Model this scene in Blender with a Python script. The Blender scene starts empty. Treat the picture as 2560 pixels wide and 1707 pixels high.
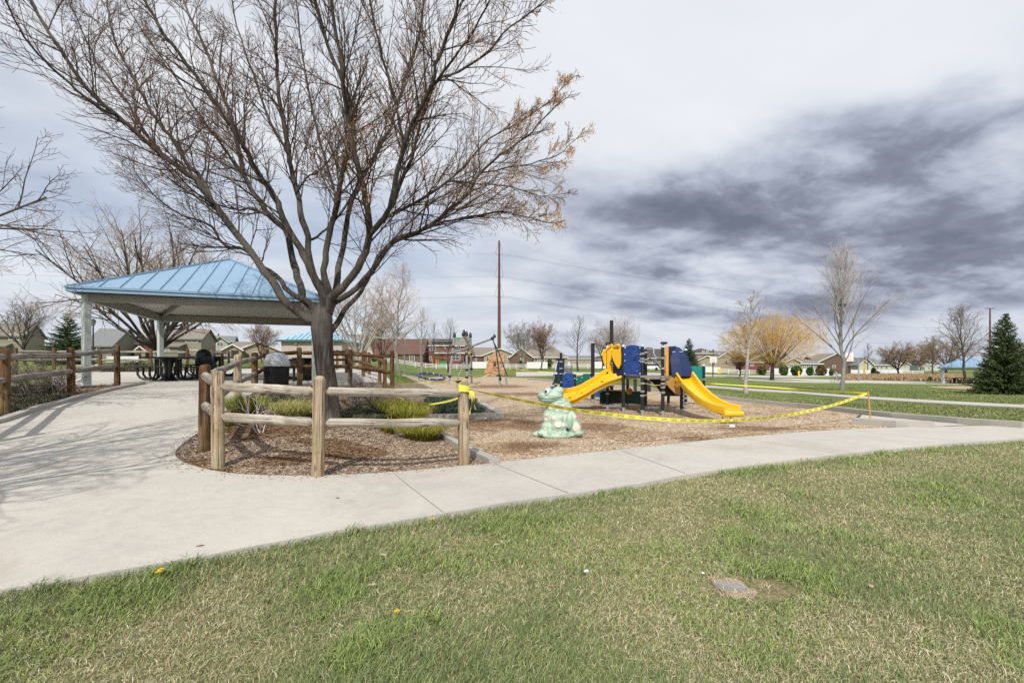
import bpy, bmesh, math, random
import numpy as np
from mathutils import Vector, Matrix

sc = bpy.context.scene
rad = math.radians
# ------------------------------------------------------------------ camera
F = 1200.0; CX = 1280.0; HY = 925.0; EYE = 1.4      # focal length and horizon in photo pixels
cam_d = bpy.data.cameras.new('camera'); cam = bpy.data.objects.new('camera', cam_d)
sc.collection.objects.link(cam); sc.camera = cam
cam.location = (0, 0, EYE); cam.rotation_euler = (rad(90), 0, 0)
cam_d.sensor_fit = 'HORIZONTAL'; cam_d.sensor_width = 36.0; cam_d.lens = 36.0*F/2560.0
cam_d.shift_y = (HY-853.5)/2560.0
cam_d.clip_start = 0.05; cam_d.clip_end = 4000
# ------------------------------------------------------------------ exposure
sc.view_settings.view_transform = 'Standard'
try: sc.view_settings.look = 'None'
except Exception: pass
sc.view_settings.exposure = 0.14; sc.view_settings.gamma = 1.0
try: sc.view_settings.use_curve_mapping = False
except Exception: pass
sc.render.engine = 'CYCLES'
sc.cycles.max_bounces = 6; sc.cycles.diffuse_bounces = 3; sc.cycles.glossy_bounces = 3
sc.cycles.transparent_max_bounces = 6
sc.cycles.use_denoising = False
sc.cycles.sample_clamp_indirect = 4.0
# ------------------------------------------------------------------ sun
SUN_AZ = 8.0; SUN_EL = 45.0            # sun stands behind the camera, a little to the left
sun_d = bpy.data.lights.new('sun', 'SUN'); sun_d.energy = 3.7; sun_d.angle = rad(0.5); sun_d.color = (1.0, 0.95, 0.87)
sun = bpy.data.objects.new('sun', sun_d); sc.collection.objects.link(sun)
ldir = Vector((math.sin(rad(SUN_AZ))*math.cos(rad(SUN_EL)), math.cos(rad(SUN_AZ))*math.cos(rad(SUN_EL)), -math.sin(rad(SUN_EL))))
sun.rotation_euler = ldir.to_track_quat('-Z', 'Y').to_euler(); sun.location = (0, -20, 30)

# ------------------------------------------------------------------ node helper
class NT:
    def __init__(s, nt): s.nt = nt; s.n = nt.nodes; s.l = nt.links
    def new(s, t, **kw):
        n = s.n.new(t)
        for k, v in kw.items(): setattr(n, k, v)
        return n
    def put(s, sock, v):
        if hasattr(v, 'is_output') or isinstance(v, bpy.types.NodeSocket): s.l.new(v, sock)
        else: sock.default_value = v
    def m(s, op, a, b=None, c=None, clamp=False):
        n = s.new('ShaderNodeMath', operation=op); n.use_clamp = clamp
        s.put(n.inputs[0], a)
        if b is not None: s.put(n.inputs[1], b)
        if c is not None: s.put(n.inputs[2], c)
        return n.outputs[0]
    def mix(s, f, a, b):
        n = s.new('ShaderNodeMix', data_type='RGBA')
        s.put(n.inputs[0], f); s.put(n.inputs[6], a); s.put(n.inputs[7], b)
        return n.outputs[2]
    def sstep(s, x, a, b):
        n = s.new('ShaderNodeMapRange', interpolation_type='SMOOTHSTEP')
        s.put(n.inputs[0], x); n.inputs[1].default_value = a; n.inputs[2].default_value = b
        n.inputs[3].default_value = 0; n.inputs[4].default_value = 1
        return n.outputs[0]
    def noise(s, vec, scale, detail=4, rough=0.55, dist=0.0):
        n = s.new('ShaderNodeTexNoise'); s.l.new(vec, n.inputs['Vector'])
        n.inputs['Scale'].default_value = scale; n.inputs['Detail'].default_value = detail
        n.inputs['Roughness'].default_value = rough; n.inputs['Distortion'].default_value = dist
        return n.outputs['Fac']
    def ramp(s, f, stops):
        n = s.new('ShaderNodeValToRGB'); s.l.new(f, n.inputs[0]); e = n.color_ramp.elements
        while len(e) < len(stops): e.new(0.5)
        for k, (p, c) in enumerate(stops): e[k].position = p; e[k].color = (*c, 1)
        return n.outputs[0]
    def comb(s, x, y, z):
        n = s.new('ShaderNodeCombineXYZ'); s.put(n.inputs[0], x); s.put(n.inputs[1], y); s.put(n.inputs[2], z); return n.outputs[0]

# ------------------------------------------------------------------ sky: Nishita blue behind layered cloud
world = bpy.data.worlds.new("World"); sc.world = world; world.use_nodes = True
W = NT(world.node_tree)
for n in list(W.n): W.n.remove(n)
wout = W.new('ShaderNodeOutputWorld'); bg = W.new('ShaderNodeBackground'); W.l.new(bg.outputs[0], wout.inputs[0])
bg.inputs[1].default_value = 0.1
sky = W.new('ShaderNodeTexSky', sky_type='NISHITA'); sky.sun_disc = False
sky.sun_elevation = rad(SUN_EL); sky.sun_rotation = rad(180+SUN_AZ)
tc = W.new('ShaderNodeTexCoord'); sx = W.new('ShaderNodeSeparateXYZ'); W.l.new(tc.outputs['Generated'], sx.inputs[0])
dx, dy, dz = sx.outputs
k = W.m('DIVIDE', 1.0, W.m('ADD', W.m('MAXIMUM', dz, 0.0), 0.22))
ppx = W.m('MULTIPLY', dx, k); ppy = W.m('MULTIPLY', dy, k)
# cloud bank lies on a slant: rotate the cloud-plane coordinates and stretch along the wind
wa = rad(20)
q1 = W.m('ADD', W.m('MULTIPLY', ppx, math.cos(wa)), W.m('MULTIPLY', ppy, math.sin(wa)))
q2 = W.m('SUBTRACT', W.m('MULTIPLY', ppy, math.cos(wa)), W.m('MULTIPLY', ppx, math.sin(wa)))
q1s = W.m('MULTIPLY', q1, 0.60)
na = W.noise(W.comb(q1s, q2, 0.3), 1.15, 3, 0.5, 0.3)          # large masses
n1 = W.noise(W.comb(q1s, q2, 2.3), 2.5, 9, 0.52, 0.25)         # billows
n3 = W.noise(W.comb(q1, q2, 4.7), 6.5, 10, 0.60, 0.25)          # ragged edges
n2 = W.noise(W.comb(q1s, q2, 7.9), 0.8, 4, 0.5, 0.2)
cl = W.m('ADD', W.m('MULTIPLY', na, 0.42), W.m('ADD', W.m('MULTIPLY', n1, 0.48), W.m('MULTIPLY', n3, 0.10)))
fy = W.m('MAXIMUM', dy, 0.12)
u = W.m('DIVIDE', dx, fy); v = W.m('DIVIDE', dz, fy)
front = W.sstep(dy, 0.1, 0.3)
wob = W.m('MULTIPLY', W.m('SUBTRACT', cl, 0.5), 0.50)
line = W.m('ADD', W.m('SUBTRACT', v, W.m('ADD', 0.275, W.m('MULTIPLY', u, 0.32))), wob)
bot = W.m('ADD', W.m('SUBTRACT', v, W.m('ADD', 0.075, W.m('MULTIPLY', u, 0.045))), W.m('MULTIPLY', wob, -0.35))
band = W.m('MULTIPLY', W.sstep(line, 0.09, -0.10), W.sstep(bot, -0.06, 0.03))
band = W.m('MULTIPLY', W.m('MULTIPLY', band, W.sstep(u, -0.06, 0.36)), front)
body = W.m('ADD', W.m('MULTIPLY', W.sstep(cl, 0.66, 0.34), 0.55), W.m('MULTIPLY', W.sstep(n1, 0.68, 0.32), 0.45))
dark = W.m('MULTIPLY', band, W.m('MINIMUM', 1.0, W.m('ADD', W.m('ADD', 0.28, W.m('MULTIPLY', W.sstep(u, 0.45, 1.0), 0.34)), W.m('MULTIPLY', body, 0.84))))
white = W.m('MULTIPLY', W.m('MULTIPLY', W.sstep(line, 0.0, 0.16), W.sstep(u, -0.5, 0.15)), front)
lowl = W.m('MULTIPLY', W.m('MULTIPLY', W.sstep(v, 0.21, 0.12), W.sstep(u, -0.15, -0.55)), front)   # blue-grey low on the left
B = W.m('ADD', 0.66, W.m('MULTIPLY', W.m('SUBTRACT', cl, 0.5), 1.8))
calm = W.m('ADD', 0.80, W.m('MULTIPLY', W.m('SUBTRACT', cl, 0.5), 0.50))
B = W.m('ADD', W.m('MULTIPLY', B, W.m('SUBTRACT', 1.0, white)), W.m('MULTIPLY', white, calm))
B = W.m('SUBTRACT', W.m('MAXIMUM', W.m('MINIMUM', B, 0.90), 0.36), W.m('MULTIPLY', dark, W.m('ADD', 0.34, W.m('MULTIPLY', W.sstep(n3, 0.68, 0.34), 0.15))))
B = W.m('ADD', W.m('MULTIPLY', B, front), W.m('MULTIPLY', W.m('SUBTRACT', 1.0, front), 0.74))
hz = W.sstep(dz, 0.17, 0.0)
B = W.m('ADD', W.m('MULTIPLY', B, W.m('SUBTRACT', 1.0, W.m('MULTIPLY', hz, 0.75))), W.m('MULTIPLY', hz, W.m('ADD', 0.40, W.m('MULTIPLY', W.sstep(u, 0.6, -0.2), 0.10))))
ccol = W.ramp(B, [(0.0, (.155, .175, .232)), (.22, (.238, .262, .340)), (.42, (.41, .447, .548)), (.64, (.60, .64, .715)), (.92, (.82, .835, .87))])
scale = W.new('ShaderNodeVectorMath', operation='SCALE'); W.l.new(ccol, scale.inputs[0]); scale.inputs[3].default_value = 10.0
bluec = W.new('ShaderNodeVectorMath', operation='SCALE'); W.l.new(sky.outputs[0], bluec.inputs[0]); bluec.inputs[3].default_value = 1.5
hole = W.m('MULTIPLY', W.sstep(W.m('ADD', n2, W.m('MULTIPLY', cl, 0.8)), 0.92, 0.78), W.m('ADD', 0.22, W.m('MULTIPLY', lowl, 0.55)))
hole = W.m('MULTIPLY', hole, W.sstep(u, 0.1, -0.25))
hole = W.m('MULTIPLY', hole, front)
W.l.new(W.mix(hole, scale.outputs[0], bluec.outputs[0]), bg.inputs[0])

# ------------------------------------------------------------------ terrain height and picture helpers
def sst(x, a, b):
    t = np.clip((np.asarray(x, float)-a)/(b-a), 0, 1); return t*t*(3-2*t)
def smin(a, b, k=0.25):
    h = np.clip(0.5+0.5*(b-a)/k, 0, 1); return b*(1-h)+a*h-k*h*(1-h)
def ground(X, Y):
    X = np.asarray(X, float); Y = np.asarray(Y, float)
    Yc = np.maximum(Y, -1.0)
    s = X/(np.maximum(Yc, 0)+2.0)
    P = -0.04*np.clip(X, -40, 5)+0.07*Yc-0.43
    zl = smin(P, 1.0+0.028*(Yc-14)-0.012*np.clip(X+14, -120, 0)*0.0)
    zm = 0.017*np.maximum(Yc-15, 0)
    zr = np.where(Yc < 70, -0.0079*Yc, -0.553+0.0135*(Yc-70))
    wl = sst(s, -0.14, -0.32); wr = sst(s, 0.16, 0.6)*sst(Yc, 8, 24)
    z = zm*(1-wr)+zr*wr
    return z*(1-wl)+zl*wl
def g(x, y): return float(ground(x, y))
_YS = np.concatenate([np.arange(1.5, 30, 0.02), np.arange(30, 120, 0.1), np.arange(120, 700, 0.5)])
def gp(px, py, off=0.0):
    """point of the ground seen in that direction of the photo"""
    s = (px-CX)/F; t = (HY-py)/F
    d = EYE+t*_YS-(ground(s*_YS, _YS)+off)
    i = np.nonzero(d <= 0)[0]
    i = i[0] if len(i) else len(_YS)-1
    if i > 0 and d[i] < d[i-1]:
        f = d[i-1]/(d[i-1]-d[i]); Y = _YS[i-1]+f*(_YS[i]-_YS[i-1])
    else: Y = _YS[i]
    return (s*Y, Y, g(s*Y, Y)+off)
def at(px, py, Y): return Vector(((px-CX)/F*Y, Y, EYE+(HY-py)/F*Y))
def ax(px, Y): return (px-CX)/F*Y
def az(py, Y): return EYE+(HY-py)/F*Y

# ------------------------------------------------------------------ object helpers
col = sc.collection
OFF = {}
def tag(o, label=None, cat=None, group=None, kind=None):
    if label: o['label'] = label
    if cat: o['category'] = cat
    if group: o['group'] = group
    if kind: o['kind'] = kind
    return o
def thing(name, label, cat, loc=(0, 0, 0), rotz=0.0, group=None):
    o = bpy.data.objects.new(name, None); col.objects.link(o)
    o.empty_display_size = 0.2
    o.location = loc; o.rotation_euler = (0, 0, rotz); OFF[o.name] = Vector(loc)
    return tag(o, label, cat, group)
def copy_tree(o, parent=None):
    c = o.copy(); col.objects.link(c)
    if parent is not None: c.parent = parent
    for ch in list(o.children): copy_tree(ch, c)
    return c

class MB:
    """collects shapes and links them as one mesh object"""
    def __init__(s): s.v = []; s.f = []
    def add(s, vs, fs):
        b = len(s.v); s.v.extend([tuple(map(float, q)) for q in vs]); s.f.extend([tuple(i+b for i in f) for f in fs]); return s
    def box(s, c, size, rz=0.0, M=None):
        hx, hy, hz_ = size[0]/2, size[1]/2, size[2]/2
        R = M if M is not None else Matrix.Rotation(rz, 3, 'Z')
        vs = [Vector(c)+R @ Vector((x*hx, y*hy, z*hz_)) for x in (-1, 1) for y in (-1, 1) for z in (-1, 1)]
        return s.add(vs, [(0, 1, 3, 2), (4, 6, 7, 5), (0, 4, 5, 1), (2, 3, 7, 6), (0, 2, 6, 4), (1, 5, 7, 3)])
    def beam(s, a, b, w, h, up=(0, 0, 1)):
        a = Vector(a); b = Vector(b); d = (b-a); L = d.length; d.normalize()
        side = d.cross(Vector(up));
        if side.length < 1e-5: side = d.cross(Vector((1, 0, 0)))
        side.normalize(); u2 = side.cross(d)
        M = Matrix((d, side, u2)).transposed()
        return s.box((a+b)/2, (L, w, h), M=M)
    def tube(s, pts, r, n=8, cap=True):
        pts = [Vector(p) for p in pts]; m = len(pts)
        if not hasattr(r, '__len__'): r = [r]*m
        vs = []; fs = []; prev = None
        for i, p in enumerate(pts):
            t = (pts[min(i+1, m-1)]-pts[max(i-1, 0)]).normalized()
            if prev is None:
                a = t.cross(Vector((0.31, 0.2, 1)) if abs(t.z) < 0.9 else Vector((1, 0.2, 0.1)))
            else: a = prev-t*prev.dot(t)
            a.normalize(); prev = a; b = t.cross(a)
            for k_ in range(n):
                an = 2*math.pi*k_/n; vs.append(p+(a*math.cos(an)+b*math.sin(an))*r[i])
        for i in range(m-1):
            for k_ in range(n):
                k2 = (k_+1) % n; fs.append((i*n+k_, i*n+k2, (i+1)*n+k2, (i+1)*n+k_))
        if cap: fs.append(tuple(range(n))[::-1]); fs.append(tuple(range((m-1)*n, m*n)))
        return s.add(vs, fs)
    def lathe(s, c, prof, n=20, cap=True):
        vs = []; fs = []; m = len(prof)
        for r, z in prof:
            for k_ in range(n):
                a = 2*math.pi*k_/n; vs.append((c[0]+r*math.cos(a), c[1]+r*math.sin(a), c[2]+z))
        for i in range(m-1):
            for k_ in range(n):
                k2 = (k_+1) % n; fs.append((i*n+k_, i*n+k2, (i+1)*n+k2, (i+1)*n+k_))
        if cap: fs.append(tuple(range(n))[::-1]); fs.append(tuple(range((m-1)*n, m*n)))
        return s.add(vs, fs)
    def ell(s, c, r, nu=14, nv=9, M=None):
        vs = []; fs = []
        c = Vector(c)
        for i in range(nv+1):
            th = math.pi*i/nv
            for k_ in range(nu):
                a = 2*math.pi*k_/nu
                q = Vector((r[0]*math.sin(th)*math.cos(a), r[1]*math.sin(th)*math.sin(a), r[2]*math.cos(th)))
                vs.append(c+(M @ q if M is not None else q))
        for i in range(nv):
            for k_ in range(nu):
                k2 = (k_+1) % nu; fs.append((i*nu+k_, (i+1)*nu+k_, (i+1)*nu+k2, i*nu+k2))
        return s.add(vs, fs)
    def prism(s, poly, a, b, fn):
        """poly: list of 2D points, swept from a to b; fn(p2d, t) gives the 3D point"""
        n = len(poly)
        vs = [fn(p, a) for p in poly]+[fn(p, b) for p in poly]
        fs = [tuple(range(n))[::-1], tuple(range(n, 2*n))]+[(i, (i+1) % n, n+(i+1) % n, n+i) for i in range(n)]
        return s.add(vs, fs)
    def build(s, name, mat, parent=None, smooth=False, bevel=0.0, world=True):
        me = bpy.data.meshes.new(name)
        off = OFF.get(parent.name, Vector()) if (parent is not None and world) else Vector()
        me.from_pydata([(q[0]-off.x, q[1]-off.y, q[2]-off.z) for q in s.v], [], s.f)
        bm = bmesh.new(); bm.from_mesh(me); bmesh.ops.recalc_face_normals(bm, faces=bm.faces)
        if bevel > 0: bmesh.ops.bevel(bm, geom=list(bm.edges), offset=bevel, segments=2, affect='EDGES', profile=0.6)
        bm.to_mesh(me); bm.free()
        if smooth:
            me.polygons.foreach_set('use_smooth', [True]*len(me.polygons))
            try: me.set_sharp_from_angle(angle=rad(40))
            except Exception: pass
        me.materials.append(mat)
        o = bpy.data.objects.new(name, me); col.objects.link(o)
        if parent is not None: o.parent = parent; OFF[o.name] = off
        return o

def np_mesh(name, V, faces_list, mat, parent=None, colors=None, smooth=False):
    """V: Nx3; faces_list: list of int arrays (Mx3 / Mx4)"""
    off = OFF.get(parent.name, Vector()) if parent is not None else Vector()
    V = np.asarray(V, np.float32)-np.array(off, np.float32)
    me = bpy.data.meshes.new(name)
    loops = np.concatenate([f.reshape(-1) for f in faces_list]).astype(np.int32)
    tot = np.concatenate([np.full(len(f), f.shape[1], np.int32) for f in faces_list])
    start = np.concatenate([[0], np.cumsum(tot)[:-1]]).astype(np.int32)
    me.vertices.add(len(V)); me.vertices.foreach_set('co', V.reshape(-1))
    me.loops.add(len(loops)); me.loops.foreach_set('vertex_index', loops)
    me.polygons.add(len(tot)); me.polygons.foreach_set('loop_start', start)
    try: me.polygons.foreach_set('loop_total', tot)
    except Exception: pass
    if smooth: me.polygons.foreach_set('use_smooth', np.ones(len(tot), bool))
    me.update(calc_edges=True)
    if colors is not None:
        ca = me.color_attributes.new('Col', 'FLOAT_COLOR', 'POINT')
        c4 = np.ones((len(V), 4), np.float32); c4[:, :3] = colors
        ca.data.foreach_set('color', c4.reshape(-1))
    me.materials.append(mat)
    o = bpy.data.objects.new(name, me); col.objects.link(o)
    if parent is not None: o.parent = parent; OFF[o.name] = off
    return o

class Tubes:
    """many tapered twigs in one mesh"""
    def __init__(s): s.V = []; s.Q = []; s.n = 0
    def add(s, P, R, k=4):
        P = np.asarray(P, float); R = np.asarray(R, float); n = len(P)
        T = np.empty_like(P); T[1:-1] = P[2:]-P[:-2]; T[0] = P[1]-P[0]; T[-1] = P[-1]-P[-2]
        T /= np.linalg.norm(T, axis=1, keepdims=True)+1e-9
        ref = np.array([0.3, 0.9, 0.25]) if abs(T[:, 1]).mean() < 0.85 else np.array([1., 0.1, 0.2])
        A = np.cross(T, ref); A /= np.linalg.norm(A, axis=1, keepdims=True)+1e-9
        Bv = np.cross(T, A)
        an = np.arange(k)*2*math.pi/k
        V = P[:, None, :]+R[:, None, None]*(A[:, None, :]*np.cos(an)[None, :, None]+Bv[:, None, :]*np.sin(an)[None, :, None])
        i = np.arange(n-1)[:, None]*k; a = np.arange(k)[None, :]; b = (a+1) % k
        q = np.stack([i+a, i+b, i+k+b, i+k+a], -1).reshape(-1, 4)+s.n
        s.V.append(V.reshape(-1, 3)); s.Q.append(q); s.n += n*k
    def build(s, name, mat, parent=None):
        return np_mesh(name, np.concatenate(s.V), [np.concatenate(s.Q)], mat, parent, smooth=True)

def srgb(r, g_, b, k=1.0):
    f = lambda c: ((c/255.0)/12.92 if c/255.0 <= 0.04045 else ((c/255.0+0.055)/1.055)**2.4)*k
    return (f(r), f(g_), f(b))
# ------------------------------------------------------------------ materials
MATS = {}
def mat(name, c1, c2=None, scale=6.0, rough=0.7, metal=0.0, bump=0.0, stretch=(1, 1, 1), detail=5, coords='Object', spec=0.4, c3=None, big=None, coat=0.0, bscale=None):
    """colours vary by noise over the object's own coordinates"""
    if name in MATS: return MATS[name]
    m = bpy.data.materials.new(name); m.use_nodes = True
    N = NT(m.node_tree); b = N.n['Principled BSDF']
    b.inputs['Roughness'].default_value = rough; b.inputs['Metallic'].default_value = metal
    b.inputs['Specular IOR Level'].default_value = spec
    if coat: b.inputs['Coat Weight'].default_value = coat; b.inputs['Coat Roughness'].default_value = 0.15
    t = N.new('ShaderNodeTexCoord'); mp = N.new('ShaderNodeMapping'); N.l.new(t.outputs[coords], mp.inputs[0])
    mp.inputs['Scale'].default_value = stretch
    c2 = c2 or tuple(x*0.85 for x in c1)
    f = N.noise(mp.outputs[0], scale, detail, 0.6, 0.2)
    st = [(0.3, c1), (0.7, c2)] if c3 is None else [(0.28, c1), (0.5, c2), (0.72, c3)]
    colr = N.ramp(f, st)
    if big:
        f2 = N.noise(t.outputs[coords], big[0], 3, 0.5)
        colr = N.mix(N.m('MULTIPLY', N.sstep(f2, 0.42, 0.66), big[2] if len(big) > 2 else 0.7), colr, (*big[1], 1))
    N.l.new(colr, b.inputs['Base Color'])
    if bump:
        bn = N.new('ShaderNodeBump'); bn.inputs['Strength'].default_value = bump; bn.inputs['Distance'].default_value = 0.02
        N.l.new(N.noise(mp.outputs[0], bscale or scale*1.7, 6, 0.65), bn.inputs['Height']); N.l.new(bn.outputs[0], b.inputs['Normal'])
    MATS[name] = m; return m
def plain(name, c, rough=0.5, metal=0.0, spec=0.5, coat=0.0): return mat(name, c, tuple(x*0.9 for x in c), 9.0, rough, metal, spec=spec, coat=coat)
def colmat(name, rough=0.7, trans=0.0, spec=0.25):
    m = bpy.data.materials.new(name); m.use_nodes = True
    N = NT(m.node_tree); b = N.n['Principled BSDF']
    a = N.new('ShaderNodeAttribute', attribute_name='Col'); N.l.new(a.outputs['Color'], b.inputs['Base Color'])
    b.inputs['Roughness'].default_value = rough; b.inputs['Specular IOR Level'].default_value = spec
    if trans: b.inputs['Subsurface Weight'].default_value = 0.0
    MATS[name] = m; return m

def mix3(c, k): return tuple(x*k for x in c)
# lawn: blotchy green with straw
def lawn_material():
    m = bpy.data.materials.new('lawn_soil'); m.use_nodes = True
    N = NT(m.node_tree); b = N.n['Principled BSDF']; b.inputs['Roughness'].default_value = 0.9; b.inputs['Specular IOR Level'].default_value = 0.1
    t = N.new('ShaderNodeTexCoord'); P = t.outputs['Object']
    mp = N.new('ShaderNodeMapping'); N.l.new(P, mp.inputs[0]); mp.inputs['Rotation'].default_value = (0, 0, 0.5); mp.inputs['Scale'].default_value = (0.6, 1.3, 1)
    big = N.noise(mp.outputs[0], 0.16, 5, 0.6, 0.4); mid = N.noise(P, 0.9, 5, 0.65); fine = N.noise(P, 14, 6, 0.7); tiny = N.noise(P, 90, 3, 0.7)
    far = N.ramp(N.m('ADD', N.m('MULTIPLY', big, 0.55), N.m('ADD', N.m('MULTIPLY', mid, 0.3), N.m('MULTIPLY', fine, 0.15))),
                 [(0.36, (.075, .125, .028)), (0.47, (.125, .175, .045)), (0.56, (.185, .215, .070)), (0.68, (.26, .255, .115))])
    far = N.mix(N.m('MULTIPLY', N.sstep(fine, 0.50, 0.72), 0.5), far, (.045, .08, .018, 1))
    near = N.ramp(N.m('ADD', N.m('MULTIPLY', fine, 0.6), N.m('MULTIPLY', tiny, 0.4)), [(0.3, (.13, .11, .06)), (0.5, (.24, .215, .11)), (0.68, (.40, .34, .20))])
    sp = N.new('ShaderNodeSeparateXYZ'); N.l.new(P, sp.inputs[0])
    N.l.new(N.mix(N.sstep(sp.outputs[1], 7.5, 12.0), near, far), b.inputs['Base Color'])
    bn = N.new('ShaderNodeBump'); bn.inputs['Strength'].default_value = 0.9; bn.inputs['Distance'].default_value = 0.05
    N.l.new(fine, bn.inputs['Height']); N.l.new(bn.outputs[0], b.inputs['Normal'])
    return m
def concrete_material(name='concrete', base=(.475, .45, .405), dk=(.40, .38, .345)):
    m = bpy.data.materials.new(name); m.use_nodes = True
    N = NT(m.node_tree); b = N.n['Principled BSDF']; b.inputs['Roughness'].default_value = 0.88; b.inputs['Specular IOR Level'].default_value = 0.2
    t = N.new('ShaderNodeTexCoord'); P = t.outputs['Object']
    st = N.noise(P, 0.8, 5, 0.62, 0.5); fi = N.noise(P, 120, 3, 0.7); md = N.noise(P, 9, 6, 0.65)
    c = N.ramp(N.m('ADD', N.m('MULTIPLY', st, 0.6), N.m('MULTIPLY', md, 0.4)), [(0.33, dk), (0.5, base), (0.66, mix3(base, 1.08))])
    c = N.mix(N.m('MULTIPLY', N.sstep(fi, 0.58, 0.78), 0.18), c, (*mix3(dk, 0.62), 1))
    stain = N.noise(P, 0.35, 6, 0.7, 1.2)
    c = N.mix(N.m('MULTIPLY', N.sstep(stain, 0.52, 0.68), 0.40), c, (.36, .30, .23, 1))
    c = N.mix(N.m('MULTIPLY', N.sstep(N.noise(P, 0.22, 4, 0.6, 0.8), 0.50, 0.62), 0.30), c, (.40, .385, .36, 1))
    N.l.new(c, b.inputs['Base Color'])
    bn = N.new('ShaderNodeBump'); bn.inputs['Strength'].default_value = 0.25; bn.inputs['Distance'].default_value = 0.01
    N.l.new(fi, bn.inputs['Height']); N.l.new(bn.outputs[0], b.inputs['Normal'])
    MATS[name] = m; return m
def gp0(px, py): t = (HY-py)/F; Y = -EYE/t; return ((px-CX)/F*Y, Y)
DAMP_SHADE = [(gp(px, py)[0], gp(px, py)[1], rx, ry) for px, py, rx, ry in ((1200, 1056, 1.0, 2.0), (1310, 1062, .6, 1.3), (1490, 1070, .65, 1.3), (1590, 1008, 2.0, 2.3), (1880, 1070, .9, .7), (1240, 966, 2.2, 2.6), (1330, 985, 3.0, 1.5), (1325, 1116, .5, .6), (1740, 1100, .5, .5), (1460, 1020, 1.2, 1.2), (1140, 1100, .4, .5))]  # damp chips; dark patches left of the frog also paint in tree shadow
def mulch_material(name, cols, patch, damp_shade=False):
    m = bpy.data.materials.new(name); m.use_nodes = True
    N = NT(m.node_tree); b = N.n['Principled BSDF']; b.inputs['Roughness'].default_value = 0.95; b.inputs['Specular IOR Level'].default_value = 0.1
    t = N.new('ShaderNodeTexCoord'); P = t.outputs['Object']
    vor = N.new('ShaderNodeTexVoronoi'); N.l.new(P, vor.inputs['Vector']); vor.inputs['Scale'].default_value = 34
    sp = N.new('ShaderNodeSeparateColor'); N.l.new(vor.outputs['Color'], sp.inputs[0])
    f = N.m('ADD', N.m('MULTIPLY', sp.outputs[0], 0.6), N.m('MULTIPLY', N.noise(P, 22, 5, 0.7), 0.4))
    c = N.ramp(f, [(0.15, cols[0]), (0.45, cols[1]), (0.7, cols[2]), (0.92, cols[3])])
    pt = N.noise(P, 0.55, 5, 0.62, 0.6)
    c = N.mix(N.m('MULTIPLY', N.sstep(pt, 0.54, 0.66), patch[1]), c, (*patch[0], 1))
    if damp_shade:
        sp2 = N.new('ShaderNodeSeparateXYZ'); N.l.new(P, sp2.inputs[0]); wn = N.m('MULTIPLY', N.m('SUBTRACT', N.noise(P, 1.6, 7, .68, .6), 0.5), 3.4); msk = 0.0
        for (x_, y_, rx, ry) in DAMP_SHADE:
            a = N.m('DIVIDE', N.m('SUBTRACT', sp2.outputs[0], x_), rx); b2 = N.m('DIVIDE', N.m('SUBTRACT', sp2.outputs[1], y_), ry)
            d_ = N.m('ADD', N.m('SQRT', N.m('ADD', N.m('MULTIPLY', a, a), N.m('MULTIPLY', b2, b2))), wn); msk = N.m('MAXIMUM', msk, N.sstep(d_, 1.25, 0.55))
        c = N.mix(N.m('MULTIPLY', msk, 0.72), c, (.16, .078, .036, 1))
    N.l.new(c, b.inputs['Base Color'])
    bn = N.new('ShaderNodeBump'); bn.inputs['Strength'].default_value = 0.8; bn.inputs['Distance'].default_value = 0.03
    N.l.new(f, bn.inputs['Height']); N.l.new(bn.outputs[0], b.inputs['Normal'])
    MATS[name] = m; return m
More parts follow.
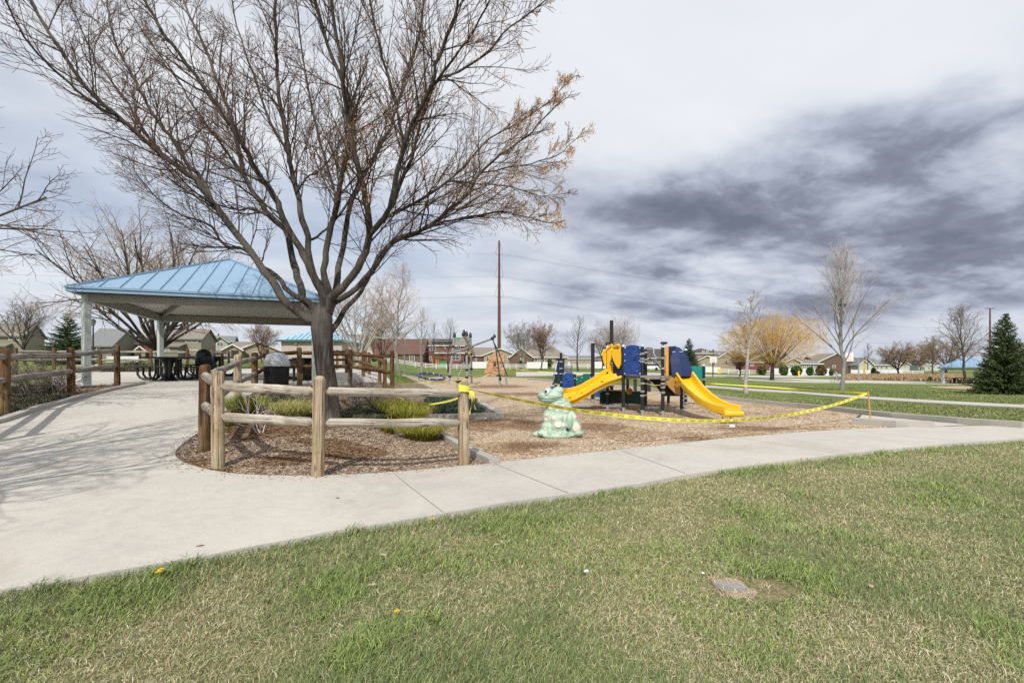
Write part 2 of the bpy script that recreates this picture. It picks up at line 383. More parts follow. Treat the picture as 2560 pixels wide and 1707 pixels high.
def wood_material(name, a, b_, c, axis=2, moss=None):
    """grain runs along the given object axis"""
    m = bpy.data.materials.new(name); m.use_nodes = True
    N = NT(m.node_tree); bs = N.n['Principled BSDF']; bs.inputs['Roughness'].default_value = 0.85; bs.inputs['Specular IOR Level'].default_value = 0.2
    t = N.new('ShaderNodeTexCoord'); P = t.outputs['Object']
    mp = N.new('ShaderNodeMapping'); N.l.new(P, mp.inputs[0]); sc_ = [19, 19, 19]; sc_[axis] = 0.8; mp.inputs['Scale'].default_value = sc_
    f = N.noise(mp.outputs[0], 1.0, 7, 0.68, 0.4)
    colr = N.ramp(f, [(0.36, a), (0.5, b_), (0.63, c)])
    pat = N.noise(P, 3.2, 3, 0.6, 0.8); colr = N.mix(N.m('MULTIPLY', N.sstep(pat, 0.46, 0.64), 0.55), colr, (*mix3(a, 0.85), 1))
    kn = N.new('ShaderNodeTexVoronoi'); mpk = N.new('ShaderNodeMapping'); N.l.new(P, mpk.inputs[0]); s3 = [9, 9, 9]; s3[axis] = 3.2; mpk.inputs['Scale'].default_value = s3; N.l.new(mpk.outputs[0], kn.inputs['Vector']); kn.inputs['Scale'].default_value = 0.55
    colr = N.mix(N.m('MULTIPLY', N.sstep(kn.outputs['Distance'], 0.16, 0.08), 0.7), colr, (*mix3(a, 0.45), 1))
    if moss:
        f2 = N.noise(P, 2.6, 4, 0.6); sp = N.new('ShaderNodeSeparateXYZ'); N.l.new(t.outputs['Generated'], sp.inputs[0])
        colr = N.mix(N.m('MULTIPLY', N.sstep(f2, 0.45, 0.62), N.m('MULTIPLY', N.sstep(sp.outputs[2], 0.75, 0.1), 0.7)), colr, (*moss, 1))
    mp2 = N.new('ShaderNodeMapping'); N.l.new(P, mp2.inputs[0]); s2 = [60, 60, 60]; s2[axis] = 1.3; mp2.inputs['Scale'].default_value = s2
    ck = N.noise(mp2.outputs[0], 1.0, 3, 0.5, 0.3)
    colr = N.mix(N.m('MULTIPLY', N.sstep(ck, 0.60, 0.66), 0.85), colr, (*mix3(a, 0.3), 1))
    N.l.new(colr, bs.inputs['Base Color'])
    bn = N.new('ShaderNodeBump'); bn.inputs['Strength'].default_value = 1.0; bn.inputs['Distance'].default_value = 0.03
    N.l.new(f, bn.inputs['Height']); N.l.new(bn.outputs[0], bs.inputs['Normal'])
    MATS[name] = m; return m
M_LAWN = lawn_material(); M_CONC = concrete_material(); M_KERB = concrete_material('kerb_concrete', (.40, .375, .34), (.33, .31, .28))
M_MULCH = mulch_material('bed_mulch', [(.075, .05, .036), (.20, .14, .10), (.33, .245, .18), (.50, .41, .32)], ((.10, .062, .042), 0.55))
M_PLAY = mulch_material('play_mulch', [(.29, .205, .13), (.45, .345, .24), (.54, .44, .32), (.62, .53, .415)], ((.34, .20, .10), 0.4), damp_shade=True)
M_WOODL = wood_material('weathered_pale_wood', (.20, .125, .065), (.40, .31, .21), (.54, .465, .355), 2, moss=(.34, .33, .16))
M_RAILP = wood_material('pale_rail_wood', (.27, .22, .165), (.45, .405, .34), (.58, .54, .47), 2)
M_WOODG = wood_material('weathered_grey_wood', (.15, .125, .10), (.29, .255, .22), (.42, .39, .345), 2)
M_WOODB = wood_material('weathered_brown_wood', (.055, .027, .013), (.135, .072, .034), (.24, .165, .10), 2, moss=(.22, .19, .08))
M_BLACK = plain('black_metal', (.012, .012, .014), 0.45)
M_GREYM = mat('galvanised_metal', (.30, .31, .32), (.40, .41, .42), 8, 0.42, 0.35)
M_WHITE = mat('white_vinyl', (.74, .74, .73), (.66, .66, .65), 3, 0.5)
M_DARKM = plain('charcoal_metal', (.02, .021, .024), 0.5)
M_GLASS = mat('window_glass', (.035, .045, .06), (.07, .085, .10), 0.8, 0.12, 0.0, spec=0.9)
M_TRIM = plain('white_trim', (.70, .68, .63), 0.6)
M_YEL = mat('yellow_plastic', (.86, .50, .012), (.82, .47, .011), 4, 0.30, spec=0.55, coat=0.25, big=(1.4, (.78, .43, .012), 0.4))
M_TAPE = plain('yellow_tape', (.80, .74, .10), 0.45)
M_BLUE = mat('blue_plastic', (.018, .060, .24), (.022, .072, .28), 5, 0.42)
M_NAVY = mat('navy_plastic', (.014, .026, .085), (.018, .032, .10), 5, 0.62, spec=.25)
M_GREEN = mat('green_plastic', (.010, .105, .080), (.012, .125, .095), 5, 0.45)
M_DGREEN = mat('dark_green_plastic', (.006, .035, .028), (.008, .045, .035), 5, 0.5)
M_TEAL = mat('teal_plastic', (.012, .20, .17), (.015, .24, .20), 5, 0.45)
M_TAN = mat('tan_plastic', (.40, .24, .08), (.46, .28, .10), 5, 0.5)
M_BARK = mat('grey_bark', (.014, .011, .0095), (.048, .039, .034), 3.0, 0.9, bump=1.0, stretch=(9, 9, 0.8), c3=(.125, .11, .098), spec=0.15, big=(1.1, (.18, .165, .15), 0.5))
M_TWIG = mat('dark_twig', (.105, .062, .044), (.175, .115, .085), 2, 0.9, spec=0.1)

# ------------------------------------------------------------------ draped sheets
def drape(name, poly, off, mat_, thick=0.25, grid=0.6, parent=None, pts_world=False, kind='structure', zfn=None):
    P = [p if pts_world else gp(*p)[:2] for p in poly]
    bm = bmesh.new()
    vs = [bm.verts.new((p[0], p[1], 0)) for p in P]
    f = bm.faces.new(vs); bm.normal_update()
    if f.normal.z < 0: f.normal_flip()
    bmesh.ops.triangulate(bm, faces=[f])
    xs = [p[0] for p in P]; ys = [p[1] for p in P]
    for axis, lo, hi in ((0, min(xs), max(xs)), (1, min(ys), max(ys))):
        nst = min(60, max(2, int((hi-lo)/grid)))
        for i in range(1, nst):
            c = lo+(hi-lo)*i/nst; co = [0, 0, 0]; no = [0, 0, 0]; co[axis] = c; no[axis] = 1
            bmesh.ops.bisect_plane(bm, geom=bm.verts[:]+bm.edges[:]+bm.faces[:], plane_co=co, plane_no=no)
    for v in bm.verts: v.co.z = (zfn or ground)(v.co.x, v.co.y)+off
    if thick:
        be = [e for e in bm.edges if e.is_boundary]
        r = bmesh.ops.extrude_edge_only(bm, edges=be)
        for v in [q for q in r['geom'] if isinstance(q, bmesh.types.BMVert)]: v.co.z -= thick
    me = bpy.data.meshes.new(name); bm.to_mesh(me); bm.free(); me.materials.append(mat_)
    o = bpy.data.objects.new(name, me); col.objects.link(o)
    if kind: o['kind'] = kind
    return o
def pip(px, py, poly):
    x = np.asarray(px); y = np.asarray(py); ins = np.zeros(x.shape, bool); n = len(poly)
    for i in range(n):
        x1, y1 = poly[i][0], poly[i][1]; x2, y2 = poly[(i+1) % n][0], poly[(i+1) % n][1]
        c = ((y1 > y) != (y2 > y)) & (x < (x2-x1)*(y-y1)/((y2-y1) if y2 != y1 else 1e-9)+x1)
        ins ^= c
    return ins
def smooth_poly(pts, it=1):
    for _ in range(it):
        q = []
        for i in range(len(pts)-1):
            a, b = pts[i], pts[i+1]; q += [(a[0]*.75+b[0]*.25, a[1]*.75+b[1]*.25), (a[0]*.25+b[0]*.75, a[1]*.25+b[1]*.75)]
        pts = [pts[0]]+q+[pts[-1]]
    return pts

# lawn terrain: one sheet out to the horizon
def terrain():
    xs = np.concatenate([-np.geomspace(900, 16, 40), np.arange(-15, -4, 0.5), np.arange(-4, 3, 0.14), np.arange(3, 15.1, 0.5), np.geomspace(16, 900, 40)])
    ys = np.concatenate([[-40, -25, -15, -8, -4], np.arange(-2, 6, 0.14), np.arange(6, 30, 0.4), np.geomspace(30, 900, 70)])
    XX, YY = np.meshgrid(xs, ys)
    ZZ = ground(XX, np.minimum(YY, 240))-0.03
    V = np.stack([XX, YY, ZZ], -1).reshape(-1, 3); nx = len(xs); ny = len(ys)
    i = (np.arange(ny-1)[:, None]*nx+np.arange(nx-1)[None, :]).reshape(-1)
    Q = np.stack([i, i+1, i+nx+1, i+nx], -1)
    o = np_mesh('lawn', V, [Q], M_LAWN, smooth=True); o['kind'] = 'structure'
terrain()

near_edge = [(-420, 1545), (-200, 1517), (0, 1484), (163, 1459), (326, 1429), (490, 1402), (653, 1369), (816, 1337), (980, 1312), (1110, 1290), (1280, 1259.5), (1443, 1238), (1606, 1213), (1715, 1191), (1824, 1175), (1987, 1153), (2151, 1134), (2368, 1112.6), (2560, 1099), (2900, 1078)]
bed_curve = smooth_poly([(500, 1083), (465, 1106), (440, 1128), (437, 1146), (462, 1163), (520, 1180), (600, 1191), (700, 1195), (811, 1194), (900, 1190), (1000, 1183), (1085, 1175), (1222, 1163)], 1)
far_edge = [(1240, 1160), (1400, 1143), (1600, 1122), (1800, 1100), (2000, 1083), (2130, 1075), (2330, 1068.5), (2560, 1066), (2900, 1058)]
slab_right = [(500, 1083), (540, 1050), (585, 1012), (640, 980), (690, 964), (760, 964), (870, 963), (985, 959), (955, 934)]
slab_left = [(130, 932), (130, 962), (360, 962), (275, 980), (177, 1006), (90, 1030), (0, 1061), (-200, 1110), (-420, 1160)]
path_poly = near_edge+far_edge[::-1]+bed_curve[::-1][:-1]+slab_right+slab_left
PATH_W = [gp(*p)[:2] for p in path_poly]
path = drape('path', PATH_W, 0.03, M_CONC, 0.3, 0.5, pts_world=True)
# joints cut across the path
M_JOINT = plain('joint_filler', (.30, .275, .24), 0.9)
def strip_on(name, pts, w, off, mat_, parent=None, kind=None, nseg=6, world=False, thick=0.0):
    P = [Vector(p if world else gp(*p)) for p in pts]; m = MB(); vs = []; fs = []
    Q = []
    for a, b in zip(P[:-1], P[1:]):
        for i in range(nseg): Q.append(a.lerp(b, i/nseg))
    Q.append(P[-1])
    for i, q in enumerate(Q):
        t = Q[min(i+1, len(Q)-1)]-Q[max(i-1, 0)]; s = Vector((-t.y, t.x, 0)).normalized()*w/2
        for e in (1, -1):
            x, y = q.x+s.x*e, q.y+s.y*e; vs.append((x, y, g(x, y)+off))
            if thick: vs.append((x, y, g(x, y)+off-thick))
    st = 4 if thick else 2
    for i in range(len(Q)-1):
        a = i*st; b = a+st
        if thick: fs += [(a, b, b+2, a+2), (a, a+1, b+1, b), (a+2, b+2, b+3, a+3)]
        else: fs.append((a, b, b+1, a+1))
    if thick: fs += [(0, 2, 3, 1), ((len(Q)-1)*st, (len(Q)-1)*st+1, (len(Q)-1)*st+3, (len(Q)-1)*st+2)]
    m.add(vs, fs); o = m.build(name, mat_, parent)
    if kind: o['kind'] = kind
    return o
for a, b in (((982, 1186), (1108, 1288)), ((1552, 1130), (1712, 1188)), ((1234, 1163), (1420, 1239)), ((1850, 1098), (2100, 1139)), ((2120, 1078), (2400, 1108)), ((437, 1142), (-60, 1235))):
    strip_on('joint', [a, b], 0.010, 0.0345, M_JOINT, path)

# planting bed and playground mulch
bed_poly = smooth_poly([(500, 1083), (465, 1106), (440, 1128), (437, 1146), (462, 1163), (520, 1180), (600, 1191), (700, 1195), (811, 1194), (900, 1190), (1000, 1183), (1085, 1175), (1222, 1163)], 1)+[(1160, 1126), (1112, 1096), (1080, 1068), (1080, 1046), (1250, 1042), (1210, 1020), (1100, 985), (1040, 955), (985, 958), (870, 962), (690, 963), (640, 979), (585, 1011), (540, 1049)]
BED_W = [gp(*p)[:2] for p in bed_poly]
drape('mulch_bed', BED_W, 0.0, M_MULCH, 0.0, 0.5, pts_world=True)
play_poly = far_edge[:6]+[(2238, 1074), (2130, 1050), (2150, 1036), (2071, 1025), (2000, 1018), (1780, 993), (1640, 977), (1491, 964), (1320, 947), (1200, 942), (1100, 942), (1010, 939), (1040, 955), (1100, 985), (1210, 1020), (1253, 1046), (1080, 1050), (1080, 1068), (1112, 1096), (1160, 1126), (1222, 1163)]
PLAY_W = [gp(*p)[:2] for p in play_poly]
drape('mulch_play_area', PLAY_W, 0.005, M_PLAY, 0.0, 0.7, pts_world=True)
left_poly = [(-200, 1105), (0, 1060), (90, 1029), (177, 1005), (275, 979), (355, 962.5), (130, 962.5), (0, 962.5), (-150, 964)]
LEFT_W = [gp(*p)[:2] for p in left_poly]
drape('mulch_border', LEFT_W, 0.0, M_MULCH, 0.0, 0.6, pts_world=True)
# kerbs
strip_on('kerb', [(1236, 1163), (1160, 1126), (1112, 1096), (1080, 1066)], 0.16, 0.10, M_KERB, kind='structure', thick=0.3)
strip_on('kerb', [(1072, 1050), (1160, 1048), (1252, 1046), (1212, 1021), (1105, 985), (1040, 955)], 0.18, 0.16, M_KERB, kind='structure', thick=0.3)
strip_on('kerb', [(2560, 1072), (2400, 1060), (2238, 1046), (2150, 1036), (2071, 1026), (2000, 1019), (1780, 994), (1640, 978), (1491, 965), (1320, 948)], 0.22, 0.17, M_KERB, kind='structure', thick=0.35)
strip_on('kerb', [(1320, 947), (1200, 942), (1010, 939)], 0.3, 0.08, M_KERB, kind='structure', thick=0.3)
strip_on('kerb', [(2330, 1070.5), (2240, 1068), (2134, 1060)], 0.24, 0.17, M_KERB, kind='structure', thick=0.35)
drape('ramp', [(2140, 1058), (2250, 1068), (2330, 1069.5), (2420, 1065), (2240, 1048), (2155, 1039)], 0.035, M_CONC, 0.0, 0.6)
strip_on('kerb', [(-60, 1075), (0, 1060), (90, 1029), (177, 1005), (275, 979), (358, 962)], 0.14, 0.10, M_KERB, kind='structure', thick=0.3)
# walks further back
def far_walk(name, pts, off=0.03): return drape(name, pts, off, M_CONC, 0.1, 3.0)
far_walk('far_path', [(1690, 958), (1979, 978), (2168, 992), (2560, 1013), (2900, 1032), (2900, 1040), (2560, 1020), (2168, 997.5), (1979, 982), (1690, 961)])
far_walk('court', [(1290, 930), (1500, 931), (1765, 936), (2100, 935), (2110, 940), (1900, 943), (1765, 941), (1500, 937), (1290, 940)])
far_walk('court_path', [(1850, 945), (1980, 946), (2250, 953), (2380, 957), (2560, 958), (2560, 962), (2380, 960.5), (2160, 957), (2000, 956), (1860, 949.5)])
far_walk('left_walk', [(130, 908), (560, 922), (900, 926), (900, 929), (560, 926), (130, 912)])
M_DIRT = mat('tan_dirt', (.36, .25, .15), (.42, .31, .20), 3, 0.95)
drape('dirt_patch', [(2318, 967), (2400, 965), (2467, 968), (2480, 973), (2400, 973), (2340, 970)], 0.02, M_DIRT, 0.0, 3.0)

# ------------------------------------------------------------------ grass blades, wood chips
rng = np.random.default_rng(7)
def vnoise(x, y, s, seed):
    r = np.random.default_rng(seed); T = r.random((64, 64))
    u_ = x*s; v_ = y*s; i = np.floor(u_).astype(int); j = np.floor(v_).astype(int); a = u_-i; b = v_-j
    a = a*a*(3-2*a); b = b*b*(3-2*b); q = lambda di, dj: T[(i+di) % 64, (j+dj) % 64]
    return (q(0, 0)*(1-a)+q(1, 0)*a)*(1-b)+(q(0, 1)*(1-a)+q(1, 1)*a)*b
def fbm(x, y, s, seed): return (vnoise(x, y, s, seed)+0.5*vnoise(x, y, s*2.1, seed+1)+0.25*vnoise(x, y, s*4.3, seed+2))/1.75
def blades(name, B, H, Wd, lean, yaw, C, mat_, parent=None, curl=0.6):
    """each blade: base B, height H, width Wd, leaning out by lean towards yaw"""
    n = len(B); dirx = np.stack([np.cos(yaw), np.sin(yaw), np.zeros(n)], -1)
    ph = rng.random(n)*6.283; side = np.stack([np.cos(ph), np.sin(ph), np.zeros(n)], -1)
    up = np.array([0, 0, 1.0])
    mid = B+dirx*(lean*H*0.35*(1-curl*0.3))[:, None]+up*(H*0.55)[:, None]
    tip = B+dirx*(lean*H)[:, None]+up*(H*np.sqrt(np.clip(1-(lean*0.6)**2, 0.12, 1)))[:, None]
    w = (Wd/2)[:, None]*side
    V = np.stack([B-w, B+w, mid+w*0.8, mid-w*0.8, tip], 1).reshape(-1, 3)
    i = np.arange(n)[:, None]*5
    Q = i+np.array([[0, 1, 2, 3]]); T = i+np.array([[3, 2, 4]])
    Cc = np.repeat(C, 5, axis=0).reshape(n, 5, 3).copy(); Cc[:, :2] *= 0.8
    return np_mesh(name, V, [Q, T], mat_, parent, colors=Cc.reshape(-1, 3))
M_BLADE = colmat('grass_blade', 0.6, spec=0.3)
NE_W = np.array(sorted([gp(*p)[:2] for p in near_edge]))
def foreground_grass():
    N = 780000
    q = rng.random(N); a = 0.35; y0, y1 = 1.1, 14.0
    Y = (y0**-a*(1-q)+y1**-a*q)**(-1/a)
    X = (rng.random(N)*2-1)*(1.18*Y+2.4)
    edge = np.interp(X, NE_W[:, 0], NE_W[:, 1])
    keep = Y < edge+0.02+0.035*rng.random(N)**2
    X = X[keep]; Y = Y[keep]; edge = edge[keep]; n = len(X)
    pt = fbm(X+20, Y+20, 0.9, 3); pt2 = fbm(X+40, Y+9, 2.6, 11)
    near_e = np.clip(1-(edge-Y)/0.9, 0, 1)
    leftb = np.clip((-X+0.6)/1.5, 0, 1)*np.clip(1-(edge-Y)/1.7, 0, 1)
    lush = np.clip((pt-0.40)*2.6+near_e*0.55+leftb*0.55+(pt2-0.5)*1.0+np.clip((X-2.0)/6, 0, .4), 0, 1)
    bare = np.clip((0.40-pt)*2+(0.40-pt2)*2-leftb, 0, 0.6)
    # bare soil round the little stone
    sxy = gp(1835, 1462); d = np.hypot((X-sxy[0]-0.1)/0.34, (Y-sxy[1])/0.17); bare = np.maximum(bare, np.clip(1.4-d, 0, 1)*1.1)
    keep = (rng.random(n) > bare*0.5) & ~((d < 1.0+0.4*(pt2-.5)) & (rng.random(n) < .9))
    X, Y, lush, near_e, leftb, pt2 = [t[keep] for t in (X, Y, lush, near_e, leftb, pt2)]; n = len(X)
    green = rng.random(n) < 0.44+0.5*lush
    gcol = np.array([[.115, .165, .052], [.165, .225, .072], [.225, .285, .098], [.30, .35, .14], [.135, .19, .088]])[rng.integers(0, 5, n)]
    scol = np.array([[.61, .53, .34], [.54, .47, .27], [.46, .42, .22], [.68, .61, .43], [.42, .40, .19]])[rng.integers(0, 5, n)]
    C = np.where(green[:, None], gcol, scol)*(0.8+0.4*rng.random((n, 1)))
    weed = (fbm(X+5, Y+60, 1.6, 21) > 0.64) & green
    C[weed] = C[weed]*np.array([1.12, 1.14, 0.95])
    H = (0.020+0.018*rng.random(n)+0.030*lush*rng.random(n)+0.022*near_e*rng.random(n)+0.02*leftb)*(1+0.4*weed)
    H[~green] *= 0.75
    Wd = 0.0016+0.0006*Y*rng.random(n)+0.0008*Y*0.4; Wd[weed] *= 1.5
    lean = 0.35+0.9*rng.random(n); yaw = np.where(rng.random(n) < 0.45, 0.5+0.8*rng.standard_normal(n), rng.random(n)*6.283)
    B = np.stack([X, Y, ground(X, Y)-0.032], -1)
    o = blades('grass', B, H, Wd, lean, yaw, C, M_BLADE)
    tag(o, 'short patchy spring grass with straw coloured blades beside the path', 'grass', kind='stuff')
    # dead blades lying flat between the living ones
    N = 160000; q = rng.random(N); Y = (y0**-a*(1-q)+y1**-a*q)**(-1/a); X = (rng.random(N)*2-1)*(1.18*Y+2.4); edge = np.interp(X, NE_W[:, 0], NE_W[:, 1])
    keep = Y < edge-0.01; X = X[keep]; Y = Y[keep]; n = len(X)
    keep = rng.random(n) < 0.25+0.75*np.clip(1.3-fbm(X+20, Y+20, 0.9, 3)*1.6, 0, 1); X = X[keep]; Y = Y[keep]; n = len(X)
    C = np.array([[.62, .53, .35], [.72, .64, .46], [.50, .42, .26], [.42, .36, .20], [.36, .37, .18]])[rng.integers(0, 5, n)]*(0.75+0.4*rng.random((n, 1)))
    H = 0.018+0.016*rng.random(n); B = np.stack([X, Y, ground(X, Y)-0.028+0.012*rng.random(n)], -1)
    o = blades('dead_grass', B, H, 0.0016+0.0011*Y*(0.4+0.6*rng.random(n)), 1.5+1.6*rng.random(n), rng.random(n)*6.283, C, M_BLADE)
    tag(o, 'dry straw coloured dead grass matted between the green blades', 'dead grass', kind='stuff')
foreground_grass()
def back_grass():
    N = 150000
    q = rng.random(N); y0, y1 = 8.0, 60.0; a = 0.4
    Y = (y0**-a*(1-q)+y1**-a*q)**(-1/a); X = (rng.random(N)*2.0-0.85)*1.1*Y
    keep = np.ones(N, bool)
    for pl in (PATH_W, BED_W, PLAY_W, LEFT_W): keep &= ~pip(X, Y, pl)
    edge = np.interp(X, NE_W[:, 0], NE_W[:, 1]); keep &= ~((Y < edge) & (X > -12))
    keep &= ~((X < -8) & (Y < 23))
    for pl in ([(1690, 958), (2168, 991), (2900, 1031), (2900, 1041), (2168, 998), (1690, 962)], [(1290, 929), (2120, 934), (2120, 945), (1290, 941)], [(1850, 944), (2560, 957), (2560, 963), (1860, 950)], [(2120, 1060), (2340, 1071), (2600, 1068), (2260, 1046), (2150, 1036)]):
        keep &= ~pip(X, Y, [gp(*p)[:2] for p in pl])
    X = X[keep]; Y = Y[keep]; n = len(X); pt = fbm(X*0.6+70, Y+70, 0.12, 31)*0.6+fbm(X+20, Y+20, 0.8, 5)*0.4
    green = rng.random(n) < np.clip(0.5+(pt-0.5)*2.4, 0.25, 0.97)
    gcol = np.array([[.075, .130, .032], [.105, .170, .044], [.15, .215, .065]])[rng.integers(0, 3, n)]
    scol = np.array([[.30, .27, .13], [.22, .21, .085]])[rng.integers(0, 2, n)]
    C = np.where(green[:, None], gcol, scol)*(0.8+0.4*rng.random((n, 1)))
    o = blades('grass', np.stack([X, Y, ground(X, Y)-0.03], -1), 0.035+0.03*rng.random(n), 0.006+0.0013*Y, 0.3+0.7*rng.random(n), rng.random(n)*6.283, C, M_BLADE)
    tag(o, 'green mown lawn around the playground', 'grass', kind='stuff')
back_grass()
M_CHIP = colmat('wood_chip', 0.9, spec=0.1)
def chips(name, poly, N, cols, label, ymax, szk=1.0, lift=0.004):
    Pw = np.array(poly); y0 = Pw[:, 1].min(); y1 = min(Pw[:, 1].max(), ymax); a = 0.8; q = rng.random(N)
    Y = (y0**-a*(1-q)+y1**-a*q)**(-1/a); X = Pw[:, 0].min()+(Pw[:, 0].max()-Pw[:, 0].min())*rng.random(N)
    k_ = pip(X, Y, poly); X = X[k_]; Y = Y[k_]; n = len(X)
    L = (0.012+0.028*rng.random(n)**2)*szk*(1+0.01*Y); Wd = (0.003+0.005*rng.random(n))*szk*(1+0.03*Y); yaw = rng.random(n)*6.283; tl = rng.standard_normal(n)*0.16
    d = np.stack([np.cos(yaw)*np.cos(tl), np.sin(yaw)*np.cos(tl), np.sin(tl)], -1); s = np.stack([-np.sin(yaw), np.cos(yaw), rng.standard_normal(n)*0.18], -1)
    B = np.stack([X, Y, ground(X, Y)+lift+0.008*rng.random(n)], -1)
    up = np.array([0, 0, 1.0])*(Wd*0.45)[:, None]
    V = np.stack([B-d*L[:, None]-s*Wd[:, None], B+d*L[:, None]-s*Wd[:, None]*0.6, B+d*L[:, None]*0.9+s*Wd[:, None], B-d*L[:, None]+s*Wd[:, None], B-d*L[:, None]*0.7+up, B+d*L[:, None]*0.7+up], 1).reshape(-1, 3)
    i = np.arange(n)[:, None]*6
    C = np.array(cols)[rng.integers(0, len(cols), n)]*(0.7+0.5*rng.random((n, 1)))
    pt = fbm(X+50, Y+50, 0.7, 41)[:, None]; C = C*np.where(pt > 0.56, np.array([[.62, .52, .42]]), 1.0)
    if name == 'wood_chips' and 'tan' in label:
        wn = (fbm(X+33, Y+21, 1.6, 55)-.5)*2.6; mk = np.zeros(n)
        for (x_, y_, rx, ry) in DAMP_SHADE: mk = np.maximum(mk, np.clip((1.2-(np.hypot((X-x_)/rx, (Y-y_)/ry)+wn))/.6, 0, 1))
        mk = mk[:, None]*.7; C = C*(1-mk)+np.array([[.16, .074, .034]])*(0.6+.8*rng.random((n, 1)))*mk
    o = np_mesh(name, V, [i+np.array([[0, 1, 5, 4]]), i+np.array([[4, 5, 2, 3]])], M_CHIP, colors=np.repeat(C, 6, axis=0))
    tag(o, label, 'mulch', kind='stuff')
chips('wood_chips', BED_W, 90000, [(.30, .215, .155), (.41, .31, .23), (.16, .105, .075), (.52, .43, .33), (.24, .165, .115)], 'brown shredded bark mulch in the fenced planting bed', 13, 1.25)
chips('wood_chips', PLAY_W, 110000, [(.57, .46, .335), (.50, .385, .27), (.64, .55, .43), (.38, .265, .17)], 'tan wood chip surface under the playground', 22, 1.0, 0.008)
chips('wood_chips', LEFT_W, 20000, [(.30, .21, .14), (.40, .30, .21), (.16, .10, .07)], 'pale mulch in the border by the left rail fence', 15, 1.3)

def spill():
    """chips kicked over the bed edge onto the concrete"""
    P = np.array([gp(*p)[:2] for p in smooth_poly(bed_curve+far_edge[:5], 1)]); n = 420; i = rng.integers(0, len(P)-1, n); f = rng.random((n, 1)); q = P[i]*(1-f)+P[i+1]*f
    d = P[i+1]-P[i]; nr = np.stack([d[:, 1], -d[:, 0]], -1); nr /= np.linalg.norm(nr, axis=1, keepdims=True)+1e-9; nr *= np.where(nr[:, 1:2] > 0, -1, 1); q = q+nr*np.abs(rng.normal(0, .10, (n, 1)))
    L = rng.uniform(.006, .02, n)[:, None]; yaw = rng.random(n)*6.283; dv = np.stack([np.cos(yaw), np.sin(yaw), 0*yaw], -1)*L; sv = np.stack([-np.sin(yaw), np.cos(yaw), 0*yaw], -1)*L*.28; B = np.stack([q[:, 0], q[:, 1], ground(q[:, 0], q[:, 1])+.036], -1); up = np.array([0, 0, .004])
    V = np.stack([B-dv-sv, B+dv-sv*.5, B+dv*.9+sv, B-dv+sv, B-dv*.7+up, B+dv*.7+up], 1).reshape(-1, 3); i = np.arange(n)[:, None]*6
    C = np.array([(.30, .2, .13), (.42, .31, .22), (.16, .1, .07)])[rng.integers(0, 3, n)]
    tag(np_mesh('wood_chips', V, [i+np.array([[0, 1, 5, 4]]), i+np.array([[4, 5, 2, 3]])], M_CHIP, colors=np.repeat(C, 6, axis=0)), 'loose wood chips spilled over the edge onto the concrete path', 'mulch', kind='stuff')
spill()
